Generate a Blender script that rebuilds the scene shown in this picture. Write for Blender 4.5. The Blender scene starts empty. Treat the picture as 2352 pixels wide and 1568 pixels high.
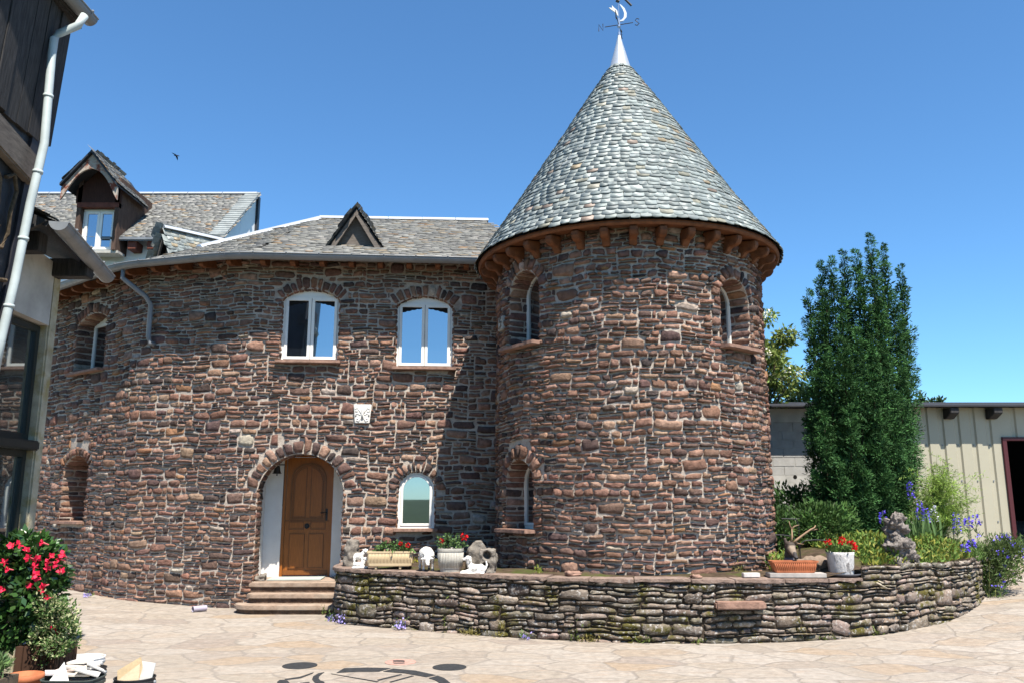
import bpy, bmesh, math, random
import numpy as np
from mathutils import Vector, Matrix, noise as mnoise
from mathutils.geometry import delaunay_2d_cdt

random.seed(7); rng = np.random.default_rng(11)
R = math.radians
scene = bpy.context.scene
COL = scene.collection

# ------------------------------------------------------------------ camera, world, sun, exposure
PITCH, CAMH, LENS, SENS = R(11.0), 1.9, 18.0, 22.2
cam_d = bpy.data.cameras.new("camera"); cam = bpy.data.objects.new("camera", cam_d); COL.objects.link(cam)
cam_d.lens = LENS; cam_d.sensor_width = SENS; cam_d.sensor_fit = 'HORIZONTAL'
cam_d.clip_start = 0.05; cam_d.clip_end = 5000
cam.location = (0, 0, CAMH); cam.rotation_euler = (R(90) + PITCH, 0, 0)
scene.camera = cam

SUN_EL = R(62.5); SUN_H = Vector((math.sin(R(25)), -math.cos(R(25)), 0))          # horizontal direction towards the sun
to_sun = Vector((SUN_H.x * math.cos(SUN_EL), SUN_H.y * math.cos(SUN_EL), math.sin(SUN_EL)))
world = bpy.data.worlds.new("World"); scene.world = world; world.use_nodes = True
wn = world.node_tree.nodes; wl = world.node_tree.links
bg = wn['Background']; sky = wn.new('ShaderNodeTexSky'); sky.sky_type = 'NISHITA'; sky.sun_disc = False
sky.sun_elevation = SUN_EL; sky.sun_rotation = math.atan2(SUN_H.x, SUN_H.y)
sky.altitude = 900; sky.air_density = 1.0; sky.dust_density = 0.15; sky.ozone_density = 2.5
tint = wn.new('ShaderNodeMix'); tint.data_type = 'RGBA'; tint.blend_type = 'MULTIPLY'; tint.inputs['Factor'].default_value = 1
tint.inputs['B'].default_value = (.90, 1.40, 1.68, 1)                    # deep clean summer blue
wl.new(sky.outputs[0], tint.inputs['A']); wl.new(tint.outputs['Result'], bg.inputs['Color']); bg.inputs['Strength'].default_value = 0.057
sun_d = bpy.data.lights.new("sun", 'SUN'); sun = bpy.data.objects.new("sun", sun_d); COL.objects.link(sun)
sun_d.energy = 5.0; sun_d.angle = R(0.5); sun_d.color = (1.0, 0.935, 0.84)
sun.rotation_euler = (-to_sun).to_track_quat('-Z', 'Y').to_euler(); sun.location = to_sun * 60
vs = scene.view_settings
vs.view_transform = 'Standard'; vs.look = 'None'; vs.exposure = 1.20; vs.gamma = 1.0; vs.use_curve_mapping = False
scene.cycles.max_bounces = 6; scene.cycles.diffuse_bounces = 2

# ------------------------------------------------------------------ photograph geometry -> metres (u,v in a 2352 px wide frame)
FPX, CX, CY = LENS / SENS * 2352, 1176, 784
cP, sP = math.cos(PITCH), math.sin(PITCH)
def ray(u, v):
    x = (u - CX) / FPX; y = (CY - v) / FPX
    return Vector((x, cP - y * sP, sP + y * cP))
def atY(u, v, Y):
    d = ray(u, v); t = Y / d.y
    return Vector((d.x * t, Y, CAMH + d.z * t))
def atZ(u, v, z):
    d = ray(u, v); t = (z - CAMH) / d.z
    return Vector((d.x * t, d.y * t, z))
def atX(u, v, X):
    d = ray(u, v); t = X / d.x
    return Vector((X, d.y * t, CAMH + d.z * t))
def gz(x, y):
    """height of the courtyard: flat, with a drive climbing to the right and back"""
    s = (x - 4) * .6 + (y - 12) * .8 - .5
    r = .085 * (math.log1p(math.exp(min(s * 2, 40))) / 2) if s < 20 else .085 * s
    l = max(0.0, -x - 5.5)
    return r * (1 / (1 + math.exp(-(x - 2.0) * 1.5))) + .04 * min(l, 4)
def atG(u, v):
    z = 0
    for _ in range(12):
        p = atZ(u, v, z); z = z * .4 + gz(p.x, p.y) * .6
    return Vector((p.x, p.y, z))

# ------------------------------------------------------------------ materials
DIM = .8                                                                # lowers most base colours under a higher exposure, so shade fills in less
WHITES = ('white window paint', 'white render', 'white roughcast', 'white painted concrete', 'pale gable panel', 'white bucket plastic', 'painted downpipe', 'petal', 'leaf', 'yew needles', 'glossy leaf')
def mk(name, col=None, rough=.8, spec=.3, metal=0.0, n1=None, mixes=(), bump=(), stretch=None, coat=0.0, transl=0.0):
    m = bpy.data.materials.new(name); m.use_nodes = True
    nt = m.node_tree; nd = nt.nodes; ln = nt.links
    b = nd['Principled BSDF']
    b.inputs['Roughness'].default_value = rough; b.inputs['Metallic'].default_value = metal
    b.inputs['Specular IOR Level'].default_value = spec; b.inputs['Coat Weight'].default_value = coat
    tc = nd.new('ShaderNodeTexCoord'); vec = tc.outputs['Object']
    if stretch:
        mp = nd.new('ShaderNodeMapping'); mp.inputs['Scale'].default_value = stretch
        ln.new(vec, mp.inputs['Vector']); vec = mp.outputs[0]
    def nz(scale, detail=4, rg=.6):
        n = nd.new('ShaderNodeTexNoise'); n.inputs['Scale'].default_value = scale
        n.inputs['Detail'].default_value = detail; n.inputs['Roughness'].default_value = rg
        ln.new(vec, n.inputs['Vector']); return n.outputs['Fac']
    if col is None:
        a = nd.new('ShaderNodeAttribute'); a.attribute_name = 'Col'; c = a.outputs['Color']
    else:
        rgb = nd.new('ShaderNodeRGB'); rgb.outputs[0].default_value = (*col, 1); c = rgb.outputs[0]
    k = 1.0 if name in WHITES else DIM
    if n1:
        f = nz(n1[0]); mr = nd.new('ShaderNodeMapRange')
        mr.inputs['From Min'].default_value = .3; mr.inputs['From Max'].default_value = .7
        mr.inputs['To Min'].default_value = (1 - n1[1]) * k; mr.inputs['To Max'].default_value = (1 + n1[1]) * k
        ln.new(f, mr.inputs['Value'])
        mu = nd.new('ShaderNodeVectorMath'); mu.operation = 'SCALE'
        ln.new(c, mu.inputs[0]); ln.new(mr.outputs[0], mu.inputs['Scale']); c = mu.outputs[0]
    for mc, sc, lo, hi, *amt in mixes:
        f = nz(sc, 5, .65); mr = nd.new('ShaderNodeMapRange')
        mr.inputs['From Min'].default_value = lo; mr.inputs['From Max'].default_value = hi
        mr.inputs['To Max'].default_value = amt[0] if amt else 1.0
        ln.new(f, mr.inputs['Value'])
        mx = nd.new('ShaderNodeMix'); mx.data_type = 'RGBA'
        ln.new(mr.outputs[0], mx.inputs['Factor']); ln.new(c, mx.inputs['A']); mx.inputs['B'].default_value = (mc[0] * k, mc[1] * k, mc[2] * k, 1)
        c = mx.outputs['Result']
    ln.new(c, b.inputs['Base Color'])
    nrm = None
    for sc, st, dist in bump:
        f = nz(sc, 6, .65); bm = nd.new('ShaderNodeBump'); bm.inputs['Strength'].default_value = st
        bm.inputs['Distance'].default_value = dist; ln.new(f, bm.inputs['Height'])
        if nrm: ln.new(nrm, bm.inputs['Normal'])
        nrm = bm.outputs[0]
    if nrm: ln.new(nrm, b.inputs['Normal'])
    if transl > 0:
        tr = nd.new('ShaderNodeBsdfTranslucent'); ln.new(c, tr.inputs['Color'])
        ms = nd.new('ShaderNodeMixShader'); ms.inputs[0].default_value = transl
        ln.new(b.outputs[0], ms.inputs[1]); ln.new(tr.outputs[0], ms.inputs[2])
        ln.new(ms.outputs[0], nd['Material Output'].inputs['Surface'])
    return m

def glazing(name, refl=.45, tint=(.9, .95, 1), body=(.01, .012, .015)):
    m = bpy.data.materials.new(name); m.use_nodes = True
    nt = m.node_tree; nd = nt.nodes; ln = nt.links
    b = nd['Principled BSDF']; b.inputs['Base Color'].default_value = (*body, 1); b.inputs['Roughness'].default_value = .1
    g = nd.new('ShaderNodeBsdfGlossy'); g.inputs['Color'].default_value = (*tint, 1); g.inputs['Roughness'].default_value = .015
    ms = nd.new('ShaderNodeMixShader'); ms.inputs[0].default_value = refl
    ln.new(b.outputs[0], ms.inputs[1]); ln.new(g.outputs[0], ms.inputs[2])
    ln.new(ms.outputs[0], nd['Material Output'].inputs['Surface'])
    return m

def paving_mat():
    m = bpy.data.materials.new('crazy paving'); m.use_nodes = True
    nt = m.node_tree; nd = nt.nodes; ln = nt.links; b = nd['Principled BSDF']
    b.inputs['Roughness'].default_value = .75; b.inputs['Specular IOR Level'].default_value = .25
    tc = nd.new('ShaderNodeTexCoord')
    n0 = nd.new('ShaderNodeTexNoise'); n0.inputs['Scale'].default_value = 2.2; n0.inputs['Detail'].default_value = 3
    ln.new(tc.outputs['Object'], n0.inputs['Vector'])
    sub = nd.new('ShaderNodeVectorMath'); sub.operation = 'SUBTRACT'; sub.inputs[1].default_value = (.5, .5, .5)
    ln.new(n0.outputs['Color'], sub.inputs[0])
    ma = nd.new('ShaderNodeVectorMath'); ma.operation = 'MULTIPLY_ADD'; ma.inputs[1].default_value = (.32, .32, 0)
    ln.new(sub.outputs[0], ma.inputs[0]); ln.new(tc.outputs['Object'], ma.inputs[2])
    mp = nd.new('ShaderNodeMapping'); mp.inputs['Scale'].default_value = (1.45, 2.1, 0); mp.inputs['Rotation'].default_value = (0, 0, .25)
    ln.new(ma.outputs[0], mp.inputs['Vector'])
    def vor(feat):
        v = nd.new('ShaderNodeTexVoronoi'); v.voronoi_dimensions = '2D'; v.feature = feat; v.inputs['Scale'].default_value = 1.0
        ln.new(mp.outputs[0], v.inputs['Vector']); return v
    vc = vor('F1'); ve = vor('DISTANCE_TO_EDGE')
    sx = nd.new('ShaderNodeSeparateColor'); ln.new(vc.outputs['Color'], sx.inputs[0])
    cr = nd.new('ShaderNodeValToRGB'); e = cr.color_ramp; e.interpolation = 'CONSTANT'
    cols = [(0, (.50, .435, .355)), (.14, (.56, .49, .41)), (.28, (.44, .375, .31)), (.38, (.58, .52, .45)), (.52, (.50, .40, .30)),
            (.60, (.54, .475, .40)), (.72, (.46, .40, .345)), (.80, (.52, .385, .255)), (.86, (.60, .545, .48)), (.94, (.42, .35, .30))]
    e.elements[0].color = (*cols[0][1], 1)
    e.elements[1].position = cols[1][0]; e.elements[1].color = (*cols[1][1], 1)
    for p_, c_ in cols[2:]:
        el = e.elements.new(p_); el.color = (*c_, 1)
    e_mean = np.mean([c_[1] for c_ in cols], 0)
    for el in e.elements: el.color = (*(np.array(el.color[:3]) * .68 + e_mean * .32), 1)
    ln.new(sx.outputs[0], cr.inputs[0])
    # streaky bedding colour inside each flag
    mp2 = nd.new('ShaderNodeMapping'); mp2.inputs['Scale'].default_value = (1.6, 7, 1); mp2.inputs['Rotation'].default_value = (0, 0, .2)
    ln.new(ma.outputs[0], mp2.inputs['Vector'])
    n2 = nd.new('ShaderNodeTexNoise'); n2.inputs['Scale'].default_value = 1.5; n2.inputs['Detail'].default_value = 6; n2.inputs['Roughness'].default_value = .65
    ln.new(mp2.outputs[0], n2.inputs['Vector'])
    r2 = nd.new('ShaderNodeMapRange'); r2.inputs['From Min'].default_value = .5; r2.inputs['From Max'].default_value = .68; r2.inputs['To Max'].default_value = .62
    ln.new(n2.outputs['Fac'], r2.inputs['Value'])
    mx = nd.new('ShaderNodeMix'); mx.data_type = 'RGBA'; mx.inputs['B'].default_value = (.57, .43, .315, 1)
    ln.new(r2.outputs[0], mx.inputs['Factor']); ln.new(cr.outputs[0], mx.inputs['A'])
    n3 = nd.new('ShaderNodeTexNoise'); n3.inputs['Scale'].default_value = 9; n3.inputs['Detail'].default_value = 7; n3.inputs['Roughness'].default_value = .7
    ln.new(tc.outputs['Object'], n3.inputs['Vector'])
    r3 = nd.new('ShaderNodeMapRange'); r3.inputs['From Min'].default_value = .3; r3.inputs['From Max'].default_value = .7; r3.inputs['To Min'].default_value = .72; r3.inputs['To Max'].default_value = 1.2
    ln.new(n3.outputs['Fac'], r3.inputs['Value'])
    n5 = nd.new('ShaderNodeTexNoise'); n5.inputs['Scale'].default_value = 3.4; n5.inputs['Detail'].default_value = 8; n5.inputs['Roughness'].default_value = .72
    ln.new(mp2.outputs[0], n5.inputs['Vector'])
    r5 = nd.new('ShaderNodeMapRange'); r5.inputs['From Min'].default_value = .52; r5.inputs['From Max'].default_value = .66; r5.inputs['To Max'].default_value = .6
    ln.new(n5.outputs['Fac'], r5.inputs['Value'])
    m5 = nd.new('ShaderNodeMix'); m5.data_type = 'RGBA'; m5.inputs['B'].default_value = (.68, .61, .53, 1)
    ln.new(r5.outputs[0], m5.inputs['Factor']); ln.new(mx.outputs['Result'], m5.inputs['A'])
    r6 = nd.new('ShaderNodeMapRange'); r6.inputs['From Min'].default_value = .46; r6.inputs['From Max'].default_value = .34; r6.inputs['To Max'].default_value = .55
    ln.new(n5.outputs['Fac'], r6.inputs['Value'])
    m6 = nd.new('ShaderNodeMix'); m6.data_type = 'RGBA'; m6.inputs['B'].default_value = (.36, .30, .25, 1)
    ln.new(r6.outputs[0], m6.inputs['Factor']); ln.new(m5.outputs['Result'], m6.inputs['A']); mx = m6
    sc = nd.new('ShaderNodeVectorMath'); sc.operation = 'SCALE'; ln.new(mx.outputs['Result'], sc.inputs[0]); ln.new(r3.outputs[0], sc.inputs['Scale'])
    rj = nd.new('ShaderNodeMapRange'); rj.inputs['From Min'].default_value = .012; rj.inputs['From Max'].default_value = .045
    rj.inputs['To Min'].default_value = .75; rj.inputs['To Max'].default_value = 0
    ln.new(ve.outputs['Distance'], rj.inputs['Value'])
    mj = nd.new('ShaderNodeMix'); mj.data_type = 'RGBA'; mj.inputs['B'].default_value = (.37, .325, .28, 1)
    ln.new(rj.outputs[0], mj.inputs['Factor']); ln.new(sc.outputs[0], mj.inputs['A'])
    # worn dusty patches of concrete towards the drive
    n4 = nd.new('ShaderNodeTexNoise'); n4.inputs['Scale'].default_value = .35; n4.inputs['Detail'].default_value = 4
    ln.new(tc.outputs['Object'], n4.inputs['Vector'])
    r4 = nd.new('ShaderNodeMapRange'); r4.inputs['From Min'].default_value = .48; r4.inputs['From Max'].default_value = .7; r4.inputs['To Max'].default_value = .45
    ln.new(n4.outputs['Fac'], r4.inputs['Value'])
    m4 = nd.new('ShaderNodeMix'); m4.data_type = 'RGBA'; m4.inputs['B'].default_value = (.46, .41, .355, 1)
    ln.new(r4.outputs[0], m4.inputs['Factor']); ln.new(mj.outputs['Result'], m4.inputs['A'])
    dk = nd.new('ShaderNodeVectorMath'); dk.operation = 'SCALE'; dk.inputs['Scale'].default_value = .515
    ln.new(m4.outputs['Result'], dk.inputs[0]); ln.new(dk.outputs[0], b.inputs['Base Color'])
    ad = nd.new('ShaderNodeMath'); ad.operation = 'MULTIPLY_ADD'; ad.inputs[1].default_value = -1.2
    ln.new(rj.outputs[0], ad.inputs[0]); ln.new(n3.outputs['Fac'], ad.inputs[2])
    bm = nd.new('ShaderNodeBump'); bm.inputs['Strength'].default_value = .5; bm.inputs['Distance'].default_value = .02
    ln.new(ad.outputs[0], bm.inputs['Height']); ln.new(bm.outputs[0], b.inputs['Normal'])
    return m

M = {}
M['stone'] = mk('rubble stone', None, .9, .15, n1=(14, .38), mixes=[((.07, .05, .048), 3.5, .58, .74, .6), ((.26, .165, .115), 6, .57, .7, .45), ((.42, .39, .35), 7, .68, .76, .7), ((.36, .21, .06), 4.5, .70, .745, .7)], bump=[(22, .7, .035), (95, .55, .008)])
M['mortar'] = mk('pale mortar', (.49, .425, .36), .95, .1, n1=(20, .2), mixes=[((.22, .17, .14), 2, .5, .7, .6)], bump=[(40, .8, .02)])
M['ret_stone'] = mk('lichened stone', None, .92, .12, n1=(16, .4), mixes=[((.05, .04, .03), 4, .52, .68, .6), ((.09, .08, .012), 2.2, .53, .61, .9), ((.50, .48, .45), 22, .555, .62, .75)], bump=[(24, .8, .03), (90, .6, .008)])
M['joint'] = mk('dark joint soil', (.075, .058, .042), .95, .1, n1=(14, .4), bump=[(30, .8, .02)])
M['slate'] = mk('slate', None, .55, .32, n1=(9, .22), mixes=[((.30, .24, .15), 3, .62, .75, .4)], bump=[(35, .35, .006)])
M['old_slate'] = mk('weathered slate', None, .62, .4, n1=(9, .3), mixes=[((.17, .13, .08), 3, .62, .74, .4)], bump=[(35, .5, .008)])
M['zinc'] = mk('zinc', (.30, .32, .345), .42, .5, metal=.55, n1=(5, .15))
M['zinc_light'] = mk('bright zinc', (.60, .63, .66), .36, .5, metal=.5, n1=(4, .08))
M['gutter'] = mk('grey gutter', (.21, .225, .24), .45, .45, n1=(4, .15))
M['wood'] = mk('varnished eave timber', (.165, .060, .022), .75, .35, n1=(10, .35), bump=[(30, .3, .004)], stretch=(1, 1, 1))
M['door'] = mk('oak door', (.34, .112, .016), .4, .45, n1=(7, .22), stretch=(9, 9, .8), bump=[(12, .15, .003)])
M['door_dark'] = mk('oak moulding', (.21, .075, .014), .42, .45, n1=(7, .2), stretch=(9, 9, .8))
M['white'] = mk('white window paint', (.72, .71, .66), .4, .4, n1=(3, .05))
M['glass'] = glazing('window glass', .42)
M['vglass'] = glazing('veranda glass', .30, (.8, .9, .95), (.02, .028, .028))
M['plaster'] = mk('white roughcast', (.66, .65, .63), .95, .1, n1=(3, .06), bump=[(60, .6, .012)])
M['render'] = mk('white render', (.76, .76, .75), .95, .1, n1=(2, .05), bump=[(50, .3, .01)])
M['sill'] = mk('sandstone sill', (.30, .185, .14), .9, .15, n1=(12, .3), bump=[(30, .6, .012)])
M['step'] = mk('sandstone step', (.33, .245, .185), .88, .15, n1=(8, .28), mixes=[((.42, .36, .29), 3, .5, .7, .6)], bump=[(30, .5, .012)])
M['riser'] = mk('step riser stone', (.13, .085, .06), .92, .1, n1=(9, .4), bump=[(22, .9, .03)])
M['coping'] = mk('coping slab', (.26, .19, .155), .92, .12, n1=(9, .35), mixes=[((.46, .43, .39), 12, .60, .70, .6), ((.05, .045, .015), 3, .6, .72, .6)], bump=[(24, .8, .025)])
M['black'] = mk('black iron', (.012, .012, .013), .45, .4)
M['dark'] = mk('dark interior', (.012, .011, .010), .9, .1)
M['oldwood'] = mk('weathered board', (.045, .043, .043), .85, .25, n1=(6, .5), stretch=(8, 8, .7), bump=[(10, .5, .01)])
M['slateclad'] = mk('dark slate cladding', (.022, .026, .032), .5, .45, n1=(6, .4), bump=[(10, .5, .02)])
M['greywood'] = mk('grey timber', (.16, .135, .115), .85, .2, n1=(8, .3), stretch=(1, 1, 6), bump=[(12, .4, .006)])
M['redwood'] = mk('red brown timber', (.14, .045, .028), .7, .25, n1=(8, .3), bump=[(12, .3, .005)])
M['pillar'] = mk('concrete pillar', (.46, .42, .31), .92, .15, n1=(5, .25), mixes=[((.32, .24, .06), 4, .50, .66, .7), ((.12, .12, .11), 6, .62, .75, .5)], bump=[(40, .6, .01)])
M['frame'] = mk('dark metal frame', (.018, .022, .02), .4, .45)
M['pipe'] = mk('painted downpipe', (.36, .405, .40), .4, .45, n1=(5, .12))
M['paving'] = paving_mat()
M['soil'] = mk('garden soil', (.085, .06, .04), .95, .1, n1=(6, .4), mixes=[((.07, .09, .02), 2, .5, .65, .8)], bump=[(14, .9, .04)])
M['roofedge'] = mk('dark shed roof sheet', (.035, .035, .038), .85, .15, n1=(3, .2))
M['earth'] = mk('meadow ground', (.09, .10, .045), .95, .1, n1=(.05, .3))
M['leaf'] = mk('leaf', None, .6, .2, transl=.22)
M['needle'] = mk('yew needles', None, .7, .12, transl=.12)
M['gleaf'] = mk('glossy leaf', None, .28, .55, transl=.12)
M['petal'] = mk('petal', None, .6, .2, transl=.25)
M['yewbark'] = mk('yew bark', (.03, .024, .016), .95, .1)
M['bark'] = mk('bark', (.09, .065, .045), .95, .1, n1=(14, .4), bump=[(20, .9, .03)], stretch=(1, 1, .3))
M['clad'] = mk('cream steel cladding', (.43, .40, .30), .5, .4, n1=(.8, .06))
M['block'] = mk('concrete block', (.40, .39, .37), .95, .1, n1=(5, .12), bump=[(60, .5, .008)])
M['cement'] = mk('cement render', (.50, .485, .45), .95, .1, n1=(2.5, .2), mixes=[((.22, .20, .16), 1.6, .52, .7, .7)], bump=[(40, .3, .006)])
M['redsteel'] = mk('red steel frame', (.06, .010, .012), .5, .4)
M['gypsum'] = mk('white painted concrete', (.60, .58, .54), .75, .2, n1=(14, .14), bump=[(45, .5, .008)])
M['hoof_grey'] = mk('grey hoof paint', (.15, .14, .14), .8, .2)  # one even grey for the sheep's hooves
M['cream'] = mk('cream plastic', (.60, .47, .29), .5, .35, n1=(3, .08))
M['terracotta'] = mk('terracotta', (.44, .145, .065), .7, .2, n1=(8, .22))
M['whitepot'] = mk('weathered white concrete', (.48, .46, .41), .9, .15, n1=(5, .2), mixes=[((.24, .23, .2), 5, .52, .7, .7)], bump=[(40, .5, .008)])
M['birch'] = mk('birch bark pot', (.66, .64, .62), .85, .2, n1=(8, .15), mixes=[((.18, .16, .15), 10, .54, .64, .75)], bump=[(24, .9, .02)], stretch=(1.6, 1.6, .6))
M['greystone'] = mk('grey worked stone', (.22, .195, .165), .92, .12, n1=(10, .35), mixes=[((.36, .34, .31), 14, .6, .7, .6)], bump=[(26, .8, .02)])
M['tufa'] = mk('tufa', (.30, .265, .24), .95, .08, n1=(9, .4), mixes=[((.06, .05, .045), 7, .52, .66, .75)], bump=[(14, 1.0, .08), (50, .7, .02)])
M['log'] = mk('old log', (.24, .18, .135), .9, .15, n1=(8, .3), bump=[(18, .7, .02)])
M['plank'] = mk('silvered plank', (.42, .39, .36), .85, .2, n1=(8, .2), bump=[(20, .4, .005)])
M['saucer'] = mk('dark grey plastic', (.075, .075, .085), .5, .35)
M['stag'] = mk('painted stag resin', None, .7, .25, n1=(14, .2), bump=[(40, .4, .006)])
M['antler'] = mk('antler', (.30, .195, .115), .6, .3, n1=(10, .25))
M['bucketw'] = mk('white bucket plastic', (.74, .73, .70), .45, .35, n1=(8, .1))
M['bucketd'] = mk('dark bucket plastic', (.03, .03, .033), .5, .35, n1=(10, .5))
M['tub'] = mk('grey green tub', (.06, .075, .07), .5, .35, n1=(8, .3))
M['rubble'] = mk('pale tile rubble', None, .85, .2, n1=(12, .15), bump=[(40, .5, .006)])
M['mortar_mud'] = mk('dried mortar', (.58, .50, .41), .95, .1, n1=(10, .2), bump=[(24, .8, .02)])
M['slats'] = mk('dark slatted wood', (.07, .036, .022), .8, .2, n1=(8, .3), bump=[(20, .5, .006)], stretch=(1, 1, .3))
M['trough'] = mk('brown wooden trough', (.13, .10, .07), .85, .2, n1=(8, .3), bump=[(20, .5, .006)], stretch=(.3, 1, 1))
M['inlay'] = mk('black inlay stone', (.035, .037, .04), .6, .3, n1=(20, .35))
M['inlay_pink'] = mk('pink inlay stone', (.45, .27, .22), .7, .3, n1=(20, .2))
M['plasticpipe'] = mk('grey plastic pipe', (.33, .30, .37), .45, .4)
M['bird'] = mk('dark feathers', (.015, .015, .02), .7, .2)
M['copper'] = mk('dark brass', (.06, .05, .04), .4, .5, metal=.6)
M['chrome'] = mk('polished steel', (.62, .63, .64), .25, .5, metal=.9)
M['hill'] = mk('hill woodland', (.035, .06, .03), .95, .1, n1=(.02, .3))
M['brick'] = mk('white brick', (.62, .58, .55), .9, .15, n1=(14, .15))
M['cable'] = mk('grey hose', (.34, .29, .22), .7, .2)

# ------------------------------------------------------------------ objects
def root_off(o):
    v = Vector((0, 0, 0))
    while o is not None:
        v += o.location; o = o.parent
    return v
def props(o, label=None, cat=None, group=None, kind=None):
    if label: o['label'] = label
    if cat: o['category'] = cat
    if group: o['group'] = group
    if kind: o['kind'] = kind
    return o
def thing(name, label, cat, loc=(0, 0, 0), group=None):
    o = bpy.data.objects.new(name, None); COL.objects.link(o); o.location = loc; o.empty_display_size = .2
    return props(o, label, cat, group)
def link_mesh(name, me, mats, parent=None, smooth=False):
    for m in (mats if isinstance(mats, (list, tuple)) else [mats]): me.materials.append(m)
    o = bpy.data.objects.new(name, me); COL.objects.link(o)
    if parent is not None: o.parent = parent
    if smooth: me.polygons.foreach_set('use_smooth', np.ones(len(me.polygons), bool))
    return o
def np_mesh(name, V, F, mats, parent=None, cols=None, mi=None, smooth=False, loc=None):
    """V (n,3) world positions, F list of int arrays (k, corners)"""
    V = np.asarray(V, float)
    off = root_off(parent) if parent is not None else (Vector(loc) if loc is not None else Vector((0, 0, 0)))
    V = V - np.array(off)
    me = bpy.data.meshes.new(name)
    F = [np.asarray(f, np.int32) for f in F if len(f)]
    idx = np.concatenate([f.ravel() for f in F]); tot = np.concatenate([np.full(len(f), f.shape[1], np.int32) for f in F])
    st = np.concatenate([[0], np.cumsum(tot)[:-1]]).astype(np.int32)
    me.vertices.add(len(V)); me.vertices.foreach_set('co', V.ravel())
    me.loops.add(len(idx)); me.loops.foreach_set('vertex_index', idx)
    me.polygons.add(len(tot)); me.polygons.foreach_set('loop_start', st); me.polygons.foreach_set('loop_total', tot)
    if mi is not None: me.polygons.foreach_set('material_index', np.asarray(mi, np.int32))
    me.update(calc_edges=True)
    if cols is not None:
        a = me.color_attributes.new('Col', 'FLOAT_COLOR', 'POINT')
        a.data.foreach_set('color', np.concatenate([np.asarray(cols, float), np.ones((len(V), 1))], 1).ravel())
    o = link_mesh(name, me, mats, parent, smooth)
    if loc is not None and parent is None: o.location = loc
    return o
ID = lambda x, y, z: (x, y, z)
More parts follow.
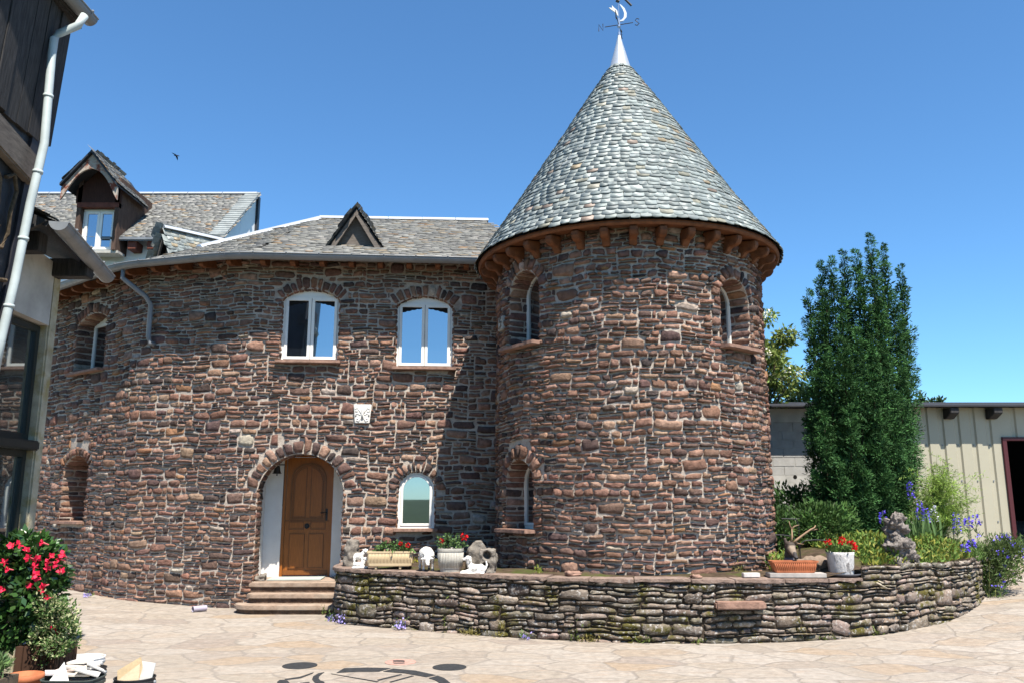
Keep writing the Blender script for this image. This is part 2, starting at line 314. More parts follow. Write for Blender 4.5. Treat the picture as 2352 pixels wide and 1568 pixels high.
class MB:
    """collects simple solids into ONE mesh"""
    def __init__(s): s.v = []; s.f = []; s.m = []; s.c = []; s.cur = 0; s.col = (.5, .5, .5)
    def add(s, vs_, fs_, f=None):
        b = len(s.v)
        for p in vs_:
            s.v.append(tuple(f(*p)) if f else tuple(p)); s.c.append(s.col)
        for q in fs_: s.f.append([b + i for i in q]); s.m.append(s.cur)
    def box(s, x0, x1, y0, y1, z0, z1, f=None):
        s.add([(x0, y0, z0), (x1, y0, z0), (x1, y1, z0), (x0, y1, z0), (x0, y0, z1), (x1, y0, z1), (x1, y1, z1), (x0, y1, z1)],
              [(0, 3, 2, 1), (4, 5, 6, 7), (0, 1, 5, 4), (1, 2, 6, 5), (2, 3, 7, 6), (3, 0, 4, 7)], f)
    def prism(s, poly, y0, y1, f=None):
        """polygon in (x,z), extruded along y"""
        n = len(poly)
        s.add([(x, y0, z) for x, z in poly] + [(x, y1, z) for x, z in poly],
              [list(range(n))[::-1], list(range(n, 2 * n))] + [(i, (i + 1) % n, n + (i + 1) % n, n + i) for i in range(n)], f)
    def ring(s, outer, inner, y0, y1, f=None):
        n = len(outer)
        V = [(x, y0, z) for x, z in outer] + [(x, y0, z) for x, z in inner] + [(x, y1, z) for x, z in outer] + [(x, y1, z) for x, z in inner]
        F = []
        for i in range(n):
            j = (i + 1) % n
            F += [(i, j, n + j, n + i), (2 * n + j, 2 * n + i, 3 * n + i, 3 * n + j), (j, i, 2 * n + i, 2 * n + j), (n + i, n + j, 3 * n + j, 3 * n + i)]
        s.add(V, F, f)
    def tube(s, pts, r, n=8, caps=True, f=None):
        pts = [Vector(p) for p in pts]; rs = r if isinstance(r, (list, tuple)) else [r] * len(pts)
        V = []; up = Vector((0, 0, 1))
        for i, p in enumerate(pts):
            t = (pts[min(i + 1, len(pts) - 1)] - pts[max(i - 1, 0)]).normalized()
            a = t.cross(up) if abs(t.z) < .95 else t.cross(Vector((0, 1, 0)))
            a.normalize(); b = t.cross(a).normalized()
            V += [p + (a * math.cos(2 * math.pi * k / n) + b * math.sin(2 * math.pi * k / n)) * rs[i] for k in range(n)]
        F = [(i * n + k, i * n + (k + 1) % n, (i + 1) * n + (k + 1) % n, (i + 1) * n + k) for i in range(len(pts) - 1) for k in range(n)]
        if caps: F += [list(range(n))[::-1], [(len(pts) - 1) * n + k for k in range(n)]]
        s.add(V, F, f)
    def lathe(s, prof, n=24, o=(0, 0, 0), caps=True, sq=None, f=None):
        """prof [(r,z)]"""
        V = []
        for r, z in prof:
            for k in range(n):
                a = 2 * math.pi * k / n; q = 1.0
                if sq: q = 1 / (abs(math.cos(a)) ** sq + abs(math.sin(a)) ** sq) ** (1 / sq)
                V.append((o[0] + r * q * math.cos(a), o[1] + r * q * math.sin(a), o[2] + z))
        F = [(i * n + k, i * n + (k + 1) % n, (i + 1) * n + (k + 1) % n, (i + 1) * n + k) for i in range(len(prof) - 1) for k in range(n)]
        if caps: F += [list(range(n))[::-1], [(len(prof) - 1) * n + k for k in range(n)]]
        s.add(V, F, f)
    def done(s, name, mats, parent=None, smooth=False, bevel=0, loc=None, colors=False):
        off = root_off(parent) if parent is not None else (Vector(loc) if loc is not None else Vector((0, 0, 0)))
        me = bpy.data.meshes.new(name)
        me.from_pydata([Vector(p) - off for p in s.v], [], s.f)
        if any(s.m): me.polygons.foreach_set('material_index', s.m)
        if colors:
            a = me.color_attributes.new('Col', 'FLOAT_COLOR', 'POINT')
            a.data.foreach_set('color', [x for c in s.c for x in (*c, 1)])
        bm = bmesh.new(); bm.from_mesh(me); bmesh.ops.recalc_face_normals(bm, faces=bm.faces)
        if bevel:
            bmesh.ops.bevel(bm, geom=[e for e in bm.edges if len(e.link_faces) == 2 and e.calc_face_angle(0) > .6], offset=bevel, segments=2, affect='EDGES', clamp_overlap=True)
        bm.to_mesh(me); bm.free(); me.update()
        o = link_mesh(name, me, mats, parent, smooth)
        if loc is not None and parent is None: o.location = loc
        return o
def frame_fn(O, X, Yv, Z=Vector((0, 0, 1))):
    O = Vector(O); X = Vector(X); Yv = Vector(Yv); Z = Vector(Z)
    return lambda x, y, z: O + X * x + Yv * y + Z * z
def rot_fn(O, a):
    return frame_fn(O, (math.cos(a), math.sin(a), 0), (-math.sin(a), math.cos(a), 0))
def remeshed(name, mb, voxel, mat, parent=None, disp=(), smooth=3, loc=None, colfn=None):
    """the solids of mb fused into one continuous skin"""
    off = root_off(parent) if parent is not None else (Vector(loc) if loc is not None else Vector((0, 0, 0)))
    me = bpy.data.meshes.new('tmp'); me.from_pydata([Vector(p) - off for p in mb.v], [], mb.f)
    bm = bmesh.new(); bm.from_mesh(me); bmesh.ops.recalc_face_normals(bm, faces=bm.faces); bm.to_mesh(me); bm.free()
    t = bpy.data.objects.new('tmp', me); COL.objects.link(t)
    r = t.modifiers.new('r', 'REMESH'); r.mode = 'VOXEL'; r.voxel_size = voxel
    if smooth:
        q = t.modifiers.new('s', 'SMOOTH'); q.iterations = smooth; q.factor = .5
    dg = bpy.context.evaluated_depsgraph_get(); out = bpy.data.meshes.new_from_object(t.evaluated_get(dg))
    bpy.data.objects.remove(t); bpy.data.meshes.remove(me); out.name = name; out.materials.clear()
    n = len(out.vertices); co = np.empty(n * 3); out.vertices.foreach_get('co', co); co = co.reshape(-1, 3)
    no = np.empty(n * 3); out.vertices.foreach_get('normal', no); no = no.reshape(-1, 3)
    for sc, amp in disp:
        d = np.array([mnoise.noise(Vector(p) * sc) for p in co]); co = co + no * (d * amp)[:, None]
    out.vertices.foreach_set('co', co.ravel()); out.update()
    if colfn:
        a = out.color_attributes.new('Col', 'FLOAT_COLOR', 'POINT')
        a.data.foreach_set('color', [x for p in co for x in (*colfn(*(p + np.array(off))), 1)])
    o = link_mesh(name, out, mat, parent, True)
    if loc is not None and parent is None: o.location = loc
    return o
def ball(mb, c, r, f=None, n=10):
    """ellipsoid added to mb"""
    rx, ry, rz = r if isinstance(r, (tuple, list)) else (r, r, r)
    mb.lathe([(max(math.sin(math.pi * i / n), .02), -math.cos(math.pi * i / n)) for i in range(n + 1)], 12,
             f=lambda x, y, z: (f or ID)(c[0] + x * rx, c[1] + y * ry, c[2] + z * rz))

# ------------------------------------------------------------------ paths and rubble walls
class Path:
    """plan line; s runs left to right as seen from the yard, outward normal faces the yard"""
    def __init__(s, pts, chaikin=0):
        P = np.array([(p[0], p[1]) for p in pts], float)
        for _ in range(chaikin):
            Q = [P[0]]
            for a, b in zip(P[:-1], P[1:]): Q += [a * .75 + b * .25, a * .25 + b * .75]
            P = np.array(Q + [P[-1]])
        d = np.hypot(*np.diff(P, axis=0).T); S = np.concatenate([[0], np.cumsum(d)])
        s.L = S[-1]; n = max(int(s.L / .04), 50); s.S = np.linspace(0, s.L, n)
        s.X = np.interp(s.S, S, P[:, 0]); s.Y = np.interp(s.S, S, P[:, 1])
        k = 5; pad = lambda a: np.convolve(np.pad(a, k, mode='reflect', reflect_type='odd'), np.ones(2 * k + 1) / (2 * k + 1), 'valid')
        if chaikin: s.X = pad(s.X); s.Y = pad(s.Y)
        tx = np.gradient(s.X); ty = np.gradient(s.Y); l = np.hypot(tx, ty)
        s.NX = ty / l; s.NY = -tx / l
    def map(s, S, Z, D):
        S = np.asarray(S, float)
        nx = np.interp(S, s.S, s.NX); ny = np.interp(S, s.S, s.NY)
        return np.stack([np.interp(S, s.S, s.X) + nx * D, np.interp(S, s.S, s.Y) + ny * D, Z + 0 * S], -1)
    def frame(s, S, z=0, d=0):
        """local frame: x along the wall, y outward, z up"""
        p = s.map([S], np.array([z]), d)[0]; nx = float(np.interp(S, s.S, s.NX)); ny = float(np.interp(S, s.S, s.NY))
        l = math.hypot(nx, ny); nx /= l; ny /= l
        return frame_fn(p, (-ny, nx, 0), (nx, ny, 0))
    def hit(s, u, v):
        d = ray(u, v); c = s.X * d.y - s.Y * d.x; best = None
        for i in np.where(np.sign(c[:-1]) != np.sign(c[1:]))[0]:
            k = c[i] / (c[i] - c[i + 1]); y = s.Y[i] + (s.Y[i + 1] - s.Y[i]) * k
            if y > 0 and (best is None or y < best[0]): best = (y, s.S[i] + (s.S[i + 1] - s.S[i]) * k)
        y, S = best
        return S, CAMH + d.z * y / d.y

TA = np.array([-1, -.94, -.45, .05, .5, .94, 1]); TB = np.array([-1, -.86, -.25, .35, .88, 1])
TAA, TBB = [g.ravel() for g in np.meshgrid(TA, TB, indexing='ij')]
TN = len(TAA); T_ring = (np.abs(TAA) == 1) | (np.abs(TBB) == 1)
T_edge = (~T_ring) & ((np.abs(TAA) > .85) | (np.abs(TBB) > .7))
T_corner = (np.abs(TAA) > .85) & (np.abs(TBB) > .7)
TF = np.array([(i * 6 + j, (i + 1) * 6 + j, (i + 1) * 6 + j + 1, i * 6 + j + 1) for i in range(6) for j in range(5)])
def stone_verts(rects, joint=.012, bulge=(.02, .05), jit=.006, sink=-.02):
    """rects (n,4): a0,a1,b0,b1 -> A, B, depth arrays (n,TN)"""
    r = np.asarray(rects, float); n = len(r)
    j = joint * rng.uniform(.5, 1.5, (n, 4))
    a0 = r[:, 0] + j[:, 0]; a1 = r[:, 1] - j[:, 1]; b0 = r[:, 2] + j[:, 2]; b1 = r[:, 3] - j[:, 3]
    ha = np.maximum((a1 - a0) / 2, .008); hb = np.maximum((b1 - b0) / 2, .006)
    cr = 1 - T_corner[None, :] * rng.uniform(.0, .13, (n, TN)) * rng.uniform(.2, 1.6, (n, 1))
    A = TAA[None, :] * ha[:, None] * cr; B = TBB[None, :] * hb[:, None] * (1 - T_corner[None, :] * rng.uniform(.0, .20, (n, TN)) * rng.uniform(.2, 1.6, (n, 1)))
    rimj = T_ring | T_edge
    A = A + rng.normal(0, 1, (n, TN)) * jit * np.minimum(1, ha / .08)[:, None] * np.where(rimj, 1.0, 1.4)
    B = B + rng.normal(0, 1, (n, TN)) * jit * .8 * np.minimum(1, hb / .05)[:, None]
    # sloping top and bottom beds
    tl = lambda s_: np.clip(rng.normal(0, s_, (n, 1)), -.34, .34)
    B = B + TAA[None, :] * np.where(TBB[None, :] > 0, -np.abs(TBB[None, :]) * np.abs(tl(.17)) * np.sign(rng.normal(0, 1, (n, 1))) * 1.0, np.abs(TBB[None, :]) * tl(.12)) * hb[:, None] - (np.abs(TBB) > .3)[None, :] * np.sign(TBB)[None, :] * .06 * hb[:, None]
    lim = np.minimum(ha * .22, hb * .55)
    A = A + TBB[None, :] * np.where(TAA[None, :] > 0, tl(.5), tl(.5)) * lim[:, None] * (np.abs(TAA) > .3)[None, :]
    D0 = rng.uniform(bulge[0], bulge[1], (n, 1))
    D = D0 * (1 - .16 * T_edge[None, :] * rng.uniform(.0, 2.2, (n, TN))) + TAA[None, :] * rng.normal(0, .006, (n, 1)) + TBB[None, :] * rng.normal(0, .005, (n, 1)) + rng.normal(0, .005, (n, TN))
    D = np.where(T_ring[None, :], sink, np.maximum(D, .004))
    return A + ((a0 + a1) / 2)[:, None], B + ((b0 + b1) / 2)[:, None], D
def warp(s, z, amp=.022):
    return (s + amp * .5 * (np.sin(3.1 * z + 1.7 * s + 1) + np.sin(7.3 * z - 2.9 * s)),
            z + amp * (np.sin(2.3 * s + .7 * z) + .8 * np.sin(5.9 * s + 2.1 * z + 2) + .5 * np.sin(11.3 * s - 4 * z)))
def pick(pal, n, jitter=.12, hue=.4):
    w = np.array([p[0] for p in pal]); c = np.array([p[1] for p in pal])
    k = rng.choice(len(pal), n, p=w / w.sum())
    return c[k] * rng.uniform(1 - jitter * 1.6, 1 + jitter * 1.6, (n, 1)) * rng.uniform(1 - jitter * hue, 1 + jitter * hue, (n, 3))
PAL_HOUSE = [(5, (.225, .125, .090)), (4, (.18, .102, .077)), (3, (.27, .160, .114)), (2.5, (.145, .090, .074)), (2, (.10, .067, .058)), (1.6, (.31, .20, .146)), (.25, (.26, .14, .08)), (.7, (.075, .056, .051)), (.3, (.40, .335, .28))]
PAL_RET = [(4, (.235, .195, .155)), (3, (.29, .235, .19)), (3, (.19, .155, .122)), (1.5, (.31, .235, .19)), (1, (.13, .11, .09))]

def arch_pts(o, n=16, grow=0.0):
    """outline of an opening in (s,z), bottom left -> over the arch -> bottom right"""
    a = (o['s1'] - o['s0']) / 2; r = o['rise']; c = (o['s0'] + o['s1']) / 2
    Rr = (a * a + r * r) / (2 * r); zc = o['zs'] + r - Rr; ph = math.asin(min(1, a / Rr)) if r <= a else math.pi - math.asin(min(1, a / Rr))
    pts = [(o['s0'] - grow, o['z0'])]
    for k in range(n + 1):
        t = -ph + 2 * ph * k / n
        pts.append((c + (Rr + grow) * math.sin(t), zc + (Rr + grow) * math.cos(t)))
    return pts + [(o['s1'] + grow, o['z0'])]
def inside(px, pz, poly):
    px = np.asarray(px); pz = np.asarray(pz); r = np.zeros(px.shape, bool); n = len(poly)
    for i in range(n):
        x0, z0 = poly[i]; x1, z1 = poly[(i + 1) % n]
        c = ((z0 > pz) != (z1 > pz)) & (px < (x1 - x0) * (pz - z0) / ((z1 - z0) or 1e-9) + x0)
        r ^= c
    return r
def rubble(name, path, s0, s1, zlo, zhi, openings, parent, mats, pal, cw=.055, ch=.04, hdist=((1, .16), (2, .42), (3, .28), (4, .10), (6, .04)),
           wdist=(2, 9), bulge=(.02, .05), joint=.012, reveal=.3, big=.04, jit=.006, back=True, warp_amp=.012):
    ni = int((s1 - s0) / cw); nj = int((zhi - zlo) / ch)
    cs = s0 + (np.arange(ni) + .5) * cw; cz = zlo + (np.arange(nj) + .5) * ch
    CS, CZ = np.meshgrid(cs, cz, indexing='ij'); occ = np.zeros((ni, nj), bool)
    outl = [arch_pts(o) for o in openings]
    for o, pl in zip(openings, outl):
        occ |= inside(CS, CZ, pl)
        if o.get('vous', True):
            ring = arch_pts(o, grow=o.get('vl', .26)); ring = [ring[0]] + ring[1:]
            occ |= inside(CS, CZ, [(x, max(z, o['zs'])) for x, z in ring[1:-1]] + [(o['s1'], o['zs']), (o['s0'], o['zs'])])
        for (a, b, c_, d) in o.get('mask', []): occ |= (CS > a) & (CS < b) & (CZ > c_) & (CZ < d)
    hs = [h for h, _ in hdist]; hp = np.array([p for _, p in hdist]); hp = hp / hp.sum(); rects = []
    def emit(x0, x1, z0, z1):                                          # a stone, cut back where an opening or an arch ring stands
        x0 = max(x0, s0); x1 = min(x1, s1)
        if x1 - x0 < .03: return
        xi = np.arange(x0 + .005, x1, .02); ii = np.clip(((xi - s0) / cw).astype(int), 0, ni - 1); bad = np.zeros(len(xi), bool)
        if occ_any:
            for q in (z0 + .012, (z0 + z1) / 2, z1 - .012): bad |= blocked(xi, np.full(len(xi), q))
        if not bad.any(): rects.append((x0, x1, z0, z1)); return
        k = 0
        while k < len(xi):
            if bad[k]: k += 1; continue
            e = k
            while e + 1 < len(xi) and not bad[e + 1]: e += 1
            a_, b_ = (x0 if k == 0 else xi[k] - .004), (x1 if e == len(xi) - 1 else xi[e] + .004)
            if b_ - a_ > .035: rects.append((a_, b_, z0, z1))
            k = e + 1
    polys = list(outl)
    for o in openings:
        if o.get('vous', True):
            ring = arch_pts(o, grow=o.get('vl', .26) * .95); polys.append([(x, max(z, o['zs'])) for x, z in ring[1:-1]] + [(o['s1'], o['zs']), (o['s0'], o['zs'])])
    occ_any = len(polys) > 0
    bbs = [(min(p[0] for p in q), max(p[0] for p in q)) for q in polys]
    def blocked(px, pz):
        r = np.zeros(len(px), bool)
        for q, (a_, b_) in zip(polys, bbs):
            if px[-1] > a_ and px[0] < b_: r |= inside(px, pz, q)
        return r
    z = zlo
    while z < zhi - .02:                                               # lifts, each broken into patches with courses of their own
        lh = min(random.uniform(.34, .58), zhi - z); lh = zhi - z if zhi - z - lh < .12 else lh
        x = s0 - random.uniform(0, 1)
        while x < s1:
            xe = x + random.uniform(.8, 2.2); hh = []
            while sum(hh) < lh - .02: hh.append(ch * int(rng.choice(hs, p=hp)) * random.uniform(.85, 1.15))
            hh = np.array(hh) * lh / sum(hh); zz = z + np.concatenate([[0], np.cumsum(hh)]); res = [[] for _ in hh]; prev = []
            for k in range(len(hh)):
                xx = x; joints = []
                while xx < xe - .02:
                    hit = next((r_ for r_ in res[k] if r_[0] - .02 <= xx < r_[1] - .005), None)
                    if hit: xx = hit[1]; continue
                    w = cw * random.uniform(wdist[0], wdist[1]) * (1.0 if hh[k] < .1 else .85)
                    for _ in range(4):
                        if all(abs(xx + w - p) > .045 for p in prev): break
                        w += random.choice((-.06, .05, .07))
                    w = max(w, .07); nx = min([r_[0] for r_ in res[k] if r_[0] > xx + .01] + [xe])
                    if xx + w > nx - .07: w = nx - xx
                    if random.random() < big * 2 and k + 1 < len(hh) and nx - xx > .3 and hh[k] + hh[k + 1] < .27:
                        w = min(max(w, random.uniform(.24, .46)), nx - xx)
                        emit(xx, xx + w, zz[k], zz[k + 2]); res[k + 1].append((xx, xx + w))
                    elif hh[k] > .085 and random.random() < .20:
                        m_ = zz[k] + hh[k] * random.uniform(.35, .65); emit(xx, xx + w, zz[k], m_)
                        if w > .2 and random.random() < .5: c_ = xx + w * random.uniform(.35, .65); emit(xx, c_, m_, zz[k + 1]); emit(c_, xx + w, m_, zz[k + 1])
                        else: emit(xx, xx + w, m_, zz[k + 1])
                    else: emit(xx, xx + w, zz[k], zz[k + 1])
                    xx += w; joints.append(xx)
                prev = joints
            x = xe
        z += lh
    R_ = np.array(rects)
    for o in openings:                                                 # trim slivers to the jamb line
        m = (R_[:, 2] < o['zs']) & (R_[:, 3] > o['z0'])
        k = m & (R_[:, 0] < o['s0']) & (R_[:, 1] > o['s0'] - cw); R_[k, 1] = o['s0'] + .005
        k = m & (R_[:, 1] > o['s1']) & (R_[:, 0] < o['s1'] + cw); R_[k, 0] = o['s1'] - .005
    A, B, D = stone_verts(R_, joint, bulge, jit)
    A, B = warp(A, B, warp_amp)
    Vs = [path.map(A.ravel(), B.ravel(), D.ravel())]; n_st = len(R_)
    cl = [np.repeat(pick(pal, n_st), TN, 0)]
    for o in openings:
        a = (o['s1'] - o['s0']) / 2; r = o['rise']; c = (o['s0'] + o['s1']) / 2
        Rr = (a * a + r * r) / (2 * r); zc = o['zs'] + r - Rr; ph = math.asin(min(1, a / Rr))
        if o.get('vous', True):
            L = 2 * ph * Rr; nv = max(5, int(L / o.get('vw', .12))); e = np.cumsum(rng.uniform(.7, 1.35, nv)); e = np.concatenate([[0], e]) / e[-1]
            vr = np.array([(-ph + 2 * ph * e[k], -ph + 2 * ph * e[k + 1], 0, o.get('vl', .26) * random.uniform(.8, 1.15)) for k in range(nv)])
            if o.get('key'): vr[nv // 2, 3] *= 1.5
            vr2 = vr.copy(); vr2[:, :2] *= Rr
            A, B, D = stone_verts(vr2, .011, (.03, .055), jit)
            t = A / Rr; rr = Rr + B
            Vs.append(path.map((c + rr * np.sin(t)).ravel(), (zc + rr * np.cos(t)).ravel(), D.ravel())); n_st += nv
            cl.append(np.repeat(pick(pal, nv), TN, 0))
            # underside of the arch stones
            vr3 = np.stack([vr2[:, 0], vr2[:, 1], np.full(nv, -o.get('reveal', reveal)), np.full(nv, .02)], 1)
            A, B, D = stone_verts(vr3, .008, (.01, .025), .004); t = A / Rr; rr = Rr - D
            Vs.append(path.map((c + rr * np.sin(t)).ravel(), (zc + rr * np.cos(t)).ravel(), B.ravel())); n_st += nv
            cl.append(np.repeat(pick(pal, nv), TN, 0))
        for side, sg in ((o['s0'], 1), (o['s1'], -1)):                 # jamb stones
            z = o['z0']; jr = []
            rv = o.get('reveal', reveal)
            while z < o['zs'] - .03:
                h = min(random.uniform(.07, .17), o['zs'] - z + .01); k = random.uniform(.35, .65)
                if random.random() < .6: jr += [(-rv, -rv * k, z, z + h), (-rv * k, .02, z, z + h)]
                else: jr.append((-rv, .02, z, z + h))
                z += h
            if not jr: continue
            A, B, D = stone_verts(jr, .009, (.006, .022), .004)
            S = side + sg * D
            V = path.map(S.ravel(), B.ravel(), A.ravel())
            Vs.append(V); n_st += len(jr); cl.append(np.repeat(pick(pal, len(jr)), TN, 0))
    Fs = (TF[None] + (np.arange(n_st) * TN)[:, None, None]).reshape(-1, 4)
    V = np.concatenate(Vs); C_ = np.concatenate(cl); C_ = C_ * rng.uniform(.9, 1.1, (len(C_), 1)); mi = [np.zeros(len(Fs), int)]
    # mortar bed with its openings
    pts = []; edges = []
    def loop(pl):
        b = len(pts); pts.extend(Vector(p) for p in pl); k = len(pl); edges.extend((b + i, b + (i + 1) % k) for i in range(k))
    ns = max(int((s1 - s0) / .18), 2)
    bl = [(s0 + (s1 - s0) * i / ns, zlo) for i in range(ns + 1)] + [(s0 + (s1 - s0) * i / ns, zhi) for i in range(ns, -1, -1)]
    loop(bl)
    for pl in outl: loop(pl)
    for i in range(1, ns):
        for k in range(1, 8): pts.append(Vector((s0 + (s1 - s0) * i / ns, zlo + (zhi - zlo) * k / 8)))
    ov, _, of, *_r = delaunay_2d_cdt(pts, edges, [], 0, 1e-6)
    ov = np.array([(p.x, p.y) for p in ov]); of = np.array([f for f in of if len(f) == 3])
    ctr = ov[of].mean(1); keep = inside(ctr[:, 0], ctr[:, 1], bl)
    for pl in outl: keep &= ~inside(ctr[:, 0], ctr[:, 1], pl)
    of = of[keep]
    # orient outward: (s,z) counterclockwise
    ar = np.cross(ov[of[:, 1]] - ov[of[:, 0]], ov[of[:, 2]] - ov[of[:, 0]]); of[ar < 0] = of[ar < 0][:, ::-1]
    mv = path.map(ov[:, 0], ov[:, 1], 0); b0 = len(V); tri = of + b0
    V = np.concatenate([V, mv]); C_ = np.concatenate([C_, np.full((len(mv), 3), .4)])
    quads = [Fs]; mi.append(np.zeros(0, int)); nm = 0
    for o, pl in zip(openings, outl):
        p = np.array(pl + [pl[0]]); rv = o.get('reveal', reveal); b0 = len(V); k = len(p)
        V = np.concatenate([V, path.map(p[:, 0], p[:, 1], 0), path.map(p[:, 0], p[:, 1], -rv)]); C_ = np.concatenate([C_, np.full((2 * k, 3), .4)])
        q = np.array([(b0 + i, b0 + i + 1, b0 + k + i + 1, b0 + k + i) for i in range(k - 1)]); quads.append(q); nm += len(q)
    Q = np.concatenate(quads); mi = np.concatenate([np.zeros(len(Fs), int), np.ones(nm, int), np.ones(len(tri), int)])
    return np_mesh(name, V, [Q, tri], mats, parent, C_, mi, smooth=False)

# ------------------------------------------------------------------ slates
SL_NEW = [(5, (.25, .28, .27)), (4, (.285, .32, .308)), (3, (.215, .245, .24)), (1.6, (.35, .385, .365)), (.8, (.30, .29, .23)), (.25, (.31, .25, .165)), (.2, (.26, .20, .16))]
SL_OLD = [(5, (.155, .155, .145)), (4, (.20, .20, .182)), (3, (.12, .122, .12)), (2, (.25, .245, .225)), (1.2, (.20, .165, .115)), (.45, (.235, .155, .09))]
def slate_shape(w, L, t, tilt):
    """tile lying in x (across), y (up the slope), z off the roof; rounded tail at y=0"""
    xs = [-.5, -.48, -.36, -.13, .13, .36, .48, .5]; ys = [.34, .19, .06, .0, .0, .06, .19, .34]
    jx = rng.normal(0, .02, 8); jy = rng.normal(0, .018, 8)
    top = [((x + a) * w, (y + b) * L * .5) for x, y, a, b in zip(xs, ys, jx, jy)] + [(.5 * w, L), (-.5 * w, L)]
    zf = lambda y: tilt * (1 - y / L)
    return [(x, y, zf(y) + t) for x, y in top] + [(x, y, zf(y)) for x, y in top[:8]]
SLF = [tuple(range(10))] ; SLS = [(i + 1, i, 10 + i, 10 + i + 1) for i in range(7)] + [(0, 9, 10, 10)]
def slates_build(items, pal, name, mats, parent, smooth=False):
    """items: list of (verts array(18,3))"""
    V = np.concatenate(items); n = len(items); base = np.arange(n) * 18
    top = (np.arange(10)[None] + base[:, None]); sd = np.array([(i, 10 + i, 11 + i, i + 1) for i in range(7)])
    sd = (sd[None] + base[:, None, None]).reshape(-1, 4)
    return np_mesh(name, V, [top, sd], mats, parent, np.repeat(pick(pal, n, .10, .10), 18, 0))
def slate_plane(O, X, Yd, poly, e=.13, w=(.15, .24), lift=.0, jit=.012):
    """slates on a plane: O eave origin, X along the eave, Yd up the slope, poly outline in those coordinates"""
    O = np.array(O); X = np.array(X); Yd = np.array(Yd); N = np.cross(X, Yd); out = []
    P = np.array(poly); y = P[:, 1].min(); k = 0
    while y < P[:, 1].max():
        x = P[:, 0].min() - random.random() * .2
        while x < P[:, 0].max():
            ww = random.uniform(*w); cx = x + ww / 2
            if inside(np.array([cx]), np.array([y + e * .6]), poly)[0]:
                s = np.array(slate_shape(ww * 1.02, e * 2.3, random.uniform(.008, .016), .022 + random.random() * .008))
                yy = y + random.gauss(0, jit)
                out.append(O + (s[:, :1] + cx) * X + (s[:, 1:2] + yy) * Yd + (s[:, 2:] + lift) * N)
            x += ww
        y += e; k += 1
    return out

# ------------------------------------------------------------------ foliage
def leaves(name, Pt, Dr, size, asp, cols, mat, parent, droop=.25, loc=None):
    """one mesh of leaf blades: root points, directions, length, width ratio, colours"""
    Pt = np.asarray(Pt, float); n = len(Pt); Dr = np.asarray(Dr, float); Dr = Dr / (np.linalg.norm(Dr, axis=1, keepdims=True) + 1e-9)
    size = np.broadcast_to(size, (n,))[:, None]; rv = rng.normal(0, 1, (n, 3)); sd = np.cross(Dr, rv); sd /= (np.linalg.norm(sd, axis=1, keepdims=True) + 1e-9)
    up = np.cross(sd, Dr)
    mid = Pt + Dr * size * .5
    V = np.stack([Pt, mid + sd * size * asp * .5 - up * size * .06, Pt + Dr * size - up * size * droop * .3, mid - sd * size * asp * .5 - up * size * .06], 1).reshape(-1, 3)
    F = np.arange(n * 4).reshape(n, 4)
    return np_mesh(name, V, [F], mat, parent, np.repeat(cols, 4, 0), loc=loc)
def unit(n):
    d = rng.normal(0, 1, (n, 3)); return d / np.linalg.norm(d, axis=1, keepdims=True)
def blob_pts(n, c, r, shell=.55, flat=0):
    d = unit(n); k = (shell + (1 - shell) * rng.random((n, 1)) ** .7)
    return np.array(c) + d * k * np.array(r), d
def clump_cols(P, base, var=.35, sc=3.0):
    f = np.array([mnoise.noise(Vector(p) * sc) for p in P]); b = np.array(base)
    return b[None] * (1 + var * f * 1.6)[:, None] * rng.uniform(.75, 1.25, (len(P), 1)) * rng.uniform(.92, 1.08, (len(P), 3))
# ================================================================== GROUND
def grid_sheet(name, x0, x1, y0, y1, step, fz, mat, kind='structure', skip=None):
    nx = int((x1 - x0) / step) + 1; ny = int((y1 - y0) / step) + 1
    xs = np.linspace(x0, x1, nx); ys = np.linspace(y0, y1, ny)
    V = [(x, y, fz(x, y)) for x in xs for y in ys]
    F = np.array([(i * ny + j, (i + 1) * ny + j, (i + 1) * ny + j + 1, i * ny + j + 1) for i in range(nx - 1) for j in range(ny - 1)])
    if skip: F = np.array([f for f in F if not skip(*np.mean([V[k] for k in f], 0)[:2])])
    o = np_mesh(name, V, [F], mat, smooth=True); o['kind'] = kind
    return o
grid_sheet('courtyard_paving', -16, 30, 3.5, 25, .4, gz, M['paving'])
grid_sheet('added_dark_ground', -40, 40, -40, 3.5, 2.0, lambda x, y: gz(x, y) - .02, M['earth'])  # unseen dark ground, added so less light bounces up onto the walls
def ez(x, y):
    return -.35
def far_ground():
    V = []; F = []; rad = [0, 40, 120, 400, 1200, 3500]
    for r in rad[1:]:
        for k in range(48):
            a = 2 * math.pi * k / 48; V.append((r * math.cos(a), r * math.sin(a), {40: -.4, 120: -9, 400: -42, 1200: -60, 3500: -60}[r]))
    V.append((0, 0, -.4)); c = len(V) - 1
    tri = [(c, k, (k + 1) % 48) for k in range(48)]
    for i in range(len(rad) - 2):
        F += [(i * 48 + k, (i + 1) * 48 + k, (i + 1) * 48 + (k + 1) % 48, i * 48 + (k + 1) % 48) for k in range(48)]
    o = np_mesh('ground', V, [np.array(F), np.array(tri)], M['earth']); o['kind'] = 'structure'
far_ground()
def hills():
    V = []; n = 72
    for k in range(n):
        a = 2 * math.pi * k / n; h = (15 + 7 * math.sin(2 * a + .6) + 5 * math.sin(5 * a + 1) + 2 * math.sin(11 * a)) * (1 if math.sin(a) < .15 else .12)
        for r, z in ((700, -61), (860, -62 + (h * .6 + 62) * .6), (1000, h * .6), (1300, -61)): V.append((r * math.cos(a), r * math.sin(a), z))
    F = np.array([(k * 4 + i, ((k + 1) % n) * 4 + i, ((k + 1) % n) * 4 + i + 1, k * 4 + i + 1) for k in range(n) for i in range(3)])
    o = np_mesh('hills', V, [F], M['hill'], smooth=True); o['kind'] = 'structure'
hills()

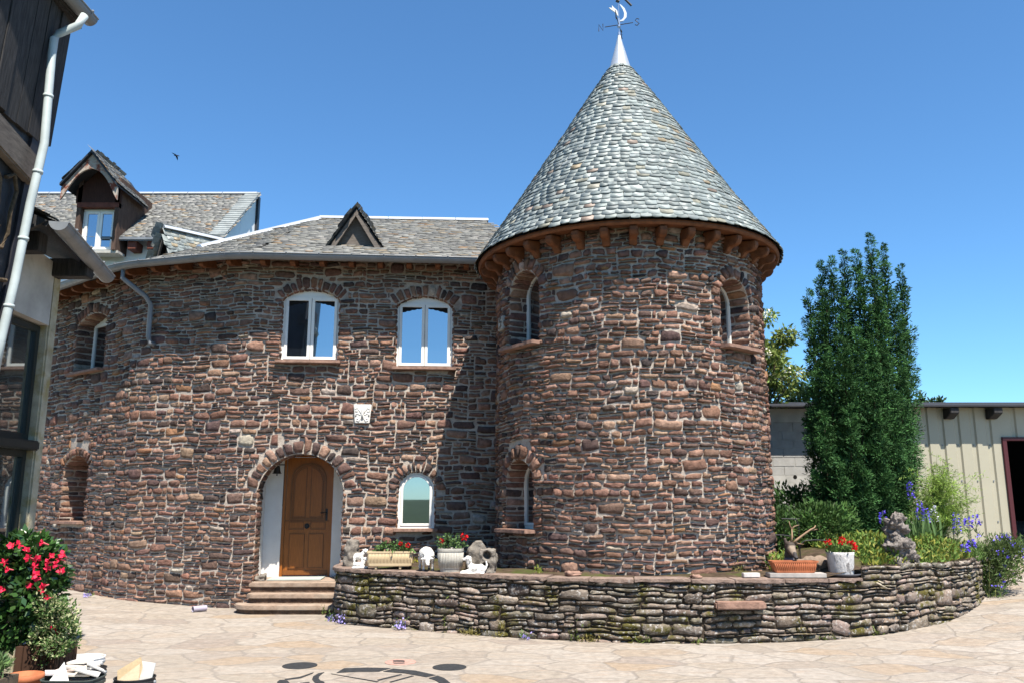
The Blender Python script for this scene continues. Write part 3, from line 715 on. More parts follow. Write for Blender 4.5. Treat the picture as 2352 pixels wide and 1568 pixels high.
# ================================================================== STONE HOUSE
HP = Path([(-13.2, 21.1), (-9.0, 17.75), (-7.85, 16.87), (-7.50, 16.60), (-7.1, 16.50), (-5.85, 16.13), (-5.35, 15.99), (-4.9, 16.0), (.6, 16.46)], 2)
house = thing('stone_house', 'two storey red rubble stone house with arched oak door and slate roof', 'house', (-4, 18, 0))
EZ = 6.64                                                              # eave height
def opening_px(path, u0, u1, vb, vspring, vcrown, um=None, **k):
    s0, z0 = path.hit(u0, vb); s1, _ = path.hit(u1, vb); mid = um or (u0 + u1) / 2
    _, zs = path.hit(mid, vspring); _, zt = path.hit(mid, vcrown)
    return dict(s0=s0, s1=s1, z0=z0, zs=zs, rise=max(zt - zs, .05), **k)
o_wl = opening_px(HP, 641, 776, 829, 688, 664, 712, vl=.24, vw=.105, reveal=.22)
o_wr = opening_px(HP, 907, 1040, 844, 703, 680, 975, vl=.24, vw=.105, reveal=.22)
o_rd = opening_px(HP, 911, 998, 1214, 1125, 1081, vl=.2, vw=.085, reveal=.2)
o_rd['rise'] = min(o_rd['rise'], (o_rd['s1'] - o_rd['s0']) / 2)
o_dr = opening_px(HP, 580, 781, 1336, 1122, 1041, 683, vl=.27, vw=.135, reveal=.42, key=True)
o_lu = opening_px(HP, 168, 236, 860, 742, 724, vl=.24, vw=.12, reveal=.44)
o_ll = opening_px(HP, 135, 192, 1196, 1072, 1046, vl=.21, vw=.11, reveal=.62)
o_dr['z0'] = .46
HOUSE_OPEN = [o_wl, o_wr, o_rd, o_dr, o_lu, o_ll]
rubble('wall', HP, .2, HP.L - .05, -.12, EZ + .22, HOUSE_OPEN, house, [M['stone'], M['mortar']], PAL_HOUSE, cw=.05, ch=.033,
       hdist=((1, .05), (2, .22), (3, .38), (4, .23), (5, .10)), wdist=(3, 8), bulge=(.010, .050), joint=.0112, big=.06)
# dark backing behind the openings so that no daylight leaks in
for o in HOUSE_OPEN:
    if o is o_dr: continue
    mb = MB()
    f = HP.frame((o['s0'] + o['s1']) / 2, 0, 0); w = (o['s1'] - o['s0']) / 2 + .12
    mb.box(-w, w, -o['reveal'] - .10, -o['reveal'] - .02, o['z0'] - .1, o['zs'] + o['rise'] + .1, f); mb.done('inner_wall', M['dark'], house)

def local_arch(o, inset=0.0, n=16, base=0.0):
    c = (o['s0'] + o['s1']) / 2
    q = dict(o); q['s0'] = o['s0'] - c + inset; q['s1'] = o['s1'] - c - inset; q['z0'] = o['z0'] + base
    q['rise'] = max(o['rise'] - inset * .3, .02)
    if abs(o['rise'] - (o['s1'] - o['s0']) / 2) < .03: q['rise'] = (q['s1'] - q['s0']) / 2
    return arch_pts(q, n)
def sill_part(parent, path, o, proud=.165, th=.06, ext=.05, mat='sill'):
    f = path.frame((o['s0'] + o['s1']) / 2, 0, 0); w = (o['s1'] - o['s0']) / 2 + ext; m = MB()
    n = 8; top = o['z0'] + .012
    for i in range(n):
        x0 = -w + 2 * w * i / n; x1 = -w + 2 * w * (i + 1) / n
    P = [(-w, -.28), (-w - .01, proud - .02)] + [(-w + 2 * w * i / n, proud + random.uniform(-.012, .012)) for i in range(n + 1)] + [(w + .01, proud - .02), (w, -.28)]
    m.add([(x, y, top) for x, y in P] + [(x, y, top - th) for x, y in P], [list(range(len(P))), list(range(2 * len(P) - 1, len(P) - 1, -1))] +
          [(i, (i + 1) % len(P), len(P) + (i + 1) % len(P), len(P) + i) for i in range(len(P))], f)
    return m.done('sill', M[mat], parent, bevel=.008)
def casement(parent, path, o, depth, two=True, label=None, arched_glass=False, valance=True, fw=.055, sill=True):
    """white timber window set back in its opening: window > sash, pane, sill, valance"""
    f = path.frame((o['s0'] + o['s1']) / 2, 0, -depth); w = (o['s1'] - o['s0']) / 2; m = MB()
    out = local_arch(o, -.02)
    if arched_glass:
        inn = local_arch(o, fw, base=fw); zb = o['z0'] + fw
        m.ring(out, inn, -.06, 0, f); win = m.done('window', M['white'], parent, bevel=.004)
        i2 = local_arch(o, fw + .05, base=fw + .05); i1 = local_arch(o, fw + .004, base=fw + .004)
        m = MB(); m.ring(i1, i2, -.05, .012, f); m.done('sash', M['white'], win, bevel=.004)
        m = MB(); m.prism(i2, -.03, -.02, f); m.done('pane', M['glass'], win)
    else:
        ztop = o['zs'] + o['rise'] * .25; x0, x1, z0, z1 = -w + fw, w - fw, o['z0'] + fw, ztop
        n = len(out)
        # outline of the hole with as many points as the frame outline
        hole = [(x0, z0)] + [(x0 + (x1 - x0) * k / (n - 3), z1) for k in range(n - 2)] + [(x1, z0)]
        m.ring(out, hole, -.06, 0, f); m.box(x0, x1, .0, .012, z1 - .012, z1 + .02, f)
        win = m.done('window', M['white'], parent, bevel=.003)
        xm = (x0 + x1) / 2
        for a, b in (((x0, xm), (xm, x1)) if two else ((x0, x1),)):
            g = .004; st = .058
            q = lambda i: [(a + g + i, z0 + g + i), (a + g + i, z1 - g - i), (b - g - i, z1 - g - i), (b - g - i, z0 + g + i)]
            m = MB(); m.ring(q(0), q(st), -.045, .016, f); sh = m.done('sash', M['white'], win, bevel=.005)
            m = MB(); m.prism(q(st), -.02, -.012, f); m.done('pane', M['glass'], win)
            if valance:
                A, B = a + g + st, b - g - st; T = z1 - g - st; left = a == x0; k = 16; low = []
                for i in range(k + 1):
                    t = i / k; e = t if left else 1 - t                 # deep at the outer side, thin by the mullion
                    low.append((A + (B - A) * t, T - .02 - .085 * (1 - e) ** 1.3 - .012 * abs(math.sin(t * math.pi * 4))))
                m = MB(); m.prism([(A, T)] + low + [(B, T)], -.0115, -.009, f); m.done('valance', M['dark'], win)
    if sill: sill_part(win, path, o)
    return win
w1 = casement(house, HP, o_wl, .10)
w1['label'] = 'wider upper casement window nearest the door axis'
casement(house, HP, o_wr, .10)['label'] = 'narrower upper casement window beside the tower'
casement(house, HP, o_rd, .06, two=False, arched_glass=True)['label'] = 'small round topped white window'
casement(house, HP, o_lu, .36, two=False, valance=False)['label'] = 'deep set window in the shaded left wall'
casement(house, HP, o_ll, .55, two=False, arched_glass=True)['label'] = 'deep dark arched window low on the left wall'

# --- door recess
fd = HP.frame((o_dr['s0'] + o_dr['s1']) / 2, 0, 0); O0 = fd(0, 0, 0)
def to_local(f, p):
    o = f(0, 0, 0); ax = f(1, 0, 0) - o; ay = f(0, 1, 0) - o; d = Vector(p) - o
    return d.dot(ax), d.dot(ay), p[2]
hw = (o_dr['s1'] - o_dr['s0']) / 2; DZ = .47; RD = 1.0
dl = to_local(fd, atY(641, 1326, 17.1))[0]; dr_ = to_local(fd, atY(757, 1326, 17.1))[0]; dt = 2.88
mb = MB()
L0, L1 = -hw - .06, hw + .08
mb.box(L0, dl, -RD - .12, -RD, DZ, 3.3, fd); mb.box(dr_, L1, -RD - .12, -RD, DZ, 3.3, fd); mb.box(dl, dr_, -RD - .12, -RD, dt, 3.3, fd)
mb.box(L0 - .1, L0, -RD - .1, -.40, DZ, 3.3, fd); mb.box(L1, L1 + .1, -RD - .1, -.40, DZ, 3.3, fd)
mb.box(L0 - .1, L1 + .1, -RD - .1, -.40, 3.3, 3.4, fd)
mb.done('porch_wall', M['plaster'], house)
mb = MB(); mb.box(-hw - .2, hw + .2, -RD - .3, .0, DZ - .12, DZ, fd); mb.done('threshold', M['step'], house)
# door leaf with frame, arched and square panels
door_root = MB(); fwid = .055
door_root.box(dl, dl + fwid, -RD - .14, -RD - .03, DZ, dt, fd); door_root.box(dr_ - fwid, dr_, -RD - .14, -RD - .03, DZ, dt, fd)
door_root.box(dl + fwid, dr_ - fwid, -RD - .14, -RD - .03, dt - fwid, dt, fd)
a0, a1 = dl + fwid + .004, dr_ - fwid - .004
door_root.box(a0, a1, -RD - .11, -RD - .065, DZ + .02, dt - fwid - .004, fd)
door = door_root.done('door', M['door'], house, bevel=.004)
def strip_loop(pts, wd, y0, y1, mb, closed=True):
    n = len(pts); cx = sum(p[0] for p in pts) / n; cz = sum(p[1] for p in pts) / n
    inn = []
    for i in range(n):
        p, q, r = Vector(pts[i - 1]), Vector(pts[i]), Vector(pts[(i + 1) % n])
        d = ((q - p).normalized() + (r - q).normalized()).normalized(); nn = Vector((-d.y, d.x))
        if nn.dot(Vector((cx, cz)) - q) < 0: nn = -nn
        c = max(.5, abs((q - p).normalized().dot(d))); inn.append(tuple(q + nn * wd / c))
    mb.ring(pts, inn, y0, y1, fd)
dw = a1 - a0; xm = (a0 + a1) / 2; H_ = dt - DZ
rail = DZ + H_ * .37; rail2 = DZ + H_ * .445; aw = dw * .5 - .085; zsp = DZ + H_ * .93 - aw
mb = MB()
arc = [(xm - aw, rail2 + .03)] + [(xm - aw * math.cos(math.pi * k / 20), zsp + aw * math.sin(math.pi * k / 20)) for k in range(21)] + [(xm + aw, rail2 + .03)]
strip_loop(arc, .035, -RD - .066, -RD - .045, mb)
arc2 = [(xm + (x - xm) * .86, rail2 + .055 if i in (0, 22) else zsp + (z - zsp) * .86) for i, (x, z) in enumerate(arc)]
strip_loop(arc2, .012, -RD - .066, -RD - .052, mb)
mb.done('arch_moulding', M['door_dark'], door, bevel=.004)
for sg in (-1, 1):
    x0, x1 = (xm - aw * .80, xm - .04) if sg < 0 else (xm + .04, xm + aw * .80)
    k = [(x0, rail2 + .08), (x1, rail2 + .08)]; top = []
    for i in range(9):
        x = x1 + (x0 - x1) * i / 8; top.append((x, zsp + math.sqrt(max((aw * .80) ** 2 - (x - xm) ** 2, 0)) - .015))
    P = k + top
    mb = MB(); mb.prism(P, -RD - .066, -RD - .056, fd); pn = mb.done('door_panel', M['door'], door, bevel=.004)
    mb = MB(); strip_loop(P, .014, -RD - .066, -RD - .048, mb); mb.done('moulding', M['door_dark'], pn)
    x0, x1 = (a0 + .10, xm - .035) if sg < 0 else (xm + .035, a1 - .10)
    P = [(x0, DZ + .16), (x1, DZ + .16), (x1, rail - .06), (x0, rail - .06)]
    mb = MB(); mb.prism(P, -RD - .066, -RD - .056, fd); pn = mb.done('door_panel', M['door'], door, bevel=.004)
    mb = MB(); strip_loop(P, .014, -RD - .066, -RD - .046, mb); mb.done('moulding', M['door_dark'], pn)
    P = [(x0 - .02, rail + .02), (x1 - .03 if sg < 0 else x1 + .02, rail + .02), (x1 - .03 if sg < 0 else x1 + .02, rail2 - .01), (x0 - .02, rail2 - .01)]
    if sg > 0: P = [(x0 + .03, rail + .02), (x1 + .02, rail + .02), (x1 + .02, rail2 - .01), (x0 + .03, rail2 - .01)]
    mb = MB(); strip_loop(P, .012, -RD - .066, -RD - .05, mb); mb.done('rail_moulding', M['door_dark'], door)
mb = MB(); mb.box(a0, a1, -RD - .066, -RD - .05, rail2 + .0, rail2 + .02, fd); mb.done('door_rail', M['door_dark'], door, bevel=.004); mb = MB(); mb.box(a0, a1, -RD - .066, -RD - .05, DZ + .03, DZ + .12, fd); mb.done('door_rail', M['door_dark'], door, bevel=.004)
mb = MB(); zc = (rail + rail2) / 2
mb.tube([fd(xm, -RD - .066, zc), fd(xm, -RD - .04, zc)], .05, 16); mb.tube([fd(xm + .032 * math.cos(t * .42), -RD - .028, zc - .012 + .038 * math.sin(t * .42)) for t in range(16)], .007, 6)
mb.done('knocker', M['black'], door)
mb = MB(); hx = a1 - .06
mb.box(hx - .02, hx + .02, -RD - .066, -RD - .055, rail2 + .0, rail2 + .25, fd)
mb.tube([fd(hx, -RD - .06, rail2 + .17), fd(hx, -RD - .02, rail2 + .17), fd(hx - .03, -RD - .012, rail2 + .172), fd(hx - .12, -RD - .012, rail2 + .168)], .009, 8)
mb.done('handle', M['black'], door)
mb = MB(); mb.box(dl - .06, dr_ - .06, -RD + .2, -.16, DZ + .003, DZ + .022, fd)
mat_ = mb.done('door_mat', mk('pale green slab', (.40, .45, .41), .85, .2, n1=(8, .1)), None, bevel=.004)
props(mat_, 'pale grey green slab lying on the sill before the oak door', 'door mat')

# --- eaves: gutter line outside the wall
SL_ = np.linspace(.05, HP.L - 1.15, 60)
def eave_pts(dist, z, s_from=.05, s_to=None, n=60):
    S = np.linspace(s_from, s_to if s_to else HP.L - .95, n)
    return [Vector(p) for p in HP.map(S, np.full(n, z), dist)]
OV = .53
# roof corner points
R0 = Vector((-4.73, 19.5, 8.76)); R1 = Vector((-.6, 20.1, 8.76)); R1b = Vector((2.2, 20.5, 8.76))
eA1 = Vector(HP.map([HP.L - .05], np.array([EZ]), OV)[0]); eA1b = eA1 + Vector((2.6, .2, 0))
sE1 = HP.hit(560, 1100)[0]; sE2 = HP.hit(345, 1100)[0]
eE1 = Vector(HP.map([sE1], np.array([EZ]), OV)[0]); eE2 = Vector(HP.map([sE2], np.array([EZ]), OV + .05)[0]); eE3 = Vector(HP.map([.2], np.array([EZ]), OV)[0])
RB = Vector((-8.2, 23.5, 8.3))
_n = (eA1 - eE1).cross(R0 - eE1)
R1.z -= (R1 - eE1).dot(_n) / _n.z
mb = MB()
def slab(pts, th=.05):
    n = len(pts); nn = (pts[1] - pts[0]).cross(pts[2] - pts[0]).normalized()
    if nn.z < 0: nn = -nn
    mb.add([p - nn * .03 for p in pts] + [p - nn * th for p in pts], [list(range(n)), list(range(n, 2 * n))[::-1]] + [(i, (i + 1) % n, n + (i + 1) % n, n + i) for i in range(n)])
slab([eE1, eA1, R1, R0]); slab([eE2, eE1, R0]); slab([eE3, eE2, R0]); slab([eE3, R0, RB]); slab([R0, R1, R1 + Vector((0, 3.5, -2.2)), R0 + Vector((0, 3.5, -2.2))])
roof = mb.done('roof', M['oldwood'], house)
def plane_slates(A, B, poly3, e, w, pal, lift=.0):
    X = (B - A).normalized(); N = X.cross(poly3 - A).normalized(); N = N if N.z > 0 else -N; Yd = N.cross(X)
    return X, Yd, N
def tri_slates(A, B, others, e=.125, w=(.14, .24), back=.05):
    """slates on the plane of A,B (eave) and the other corners"""
    X = (B - A).normalized(); N = X.cross(others[0] - A).normalized(); N = N if N.z > 0 else -N; Yd = N.cross(X)
    poly = [(0, -back), ((B - A).dot(X), -back)] + [((p - A).dot(X), (p - A).dot(Yd)) for p in others]
    return slate_plane(A, X, Yd, poly, e, w)
it = tri_slates(eE1, eA1, [R1, R0], e=.105) + tri_slates(eE2, eE1, [R0], e=.105)
slates_build(it, SL_OLD, 'slates', M['old_slate'], roof)
it = tri_slates(eE3, eE2, [R0, RB], e=.16, w=(.2, .3)); slates_build(it, SL_OLD, 'rear_slates', M['old_slate'], roof)
mb = MB()
def cap(p, q, r=.075, m=None):
    d = (q - p).normalized(); sd = d.cross(Vector((0, 0, 1))).normalized()
    prof = [(-.15, -.05), (-.09, .02), (-.03, .05), (.03, .05), (.09, .02), (.15, -.05)]
    V = [p + sd * x + Vector((0, 0, z + .03)) for x, z in prof] + [q + sd * x + Vector((0, 0, z + .03)) for x, z in prof]
    mb.add(V, [(i, i + 1, 7 + i, 6 + i) for i in range(5)] + [(5, 4, 3, 2, 1, 0), (6, 7, 8, 9, 10, 11), (0, 6, 11, 5)])
n = 5
for i in range(n): cap(R0.lerp(R1, i / n), R0.lerp(R1, (i + .985) / n))
mb.done('ridge_cap', M['zinc_light'], roof)
mb = MB(); cap(R0, eE2.lerp(R0, .25)); mb.done('hip_flashing', M['zinc_light'], roof)
# gutter: half round swept along the eave
def gutter_sweep(pts, r=.075, th=.006, name='gutter', parent=None, mat='gutter', joints=True, out=None):
    pts = [Vector(p) for p in pts]; V = []; F = []; k = 9; mbg = MB()
    for i, p in enumerate(pts):
        t = (pts[min(i + 1, len(pts) - 1)] - pts[max(i - 1, 0)]); t.z = 0; t.normalize(); sd = Vector((t.y, -t.x, 0))
        for rr in (r, r - th):
            for a in range(k):
                A = math.pi * a / (k - 1); V.append(p + sd * (-rr * math.cos(A)) + Vector((0, 0, -rr * math.sin(A))))
    m = 2 * k
    for i in range(len(pts) - 1):
        for a in range(k - 1):
            F.append((i * m + a, i * m + a + 1, (i + 1) * m + a + 1, (i + 1) * m + a)); F.append((i * m + k + a + 1, i * m + k + a, (i + 1) * m + k + a, (i + 1) * m + k + a + 1))
        F.append((i * m, (i + 1) * m, (i + 1) * m + k, i * m + k)); F.append((i * m + k - 1, i * m + 2 * k - 1, (i + 1) * m + 2 * k - 1, (i + 1) * m + k - 1))
    for e in (0, len(pts) - 1): F.append([e * m + a for a in range(k)])
    mbg.add(V, F)
    # rolled front bead and collars
    L = 0; nxt = .3
    for i, p in enumerate(pts[:-1]):
        q = pts[i + 1]; t = (q - p); l = t.length; td = t.normalized(); sd = Vector((td.y, -td.x, 0)).normalized()
        mbg.tube([p + sd * r, q + sd * r], .011, 6)
        while joints and nxt < L + l:
            c = p + td * (nxt - L); 
            V = []
            for w_ in (-.012, .012):
                for a in range(k):
                    A = math.pi * a / (k - 1); V.append(c + td * w_ + sd * (-(r + .008) * math.cos(A)) + Vector((0, 0, -(r + .008) * math.sin(A) + .006)))
            mbg.add(V, [(a, a + 1, k + a + 1, k + a) for a in range(k - 1)]); ball(mbg, tuple(c + sd * (r + .006) + Vector((0, 0, .012))), .016, n=5)
            nxt += .62
        L += l
    return mbg.done(name, M[mat], parent, smooth=False)
gp = eave_pts(OV + .07, EZ - .03, .05, HP.L - 1.02, 70)
gutter_sweep(gp, .105, parent=house)
# fascia, soffit and rafter ends
fas = MB(); a = eave_pts(OV - .01, EZ - .02, .05, HP.L - .1, 60); b = eave_pts(-.02, EZ + .13, .05, HP.L - .1, 60)
V = [p for q in zip(a, b) for p in q]; V2 = [p - Vector((0, 0, .03)) for p in V]; n = len(a)
fas.add(V + V2, [(2 * i, 2 * i + 2, 2 * i + 3, 2 * i + 1) for i in range(n - 1)] + [(2 * n + 2 * i, 2 * n + 2 * i + 1, 2 * n + 2 * i + 3, 2 * n + 2 * i + 2) for i in range(n - 1)] + [(2 * i, 2 * n + 2 * i, 2 * n + 2 * i + 2, 2 * i + 2) for i in range(n - 1)])
fas.done('soffit', M['wood'], house)
s = .35
while s < HP.L - .5:
    f = HP.frame(s, EZ, 0); m = MB()
    P = [(-.1, .16), (OV - .06, -.04), (OV - .06, -.13), (OV - .10, -.17), (OV - .2, -.18), (-.1, -.07)]
    m.add([(-.05, y, z) for y, z in P] + [(.05, y, z) for y, z in P], [tuple(range(6))[::-1], tuple(range(6, 12))] + [(i, (i + 1) % 6, 6 + (i + 1) % 6, 6 + i) for i in range(6)], f)
    m.done('rafter_end', M['wood'], house, bevel=.006); s += .565
# downpipe that dies into the wall
s1 = HP.hit(325, 900)[0]; pz = [atY(317, 620, 16.3)]
sP0 = HP.hit(330, 800)[0]
P = [HP.map([sP0 - .05], np.array([EZ - .06]), OV + .05)[0], HP.map([sP0 - .05], np.array([EZ - .30]), OV + .05)[0], HP.map([sP0 + .02], np.array([EZ - .42]), OV - .06)[0],
     HP.map([sP0 + .14], np.array([EZ - .62]), .2)[0], HP.map([sP0 + .2], np.array([EZ - .78]), .11)[0], HP.map([sP0 + .2], np.array([EZ - 1.45]), .10)[0], HP.map([sP0 + .24], np.array([EZ - 1.56]), .09)[0], HP.map([sP0 + .30], np.array([EZ - 1.6]), .02)[0]]
mb = MB(); mb.tube([tuple(p) for p in P], .05, 12); mb.done('downpipe', M['gutter'], house, smooth=True)

# --- gablets on the roof
def gablet(name, parent, base_l, base_r, apex, ridge_end, over=.16, label=None, pal=SL_OLD, new=False):
    """small slated gable: front triangle, barge boards, two slate slopes running back"""
    bl, br, ap, re = Vector(base_l), Vector(base_r), Vector(apex), Vector(ridge_end)
    back = re - ap; nrm = -back.normalized(); mbx = MB()
    mbx.add([bl, br, ap - Vector((0, 0, .03)), bl + back * .9, br + back * .9], [(0, 1, 2), (0, 2, 3), (1, 4, 2)])
    g = mbx.done(name, M['greywood'], parent)
    if label: g['label'] = label
    for e, o_ in ((bl, br), (br, bl)):                                  # barge boards and roof slopes
        d = (e - ap).normalized(); out = nrm * over; low = e + d * .16; m = MB()
        pn = d.cross(back.normalized()).normalized(); pn = pn if pn.z > 0 else -pn
        Pq = [ap + out, low + out, low + out - pn * .12, ap + out - Vector((0, 0, .15))]
        m.add(Pq + [p - nrm * .04 for p in Pq], [(0, 1, 2, 3), (7, 6, 5, 4)] + [(i, (i + 1) % 4, 4 + (i + 1) % 4, 4 + i) for i in range(4)]); m.done('barge_board', M['greywood'], g)
        m = MB(); Q = [ap + out, low + out, low + back * .75, re + Vector((0, 0, .0))]
        m.add([p + pn * .01 for p in Q] + [p - pn * .02 for p in Q], [(0, 1, 2, 3), (7, 6, 5, 4)] + [(i, (i + 1) % 4, 4 + (i + 1) % 4, 4 + i) for i in range(4)]); sl = m.done('roof_slope', M['old_slate'] if not new else M['slate'], g)
        A_, B_ = (low + out * 1.15, low + back * .9) ; X = (B_ - A_).normalized(); Yd = (-d - X * (-d).dot(X)).normalized(); L = (low - ap).length
        if np.dot(np.cross(X, Yd), pn) < 0: A_ = B_; X = -X
        it_ = slate_plane(A_ + pn * .015, X, Yd, [(0, -.03), ((B_ - A_).length or back.length, -.03), (back.length + over, L), (0, L)] if A_ != B_ else [(0, -.03), (back.length, -.03), (back.length + over * .8, L), (0, L)], .11, (.13, .2))
        if it_: slates_build(it_, pal, 'slates', M['slate'] if new else M['old_slate'], g)
    return g
def on_plane(u, v, A, B, C):
    n = (B - A).cross(C - A); d = ray(u, v); o = Vector((0, 0, CAMH)); t = (A - o).dot(n) / d.dot(n)
    return o + d * t
bl = on_plane(762, 566, eE1, eA1, R0); br = on_plane(876, 568, eE1, eA1, R0)
ym = (bl.y + br.y) / 2; ap = atY(822, 486, ym); bl.y = br.y = ym; bl.z = br.z = (bl.z + br.z) / 2
re = Vector((ap.x + .1, ap.y + (ap.z - bl.z) / .55 + .3, ap.z))
gablet('gablet', house, bl, br, ap, re, label='triangular timber gablet in the front roof slope')
a1_ = atY(394, 529, 18.1); d_ = Vector((.72, .69, 0)); re2 = a1_ + d_ * 2.4; sd = Vector((-.69, .72, 0))
g2 = gablet('gablet', house, a1_ + sd * .62 + Vector((0, 0, -1.0)), a1_ - sd * .62 + Vector((0, 0, -1.0)), a1_, re2, label='larger side gablet with bright slates behind the hip', pal=SL_NEW, new=True)
mb = MB(); cap(a1_ - d_ * .2, re2); mb.done('ridge_cap', M['zinc_light'], g2)

# ================================================================== ROUND TOWER
TC = Vector((2.12, 14.97)); TR = 2.37; TE = 6.22
tower = thing('round_tower', 'round red stone tower with conical slate roof and zinc spire', 'tower', (TC.x, TC.y, .8))
def circle_path(c, r, a0, a1, n=400):
    return [(c.x + r * math.sin(a0 + (a1 - a0) * k / n), c.y - r * math.cos(a0 + (a1 - a0) * k / n)) for k in range(n + 1)]
TP = Path(circle_path(TC, TR, -math.pi * .999, math.pi * .999))
def t_open(u0, u1, vb, vs_, vc, **k):
    o = opening_px(TP, u0, u1, vb, vs_, vc, **k); o['rise'] = min(max(o['rise'], (o['s1'] - o['s0']) * .42), (o['s1'] - o['s0']) / 2); return o
t1 = t_open(1171, 1240, 803, 668, 634, vl=.21, vw=.11, reveal=.46)
t2 = t_open(1163, 1227, 1214, 1105, 1072, vl=.24, vw=.12, reveal=.46)
t3 = t_open(1658, 1724, 793, 690, 642, vl=.21, vw=.11, reveal=.46)
for t in (t1, t2, t3): print('tower opening', {k: round(v, 2) for k, v in t.items()})
TOPEN = [t1, t2, t3]
rubble('wall', TP, TP.L * .10, TP.L * .90, .6, TE + .02, TOPEN, tower, [M['stone'], M['mortar']], PAL_HOUSE, cw=.052, ch=.037,
       hdist=((1, .05), (2, .33), (3, .42), (4, .17)), wdist=(3, 6), bulge=(.014, .058), joint=.0115, jit=.008, big=.025)
mb = MB(); ba = circle_path(TC, TR - .03, math.pi * .78, math.pi * 1.22, 24)
mb.add([(x, y, z) for z in (.5, TE) for x, y in ba], [(i, i + 1, 26 + i, 25 + i) for i in range(24)]); mb.done('rear_wall', M['mortar'], tower)
mb = MB(); mb.lathe([(TR - .62, .5), (TR - .62, TE)], 48, (TC.x, TC.y, 0)); mb.done('inner_wall', M['dark'], tower)
for t, lb in ((t1, 'upper left arched tower window'), (t2, 'lower left arched tower window'), (t3, 'upper right arched tower window in deep reveal')):
    casement(tower, TP, t, .36, two=False, arched_glass=True)['label'] = lb
# eaves: soffit boards, fascia and corbels
RE = 2.745
mb = MB(); mb.lathe([(TR - .06, TE - .02), (RE - .03, TE - .09), (RE, TE - .06), (RE, TE - .01), (RE - .05, TE + .02), (TR - .06, TE + .06)], 96, (TC.x, TC.y, 0), caps=False)
mb.f += [[(5 * 96 + k), (5 * 96 + (k + 1) % 96), (k + 1) % 96, k] for k in range(96)]; mb.m += [0] * 96
mb.done('soffit', M['wood'], tower)
for k in range(36):
    a = 2 * math.pi * (k + .5) / 36; f = frame_fn((TC.x + TR * math.sin(a), TC.y - TR * math.cos(a), TE), (math.cos(a), math.sin(a), 0), (math.sin(a), -math.cos(a), 0))
    P = [(-.05, -.045), (RE - TR - .06, -.10), (RE - TR - .06, -.17), (RE - TR - .09, -.225), (RE - TR - .16, -.25), (RE - TR - .25, -.255), (.06, -.33), (-.05, -.34)]; n = len(P); m = MB()
    m.add([(-.062, y, z) for y, z in P] + [(.062, y, z) for y, z in P], [tuple(range(n))[::-1], tuple(range(n, 2 * n))] + [(i, (i + 1) % n, n + (i + 1) % n, n + i) for i in range(n)], f)
    m.done('corbel', M['wood'], tower, bevel=.012)
# slated cone, slightly bell shaped: radius against height, read off the silhouette
ZP = np.array([TE - .03, 6.42, 6.75, 7.25, 7.9, 8.6, 9.3, 10.26]); RP = np.array([2.79, 2.635, 2.41, 2.08, 1.67, 1.23, .80, .19])
cone_r = lambda z: np.interp(z, ZP, RP)
mb = MB(); mb.lathe([(r - .02, z) for r, z in zip(RP, ZP)], 72, (TC.x, TC.y, 0), caps=False); troof = mb.done('roof', M['slate'], tower, smooth=True)
arcL = np.concatenate([[0], np.cumsum(np.hypot(np.diff(ZP), np.diff(RP)))]); items = []; l = 0; row = 0
while l < arcL[-1] - .08:
    z = float(np.interp(l, arcL, ZP)); r = float(np.interp(l, arcL, RP)); z2 = float(np.interp(min(l + .2, arcL[-1]), arcL, ZP)); r2 = float(np.interp(min(l + .2, arcL[-1]), arcL, RP))
    sl = Vector((r2 - r, z2 - z)).normalized(); wq = .175 if r > .8 else .15 if r > .4 else .11
    n = max(int(2 * math.pi * r / wq), 9); e = .108 if r > .5 else .09; edges_ = np.cumsum(rng.uniform(.75, 1.25, n)); edges_ = edges_ / edges_[-1] * 2 * math.pi + random.random() * 6.28
    for k in range(n):
        a1_c = edges_[k]; wd = (edges_[k] - (edges_[k - 1] if k else edges_[-1] - 2 * math.pi)) * r; ac = a1_c - wd / r / 2
        S = np.array(slate_shape(wd * 1.02, e * 2.2, random.uniform(.008, .015), .022 + random.random() * .01)); 
        out = np.array([math.sin(ac), -math.cos(ac), 0]); tan = np.array([math.cos(ac), math.sin(ac), 0]); up = out * sl.x + np.array([0, 0, sl.y]); nrm = np.cross(tan, up)
        base = np.array([TC.x, TC.y, z]) + out * r + up * random.gauss(0, .012)
        tw = random.gauss(0, .03); xs = S[:, 0] + S[:, 1] * tw
        shrink = np.interp(S[:, 1], [0, e * 2.2], [1, max((r + sl.x * e * 2.2) / max(r, .05), .2)])
        items.append(base + (xs * shrink)[:, None] * tan + S[:, 1:2] * up + S[:, 2:] * nrm - (np.abs(xs)[:, None] ** 2 / max(2 * r, .1)) * out)
    l += e; row += 1
slates_build(items, SL_NEW, 'slates', M['slate'], troof)
spire = MB(); spire.lathe([(.225, 10.20), (.215, 10.24), (.19, 10.32), (.13, 10.55), (.075, 10.76), (.035, 10.93), (.026, 10.97)], 32, (TC.x, TC.y, 0)); spire.done('spire', M['zinc_light'], tower, smooth=True)
# little zinc chimney stub seen behind the cone's left shoulder
mb = MB(); c = atY(1208, 490, 17.6); mb.box(c.x - .12, c.x + .16, c.y, c.y + .3, c.z - 1.2, c.z + .2); mb.box(c.x - .16, c.x + .2, c.y - .04, c.y + .34, c.z + .2, c.z + .25)
mb.done('chimney', M['zinc'], house)

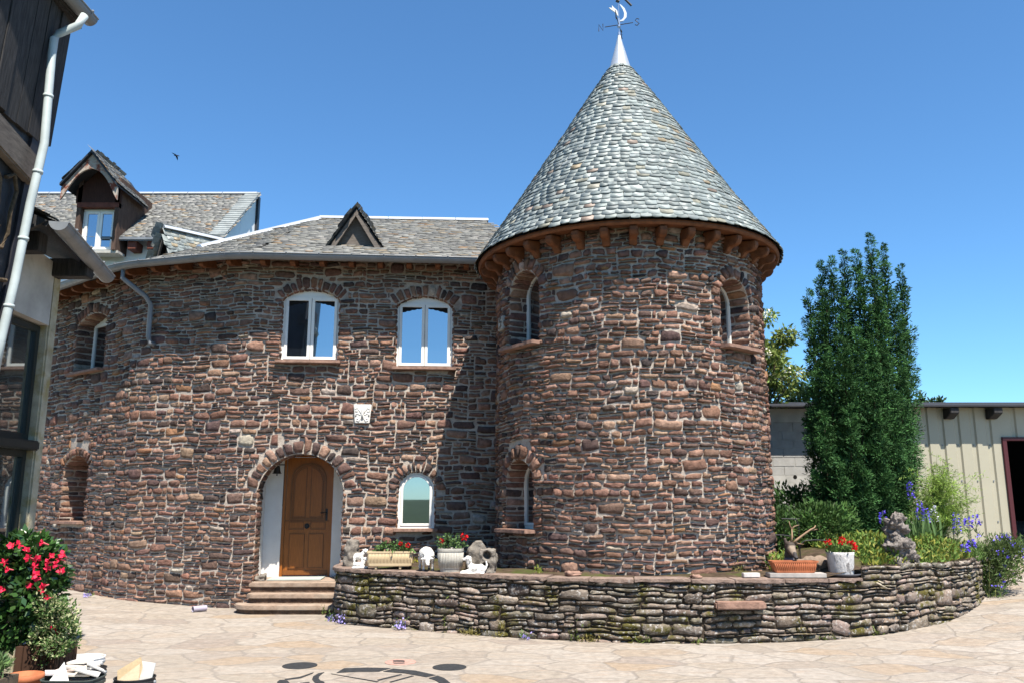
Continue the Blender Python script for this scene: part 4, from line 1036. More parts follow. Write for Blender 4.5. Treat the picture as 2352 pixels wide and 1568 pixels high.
# --- weather vane
wv = thing('weather_vane', 'iron weather vane with compass letters and white crescent on the spire tip', 'weather vane', (TC.x, TC.y, 10.97))
o = Vector((TC.x, TC.y, 10.97)); vz = lambda z: .30 + (z - .40) * .76
mb = MB(); mb.tube([o - Vector((0, 0, .04)), o + Vector((0, 0, .70))], .013, 8); mb.tube([o, o + Vector((0, 0, .06))], .03, 10); mb.done('rod', M['chrome'], wv)
mb = MB(); mb.tube([o + Vector((0, 0, .18)), o + Vector((0, 0, .27))], .032, 10); mb.tube([o + Vector((0, 0, .27)), o + Vector((0, 0, .36))], .026, 10); mb.done('hub', M['chrome'], wv)
ax = Vector((.96, -.28, 0)); ay = Vector((.28, .96, 0)); zc = o + Vector((0, 0, .23))
for d, ch in ((-ax, 'N'), (ax, 'S'), (ay, 'E'), (-ay, 'W')):
    m = MB(); m.tube([zc + d * .02, zc + d * .28], .008, 6); arm = m.done('compass_arm', M['copper'], wv)
    g = {'N': [[(0, 0), (0, 1), (.6, 0), (.6, 1)]], 'S': [[(.6, .85), (.3, 1), (.05, .8), (.3, .52), (.58, .25), (.3, 0), (0, .15)]], 'E': [[(.6, 1), (0, 1), (0, 0), (.6, 0)], [(0, .5), (.5, .5)]], 'W': [[(0, 1), (.2, 0), (.35, .7), (.5, 0), (.7, 1)]]}[ch]
    m = MB(); b0 = zc + d * .36
    for ln in g: gx = ax if ch in 'NS' else ay; m.tube([b0 + gx * (x - .3) * .14 + Vector((0, 0, (z - .5) * .15)) for x, z in ln], .009, 5)
    m.done('compass_letter', M['copper'], arm)
m = MB(); cr = [(.02, .40), (.09, .42), (.155, .52), (.16, .64), (.12, .78), (.05, .88), (.02, .90), (.08, .76), (.11, .64), (.10, .52), (.06, .45), (.03, .44)]
m.add([o + Vector((x, y, vz(z))) for y in (-.012, .012) for x, z in cr], [tuple(range(12)), tuple(range(12, 24))[::-1]] + [(i, (i + 1) % 12, 12 + (i + 1) % 12, 12 + i) for i in range(12)]); m.done('crescent', M['zinc_light'], wv)
m = MB(); cr = [(-.01, .55), (-.06, .66), (-.14, .74), (-.19, .80), (-.12, .78), (-.13, .86), (-.08, .78), (-.03, .72)]
m.add([o + Vector((x, y, vz(z))) for y in (-.012, .012) for x, z in cr], [tuple(range(8)), tuple(range(8, 16))[::-1]] + [(i, (i + 1) % 8, 8 + (i + 1) % 8, 8 + i) for i in range(8)]); m.done('feather', M['white'], wv)
m = MB(); q = o + Vector((0, 0, .74)); m.tube([q + Vector((.06, 0, .14)), q + Vector((.26, .0, -.09))], .022, 8); m.tube([q + Vector((.02, 0, .0)), q + Vector((-.04, 0, .03))], .035, 8); m.done('arrow', M['black'], wv)
# ================================================================== RETAINING WALL, GARDEN, STEPS
KZ = .86                                                               # top of the low wall
base_px = [(800, 1432), (900, 1441), (1000, 1449), (1200, 1465), (1400, 1474), (1600, 1477), (1800, 1474), (2000, 1460), (2120, 1440), (2200, 1417), (2243, 1390), (2262, 1362)]
bp = [atG(u, v) for u, v in base_px]
pts = [(-3.0, 15.9), (-2.98, 14.6), (-2.86, 14.02)] + [(p.x, p.y) for p in bp[1:]] + [(bp[-1].x + .15, bp[-1].y + .9), (bp[-1].x - .2, bp[-1].y + 2.2)]
RPth = Path(pts, 2)
s_n = RPth.hit(1640, 1410)[0]; s_n2 = RPth.hit(1752, 1410)[0]; zn = RPth.hit(1700, 1386)[1]
ret = thing('retaining_wall', 'long low mossy dry stone wall curving before the tower', 'stone wall', (1, 12.5, 0))
niche = dict(s0=s_n + .05, s1=s_n2 - .03, z0=.02, zs=zn - .10, rise=.04, vous=False, reveal=.1)
sR = RPth.hit(1985, 1400)[0]
def ret_build(nm, s0, s1, z0, z1, op=()):
    return rubble(nm, RPth, s0, s1, z0, z1, list(op), ret, [M['ret_stone'], M['joint']], PAL_RET, cw=.052, ch=.032, hdist=((1, .10), (2, .40), (3, .34), (4, .12), (5, .04)),
                  wdist=(3, 10), bulge=(.022, .062), joint=.0075, jit=.010, big=.03, warp_amp=.012)
ret_build('wall', .1, RPth.L - .1, -.1, KZ - .045)
ret_build('upper_course', sR, RPth.L - .1, KZ - .045, KZ + .16)
# coping slabs: each a flat stone with a wandering front edge
s = .05; k = 0
while s < sR - .05:
    w = random.uniform(.35, .8); w = min(w, sR - s); m = MB(); nn = 7; pr = [random.uniform(.055, .085) for _ in range(nn + 1)]; dz = random.uniform(-.008, .008)
    A = [s + .006 + (w - .012) * i / nn for i in range(nn + 1)]
    top = [RPth.map([a], np.array([KZ + dz]), p)[0] for a, p in zip(A, pr)] + [RPth.map([a], np.array([KZ + dz]), -.34)[0] for a in A[::-1]]
    bot = [p - np.array([0, 0, random.uniform(.04, .06)]) for p in top]; N = len(top)
    m.add(top + bot, [tuple(range(N)), tuple(range(2 * N - 1, N - 1, -1))] + [(i, (i + 1) % N, N + (i + 1) % N, N + i) for i in range(N)])
    m.done('coping_slab', M['coping'], ret, bevel=.008); s += w
# the stone bench let into the wall
fb = RPth.frame((s_n + s_n2) / 2, zn, 0); m = MB(); hw_ = (s_n2 - s_n) / 2
P = [(-hw_, -.1), (-hw_ - .01, .17), (-hw_ + .1, .215), (0, .205), (hw_ - .12, .22), (hw_, .18), (hw_ + .01, -.1)]; n = len(P)
m.add([(x, y, .045) for x, y in P] + [(x, y, -.055) for x, y in P], [tuple(range(n)), tuple(range(2 * n - 1, n - 1, -1))] + [(i, (i + 1) % n, n + (i + 1) % n, n + i) for i in range(n)], fb)
m.done('bench_slab', M['sill'], ret, bevel=.02)

# soil behind the wall
poly = [tuple(RPth.map([s], np.array([0.]), -.02)[0][:2]) for s in np.linspace(.3, RPth.L - .2, 60)]
poly2 = poly + [(9.8, 19.0), (4.5, 19.0), (4.3, 16.4), (-2.8, 16.2)]
_rx, _ry = RPth.X[::6], RPth.Y[::6]
def soil_z(x, y):
    d = math.sqrt(float(np.min((_rx - x) ** 2 + (_ry - y) ** 2))); k = max(0, min(1, d / .6)); up = max(0, min(1, (x - 4.3) / .7))
    return KZ - .045 + .15 * up + k * (.045 * mnoise.noise(Vector((x * 1.3, y * 1.3, 0))) + .06 + .14 * up)
P_ = []; 
for x in np.arange(-3, 10.5, .22):
    for y in np.arange(11.5, 19.2, .22):
        if inside(np.array([x]), np.array([y]), poly2)[0]: P_.append((x, y))
allp = poly2 + P_; ed = [(i, (i + 1) % len(poly2)) for i in range(len(poly2))]
ov, _, of, *_r = delaunay_2d_cdt([Vector(p) for p in allp], ed, [], 0, 1e-6)
of = [f for f in of if inside(np.array([np.mean([ov[i].x for i in f])]), np.array([np.mean([ov[i].y for i in f])]), poly2)[0]]
so = np_mesh('garden_soil', [(p.x, p.y, soil_z(p.x, p.y)) for p in ov], [np.array(of)], M['soil'], smooth=True); so['kind'] = 'structure'

# steps up to the door
st = thing('door_steps', 'flight of worn sandstone steps leading up to the oak door', 'steps', (-4.1, 15.3, 0))
def step(Y0, Y1, uL, uR, vv, z, roundL=.0):
    xl = atZ(uL, vv, z).x; xr = atZ(uR, vv, z).x; m = MB(); m2 = MB(); P = []
    n = 10
    if roundL:
        for i in range(n + 1):
            a = math.pi / 2 * i / n; P.append((xl + roundL * (1 - math.cos(a)), Y0 + roundL * .9 * (1 - math.sin(a))))
        P = P
    else: P = [(xl, Y0)]
    fx0 = P[-1][0]
    for i in range(1, 13):
        x = fx0 + (xr - fx0) * i / 12; P.append((x, P[-1][1] * 0 + Y0 + random.uniform(-.008, .008)))
    P += [(xr, Y1), (xl, Y1)]
    n = len(P); th = .075
    m.add([(x, y, z) for x, y in P] + [(x, y, z - th) for x, y in P], [tuple(range(n)), tuple(range(2 * n - 1, n - 1, -1))] + [(i, (i + 1) % n, n + (i + 1) % n, n + i) for i in range(n)])
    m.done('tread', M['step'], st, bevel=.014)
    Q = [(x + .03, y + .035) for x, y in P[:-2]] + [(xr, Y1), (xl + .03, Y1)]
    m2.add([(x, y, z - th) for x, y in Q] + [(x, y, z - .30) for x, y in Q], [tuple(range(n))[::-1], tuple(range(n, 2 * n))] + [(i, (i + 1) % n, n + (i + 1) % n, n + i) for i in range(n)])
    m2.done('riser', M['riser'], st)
step(15.05, 15.6, 510, 760, 1395, .145, .5)
step(15.42, 15.95, 553, 790, 1367, .30, .18)
step(15.75, 16.1, 572, 800, 1338, .465)

# ================================================================== BELL, PLAQUE, RELIEF
so_ = o_dr
bell = thing('door_bell', 'small dark hanging bell on a bracket inside the porch arch', 'bell', tuple(fd(-hw + .2, -.7, 2.55)))
b0 = fd(-hw + .22, -.62, 2.56)
mb = MB(); mb.tube([b0 + Vector((-.17, .0, .09)), b0 + Vector((.15, 0, .09))], .011, 8); mb.tube([b0 + Vector((0, 0, .2)), b0 + Vector((0, 0, .06))], .018, 8); mb.tube([b0 + Vector((0, .12, .1)), b0 + Vector((0, 0, .1))], .016, 8); mb.done('bracket', M['black'], bell)
mb = MB(); mb.lathe([(.012, .08), (.045, .065), (.055, .03), (.06, -.02), (.075, -.065), (.095, -.085), (.085, -.085), (.06, -.05)], 20, tuple(b0)); mb.done('bell_body', M['copper'], bell, smooth=True)
mb = MB(); mb.tube([b0, b0 + Vector((0, 0, -.105))], .008, 6); ball(mb, tuple(b0 + Vector((0, 0, -.11))), .016, n=6); mb.done('clapper', M['black'], bell)
mb = MB(); mb.tube([b0 + Vector((.15, 0, .09)), b0 + Vector((.15, 0, -.2)), b0 + Vector((.14, 0, -.72))], .005, 5); mb.done('chain', M['black'], bell)
sp = HP.hit(833, 950); fp = HP.frame(sp[0], sp[1], .055)
pl = thing('wall_plaque', 'white fleur de lis relief stone set in the house wall above the door', 'plaque', tuple(fp(0, 0, 0)))
mb = MB(); tp = [(-.175, .185), (.175, .185), (.14, -.185), (-.14, -.185)]; mb.prism(tp, -.07, .012, fp); mb.done('slab', M['gypsum'], pl, bevel=.012)
mb = MB(); strips = [[(0, -.10), (.0, .0), (0, .06), (0, .145)], [(.02, -.02), (.05, .06), (.10, .12), (.135, .09), (.13, .045), (.10, .04), (.095, .07)], [(-.02, -.02), (-.05, .06), (-.10, .12), (-.135, .09), (-.13, .045), (-.10, .04), (-.095, .07)],
                     [(.02, -.03), (.035, -.09), (.07, -.15), (.105, -.135), (.10, -.095), (.075, -.095)], [(-.02, -.03), (-.035, -.09), (-.07, -.15), (-.105, -.135), (-.10, -.095), (-.075, -.095)], [(-.07, -.02), (.07, -.02)], [(.055, -.0), (.12, .0), (.125, -.05)], [(-.055, 0), (-.12, 0), (-.125, -.05)]]
for i, sx in enumerate(strips): mb.tube([fp(x, .004, z) for x, z in sx], .030 if i == 0 else .019, 8)
mb.done('fleur_relief', M['gypsum'], pl, smooth=True)
sq = TP.hit(1158, 744); fq = TP.frame(sq[0], sq[1], .06)
rel = thing('carved_stone', 'small pale carved relief stone set beside the upper left tower window', 'carved stone', tuple(fq(0, 0, 0)))
mb = MB(); mb.box(-.13, .13, -.05, .012, -.12, .12, fq); mb.done('slab', M['whitepot'], rel, bevel=.01)
mb = MB(); mb.tube([fq(x, .014, z) for x, z in [(-.06, -.08), (.05, -.05), (.06, .02), (-.04, .03), (-.05, .08), (.06, .09)]], .018, 7); mb.done('carving', M['greystone'], rel, smooth=True)

# ================================================================== WHITE HOUSE BEHIND
wh = thing('white_house', 'white rendered house behind with slate roof and timber dormer', 'house', (-13, 25, 0))
WY, RYw = 23.0, 26.0; GX = -8.45
ez_ = atY(505, 545, WY).z; rz_ = atY(590, 447, RYw).z; XL = -24
mb = MB(); mb.box(XL, GX - .25, WY + .45, RYw + 1, -.2, ez_ + .12); mb.done('wall', M['render'], wh)
mb = MB(); Pg = [(WY + .25, ez_ - 3), (WY + .25, ez_ + .12), (RYw + .1, rz_ - .06), (RYw + .1, ez_ - 3)]
mb.add([(GX - .02, y, z) for y, z in Pg] + [(GX - .24, y, z) for y, z in Pg], [(0, 1, 2, 3), (7, 6, 5, 4), (0, 4, 5, 1), (1, 5, 6, 2), (2, 6, 7, 3), (3, 7, 4, 0)]); mb.box(GX - .022, GX - .012, WY + 1.7, WY + 1.715, ez_ - 3, ez_ + 1.2)
mb.done('gable_wall', mk('pale gable panel', (.78, .79, .80), .7, .2, n1=(1, .08)), wh)
mb = MB(); mb.box(GX - .3, GX + .06, RYw + .1, RYw + .3, ez_ - 3, rz_ - .02); mb.done('gable_edge', M['slateclad'], wh)
A_ = Vector((XL, WY, ez_)); B_ = Vector((GX, WY, ez_)); C_ = Vector((GX, RYw, rz_)); D_ = Vector((XL, RYw, rz_))
mb = MB(); slab([A_, B_, C_, D_], .1); wroof = mb.done('roof', M['gutter'], wh)
X = Vector((1, 0, 0)); Yd = (D_ - A_).normalized(); Lr = (D_ - A_).length
xs0 = -17.5 - XL
slates_build(slate_plane(A_, X, Yd, [(xs0, -.05), (GX - XL + .12, -.05), (GX - XL + .12, Lr), (xs0, Lr)], .115, (.14, .24)), SL_OLD, 'slates', M['old_slate'], wroof)
mb = MB(); nv = 22
for i in range(nv):
    q0 = B_.lerp(C_, i / nv); q1 = B_.lerp(C_, (i + 1.25) / nv); lf = Vector((0, -.02, .05)); lo = Vector((0, -.02, .095))
    mb.add([q0 + Vector((-.34 + random.uniform(-.05, .05), 0, 0)) + lo, q0 + Vector((.14, 0, 0)) + lo, q1 + Vector((.14, 0, 0)) + lf, q1 + Vector((-.32, 0, 0)) + lf] + [q0 + Vector((-.34, 0, -.03)), q0 + Vector((.14, 0, -.03)), q1 + Vector((.14, 0, -.03)), q1 + Vector((-.32, 0, -.03))], [(0, 1, 2, 3), (7, 6, 5, 4), (0, 4, 5, 1), (1, 5, 6, 2), (2, 6, 7, 3), (3, 7, 4, 0)])
mb.done('verge_slates', mk('pale verge slate', (.30, .32, .31), .5, .4, n1=(3, .3)), wroof)
mb = MB()
for i in range(8): cap(Vector((-17.5 + i * 1.14, RYw, rz_ + .0)), Vector((-17.5 + (i + .98) * 1.14, RYw, rz_ + .0)))
mb.done('ridge_cap', M['zinc_light'], wroof)
mb = MB(); mb.box(atY(236, 530, WY).x, GX - .1, WY - .08, WY - .0, ez_ - .12, ez_ + .0); wg = mb.done('gutter', M['gutter'], wh, bevel=.03)
x = atY(259, 545, WY).x
while x < GX - 1.5:
    m = MB(); m.box(x - .13, x + .13, WY + .02, WY + .6, ez_ - .36, ez_ - .10); m.done('rafter_end', M['redwood'], wh, bevel=.02); x += .56
# dormer
dY = WY - .56
da = atY(222, 362, dY); dL = atY(150, 437, dY); dR = atY(306, 488, dY); dR = Vector((2 * da.x - dL.x, dY, dL.z))
wl_, wr_ = atY(184, 575, dY + .35), atY(262, 575, dY + .35); wzt = atY(220, 478, dY + .35).z; wzb = wl_.z
dm = MB(); hw2 = (wr_.x - wl_.x) / 2 + .12; cx = da.x + .02
dm.box(cx - hw2, cx - hw2 + .12, dY + .3, dY + 2.4, wzb, wzt + .9); dm.box(cx + hw2 - .12, cx + hw2, dY + .3, dY + 2.4, wzb, wzt + .9)
dm.box(cx - hw2 + .12, cx + hw2 - .12, dY + .62, dY + .7, wzb, wzt + .05)
dorm = dm.done('dormer', mk('brown dormer boards', (.095, .06, .045), .85, .2, n1=(6, .4), stretch=(6, 6, .7), bump=[(10, .5, .008)]), wh); dorm['label'] = 'timber dormer with carved barge boards'
mb = MB(); mb.box(cx - hw2, cx + hw2, dY + .28, dY + .45, wzt, wzt + .14); mb.done('lintel', M['redwood'], dorm)
mb = MB(); mb.prism([(cx - hw2 - .05, wzt + .14), (cx + hw2 + .05, wzt + .14), (cx + hw2 + .05, dL.z + .1), (cx, da.z - .2), (cx - hw2 - .05, dL.z + .1)], dY + .3, dY + .36); mb.done('gable_boarding', mk('dark brown boarding', (.05, .022, .016), .8, .2, n1=(8, .3), bump=[(12, .5, .006)], stretch=(6, 1, .6)), dorm)
for e in (dL, dR):
    sg = -1 if e is dL else 1; d = (e - da).normalized(); low = e; nb = 10
    # curved barge board
    top = [da + (low - da) * (i / nb) for i in range(nb + 1)]; depth = [.42 - .22 * math.sin(math.pi * min(1, (i / nb) * 1.05)) - .05 * (i / nb) for i in range(nb + 1)]
    m = MB(); V = [p + Vector((0, -.22, 0)) for p in top] + [p + Vector((0, -.22, -q)) for p, q in zip(top, depth)]; V += [p + Vector((0, .06, 0)) for p in V]
    K = nb + 1; F = []
    for i in range(nb): F += [(i, i + 1, K + i + 1, K + i), (2 * K + i + 1, 2 * K + i, 3 * K + i, 3 * K + i + 1), (K + i, K + i + 1, 3 * K + i + 1, 3 * K + i), (i + 1, i, 2 * K + i, 2 * K + i + 1)]
    F += [(0, K, 3 * K, 2 * K), (nb, 2 * K + nb, 3 * K + nb, K + nb)]
    m.add(V, F); m.done('barge_board', mk('peeling pale barge board', (.46, .40, .33), .8, .2, n1=(5, .3), mixes=[((.20, .06, .035), 5, .45, .6)]), dorm)
    m = MB(); Q = [da + Vector((0, -.32, .03)), low + Vector((0, -.32, .03)), low + Vector((0, 1.75, .03)), da + Vector((0, 2.2, .03))]; m.add(Q + [p + Vector((0, 0, .07)) for p in Q], [(3, 2, 1, 0), (4, 5, 6, 7)] + [(i, (i + 1) % 4, 4 + (i + 1) % 4, 4 + i) for i in range(4)]); sl = m.done('roof_slope', M['slateclad'], dorm)
    A0 = low + Vector((0, -.34 if sg > 0 else 1.8, .10)); Xd = Vector((0, 1 if sg > 0 else -1, 0))
    slates_build(slate_plane(A0, Xd, -d, [(0, -.04), (2.1, -.04), (1.95, (low - da).length + .02), (0, (low - da).length + .02)], .14, (.15, .24)), SL_OLD, 'slates', M['old_slate'], sl)
fw_ = frame_fn((cx, dY + .5, 0), (1, 0, 0), (0, -1, 0)); hw3 = hw2 - .12
mb = MB(); q = lambda i, a=-hw3, b=hw3: [(a + i, wzb + i), (a + i, wzt - i), (b - i, wzt - i), (b - i, wzb + i)]
mb.ring(q(0), q(.06), -.05, 0, fw_); win = mb.done('window', M['white'], dorm)
for a, b in ((-hw3 + .06, -.0), (.0, hw3 - .06)):
    qq = lambda i: [(a + i, wzb + .06 + i), (a + i, wzt - .06 - i), (b - i, wzt - .06 - i), (b - i, wzb + .06 + i)]
    mb = MB(); mb.ring(qq(.003), qq(.075), -.04, .02, fw_); mb.done('sash', M['white'], win); mb = MB(); mb.prism(qq(.075), -.02, -.01, fw_); mb.done('pane', M['glass'], win)
mb = MB(); mb.box(-hw2 - .03, hw2 + .05, -.3, .12, wzb - .07, wzb, fw_); mb.done('sill', M['whitepot'], win)

# ================================================================== NEAR TIMBER BUILDING ON THE LEFT
tb = thing('timber_building', 'tall dark timber and slate clad gable wall at the left edge', 'building', (-5, 6.5, 0))
top_px = (152, 60); low_px = (58, 560)
BY = 8.2; SK = BY / 7.0
Yk = lambda y: y * SK
Zk = lambda z: 1.9 + (z - 1.9) * SK
def bcorner(u, v): return atY(u, v, BY)
c_top = bcorner(148, 20); c_low = bcorner(52, 560); dxz = (c_top.x - c_low.x) / (c_top.z - c_low.z)
wx = lambda z, off=0: c_low.x + (z - c_low.z) * dxz + off                  # face leans with height
zt, zb = 8.2, .2
def bface(y, z, off=0): return (wx(Zk(z), off * SK) + (BY - Yk(y)) * .10, Yk(y), Zk(z))
mb = MB()
mb.add([bface(5.0, zb), bface(7.0, zb), bface(7.0, zt), bface(5.0, zt)] + [bface(5.0, zb, -4), bface(7.0, zb, -.6), bface(7.0, zt, -3), bface(5.0, zt, -4)], [(0, 1, 2, 3), (7, 6, 5, 4), (1, 5, 6, 2), (0, 4, 5, 1), (3, 2, 6, 7), (4, 0, 3, 7)])
mb.done('wall', M['slateclad'], tb)
mb = MB(); mb.box(wx(3) - 4, wx(3) - .9, -6, Yk(4.99), -.1, 8.2); mb.done('added_fill_blocker', M['slateclad'], tb)  # unseen box, added to block sky and bounce light from the house walls
for k in range(8):                                                      # vertical boards on the upper storey
    y0 = 5.5 + k * .2; zlo_ = 5.05 + random.uniform(-.04, .04); pr = random.uniform(.03, .055); m = MB()
    m.add([bface(y, z, o_) for o_ in (.004, pr) for y, z in ((y0 + .004, zlo_), (y0 + .194, zlo_), (y0 + .194, 6.9), (y0 + .004, 6.9))], [(3, 2, 1, 0), (4, 5, 6, 7), (0, 1, 5, 4), (1, 2, 6, 5), (2, 3, 7, 6), (3, 0, 4, 7)]); m.done('board', M['oldwood'], tb)
m = MB(); m.add([bface(y, z, o_) for o_ in (.0, .09) for y, z in ((5.4, 4.80), (6.86, 4.62), (6.86, 4.88), (5.4, 5.04))], [(3, 2, 1, 0), (4, 5, 6, 7), (0, 1, 5, 4), (1, 2, 6, 5), (2, 3, 7, 6), (3, 0, 4, 7)]); m.done('beam', M['greywood'], tb, bevel=.015)
m = MB(); scr = [(6.50, 4.55), (6.62, 4.62), (6.70, 4.5), (6.66, 4.3), (6.68, 4.12), (6.62, 3.98), (6.52, 3.95), (6.48, 4.06), (6.52, 4.14)]
m.tube([bface(y, z, .03) for y, z in scr], .022, 6); m.tube([bface(y, z, .03) for y, z in [(6.3, 4.6), (6.42, 4.5), (6.45, 4.3), (6.4, 4.1), (6.5, 3.85), (6.66, 3.72), (6.78, 3.74)]], .022, 6); m.tube([bface(y, z, .03) for y, z in [(6.66, 3.72), (6.64, 3.5), (6.6, 3.3)]], .02, 6)
m.done('iron_scroll', mk('rusty ochre iron', (.10, .075, .05), .9, .1, n1=(20, .5)), tb)
m = MB(); m.add([bface(y, z, o_) for o_ in (.0, .03) for y, z in ((6.80, 3.3), (6.99, 3.3), (6.99, 8.0), (6.80, 8.0))], [(3, 2, 1, 0), (4, 5, 6, 7), (0, 1, 5, 4), (1, 2, 6, 5), (2, 3, 7, 6), (3, 0, 4, 7)]); m.done('corner_board', mk('dark violet slate edge', (.028, .028, .036), .6, .35, n1=(5, .3)), tb)
pp = [atY(188, 36, Yk(6.85)), atY(172, 60, Yk(6.82)), atY(128, 78, Yk(6.80)), atY(118, 90, Yk(6.78)), atY(112, 130, Yk(6.75)), atY(95, 330, Yk(6.68)), atY(62, 470, Yk(6.62)), atY(28, 640, Yk(6.56)), atY(-4, 775, Yk(6.5)), atY(-30, 900, Yk(6.5))]
pp = [Vector((p.x + .03, p.y, p.z)) for p in pp]
m = MB(); m.tube(pp, .041, 12)
for i in (4, 5, 6, 7): m.tube([pp[i].lerp(pp[i + 1], .45), pp[i].lerp(pp[i + 1], .455) - Vector((0, 0, .028))], .048, 12)
m.done('downpipe', M['pipe'], tb, smooth=True)
m = MB(); g0 = atY(150, 20, Yk(6.85)); m.box(g0.x - .12, g0.x + .02, Yk(5.4), Yk(7.12), g0.z - .0, g0.z + .12); m.box(g0.x - .3, g0.x - .1, Yk(6.7), Yk(7.05), g0.z - .02, g0.z + .3); m.done('eave_board', M['oldwood'], tb, bevel=.02)
gut = [Vector((g0.x + .08, y, g0.z + .10)) for y in (Yk(5.2), Yk(6.2), Yk(7.16))]
gutter_sweep(gut, .085, parent=tb)
m = MB(); q = atY(183, 50, Yk(6.9)); m.tube([q + Vector((0, 0, .05)), q + Vector((.005, .02, -.07))], .014, 6); m.done('hook', M['black'], tb)

# ================================================================== GLAZED VERANDA
ve = thing('glazed_veranda', 'white glazed veranda with concrete pillar and projecting slate eave', 'veranda', (-5.8, 9, 0))
VX = -5.55; VY1 = 9.9; VY0 = 6.9
near = Vector((-4.84, 8.35, 4.80)); far = Vector((-5.34, 10.35, 4.80))
pl_t = atX(135, 645, VX)
def vbox(name, x0, x1, y0, y1, z0, z1, mat, par=None, bev=.01):
    m = MB(); m.box(x0, x1, y0, y1, z0, z1); return m.done(name, M[mat], par or ve, bevel=bev)
zl = atX(105, 622, VX).z
vbox('pillar', VX - .26, VX, VY1 - .17, VY1, -.1, 4.75, 'pillar', bev=.02)
m = MB(); m.add([(x, y, z) for x in (VX - .32, VX + .006) for y, z in ((8.5, 4.55 + .12), (8.5, 4.02), (VY1 - .18, 3.98), (VY1 - .18, 4.75), (8.5, 4.9))], [(0, 1, 2, 3, 4), (9, 8, 7, 6, 5)] + [(i, (i + 1) % 5, 5 + (i + 1) % 5, 5 + i) for i in range(5)]); m.done('lintel', M['cement'], ve)
vbox('lintel', VX - .3, VX + .003, VY0, 8.495, 4.02, 4.6, 'cement')
for (z0, z1, lb) in ((2.62, 3.97, 'upper glazing'), (-.0, 2.5, 'lower glazing')):
    for y0, y1 in ((8.38, VY1 - .18), (VY0, 8.36)):
        fwv = frame_fn((VX - .12, 0, 0), (0, 1, 0), (1, 0, 0)); m = MB(); q = lambda i: [(y0 + i, z0 + i), (y0 + i, z1 - i), (y1 - i, z1 - i), (y1 - i, z0 + i)]
        m.ring(q(0), q(.075), -.05, .03, fwv); w_ = m.done('window', M['frame'], ve, bevel=.006); w_['label'] = lb + ' of the veranda'
        m = MB(); m.prism(q(.075), -.015, -.005, fwv); m.done('pane', M['vglass'], w_)
vbox('transom', VX - .2, VX + .05, VY0, VY1 - .172, 2.5, 2.61, 'frame', bev=.015)
vbox('inner_wall', VX - 1.4, VX - 1.3, VY0, VY1, -.1, 4.6, 'plaster')
# projecting roof with dark soffit, slates and gutter
Ld = (far - near).normalized(); up = Vector((-.87, 0, .40)); 
A_ = near + Vector((-.02, 0, .03)); B_ = far + Vector((-.02, 0, .03)); m = mb = MB()
slab([A_, B_, B_ + up * 1.9, A_ + up * 1.9], .09); vr = mb.done('roof', M['oldwood'], ve)
slates_build(tri_slates(A_ + Vector((0, 0, .01)), B_ + Vector((0, 0, .01)), [B_ + up * 1.9, A_ + up * 1.9], .15, (.18, .28), back=.03), SL_OLD, 'slates', M['old_slate'], vr)
m = MB(); m.add([A_ + Vector((-.02, -.03, -.02)), A_ + up * 1.8 + Vector((0, -.03, -.02)), A_ + up * 1.8 + Vector((0, -.03, -.26)), A_ + Vector((-.25, -.03, -.14))] + [A_ + Vector((-.02, .02, -.02)), A_ + up * 1.8 + Vector((0, .02, -.02)), A_ + up * 1.8 + Vector((0, .02, -.26)), A_ + Vector((-.25, .02, -.14))],
      [(0, 1, 2, 3), (7, 6, 5, 4)] + [(i, (i + 1) % 4, 4 + (i + 1) % 4, 4 + i) for i in range(4)]); m.done('verge_board', M['oldwood'], ve)
vbox('bracket', VX - .05, VX + .42, 8.62, 8.80, 4.58, 4.80, 'oldwood')
vbox('bracket', VX - .05, VX + .42, 9.66, 9.84, 4.58, 4.80, 'oldwood')
gutter_sweep([near + Vector((.09, -.05, -.01)), near.lerp(far, .5) + Vector((.09, 0, -.015)), far + Vector((.09, .05, -.02))], .095, parent=ve)

# ================================================================== GARAGE AND BLOCK WALL
GY = 19.0
ga = thing('steel_shed', 'cream ribbed steel shed with open red framed doorway', 'shed', (10, GY, .6))
zr = atY(2200, 938, GY).z; xj = atY(2303, 1012, GY).x; zdoor = atY(2330, 1011, GY).z; xl_ = atY(1990, 1000, GY).x; xr_ = 21.0
xj2 = xj + 4.2
mb = MB()
def ribbed(x0, x1, z0, z1):
    x = x0; P = []; p = .36
    while x < x1:
        for dx, dy in ((0, 0), (.22, 0), (.25, .035), (.33, .035)):
            if x + dx <= x1: P.append((x + dx, GY + dy))
        x += p
    P.append((x1, GY)); n = len(P)
    V = [(x, y, z) for z in (z0, z1) for x, y in P] + [(x, y + .02, z) for z in (z0, z1) for x, y in P]
    mb.add(V, [(i, i + 1, n + i + 1, n + i) for i in range(n - 1)] + [(2 * n + i + 1, 2 * n + i, 3 * n + i, 3 * n + i + 1) for i in range(n - 1)])
ribbed(xl_, xj, -.2, zr + .03); ribbed(xj, xj2, zdoor, zr + .03); ribbed(xj2, xr_, -.2, zr + .03); mb.done('cladding', M['clad'], ga)
m = MB(); m.box(xj - .03, xj + .07, GY - .045, GY + .12, .2, zdoor); m.box(xj - .03, xj2 + .07, GY - .045, GY + .12, zdoor, zdoor + .08); m.box(xj2, xj2 + .1, GY - .045, GY + .12, .2, zdoor); m.done('door_frame', M['redsteel'], ga, bevel=.008)
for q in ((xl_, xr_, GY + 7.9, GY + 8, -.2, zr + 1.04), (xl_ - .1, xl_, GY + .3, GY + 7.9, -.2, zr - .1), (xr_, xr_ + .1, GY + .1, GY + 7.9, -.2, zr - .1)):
    m = MB(); m.box(*q); m.done('inner_wall', M['dark'], ga)
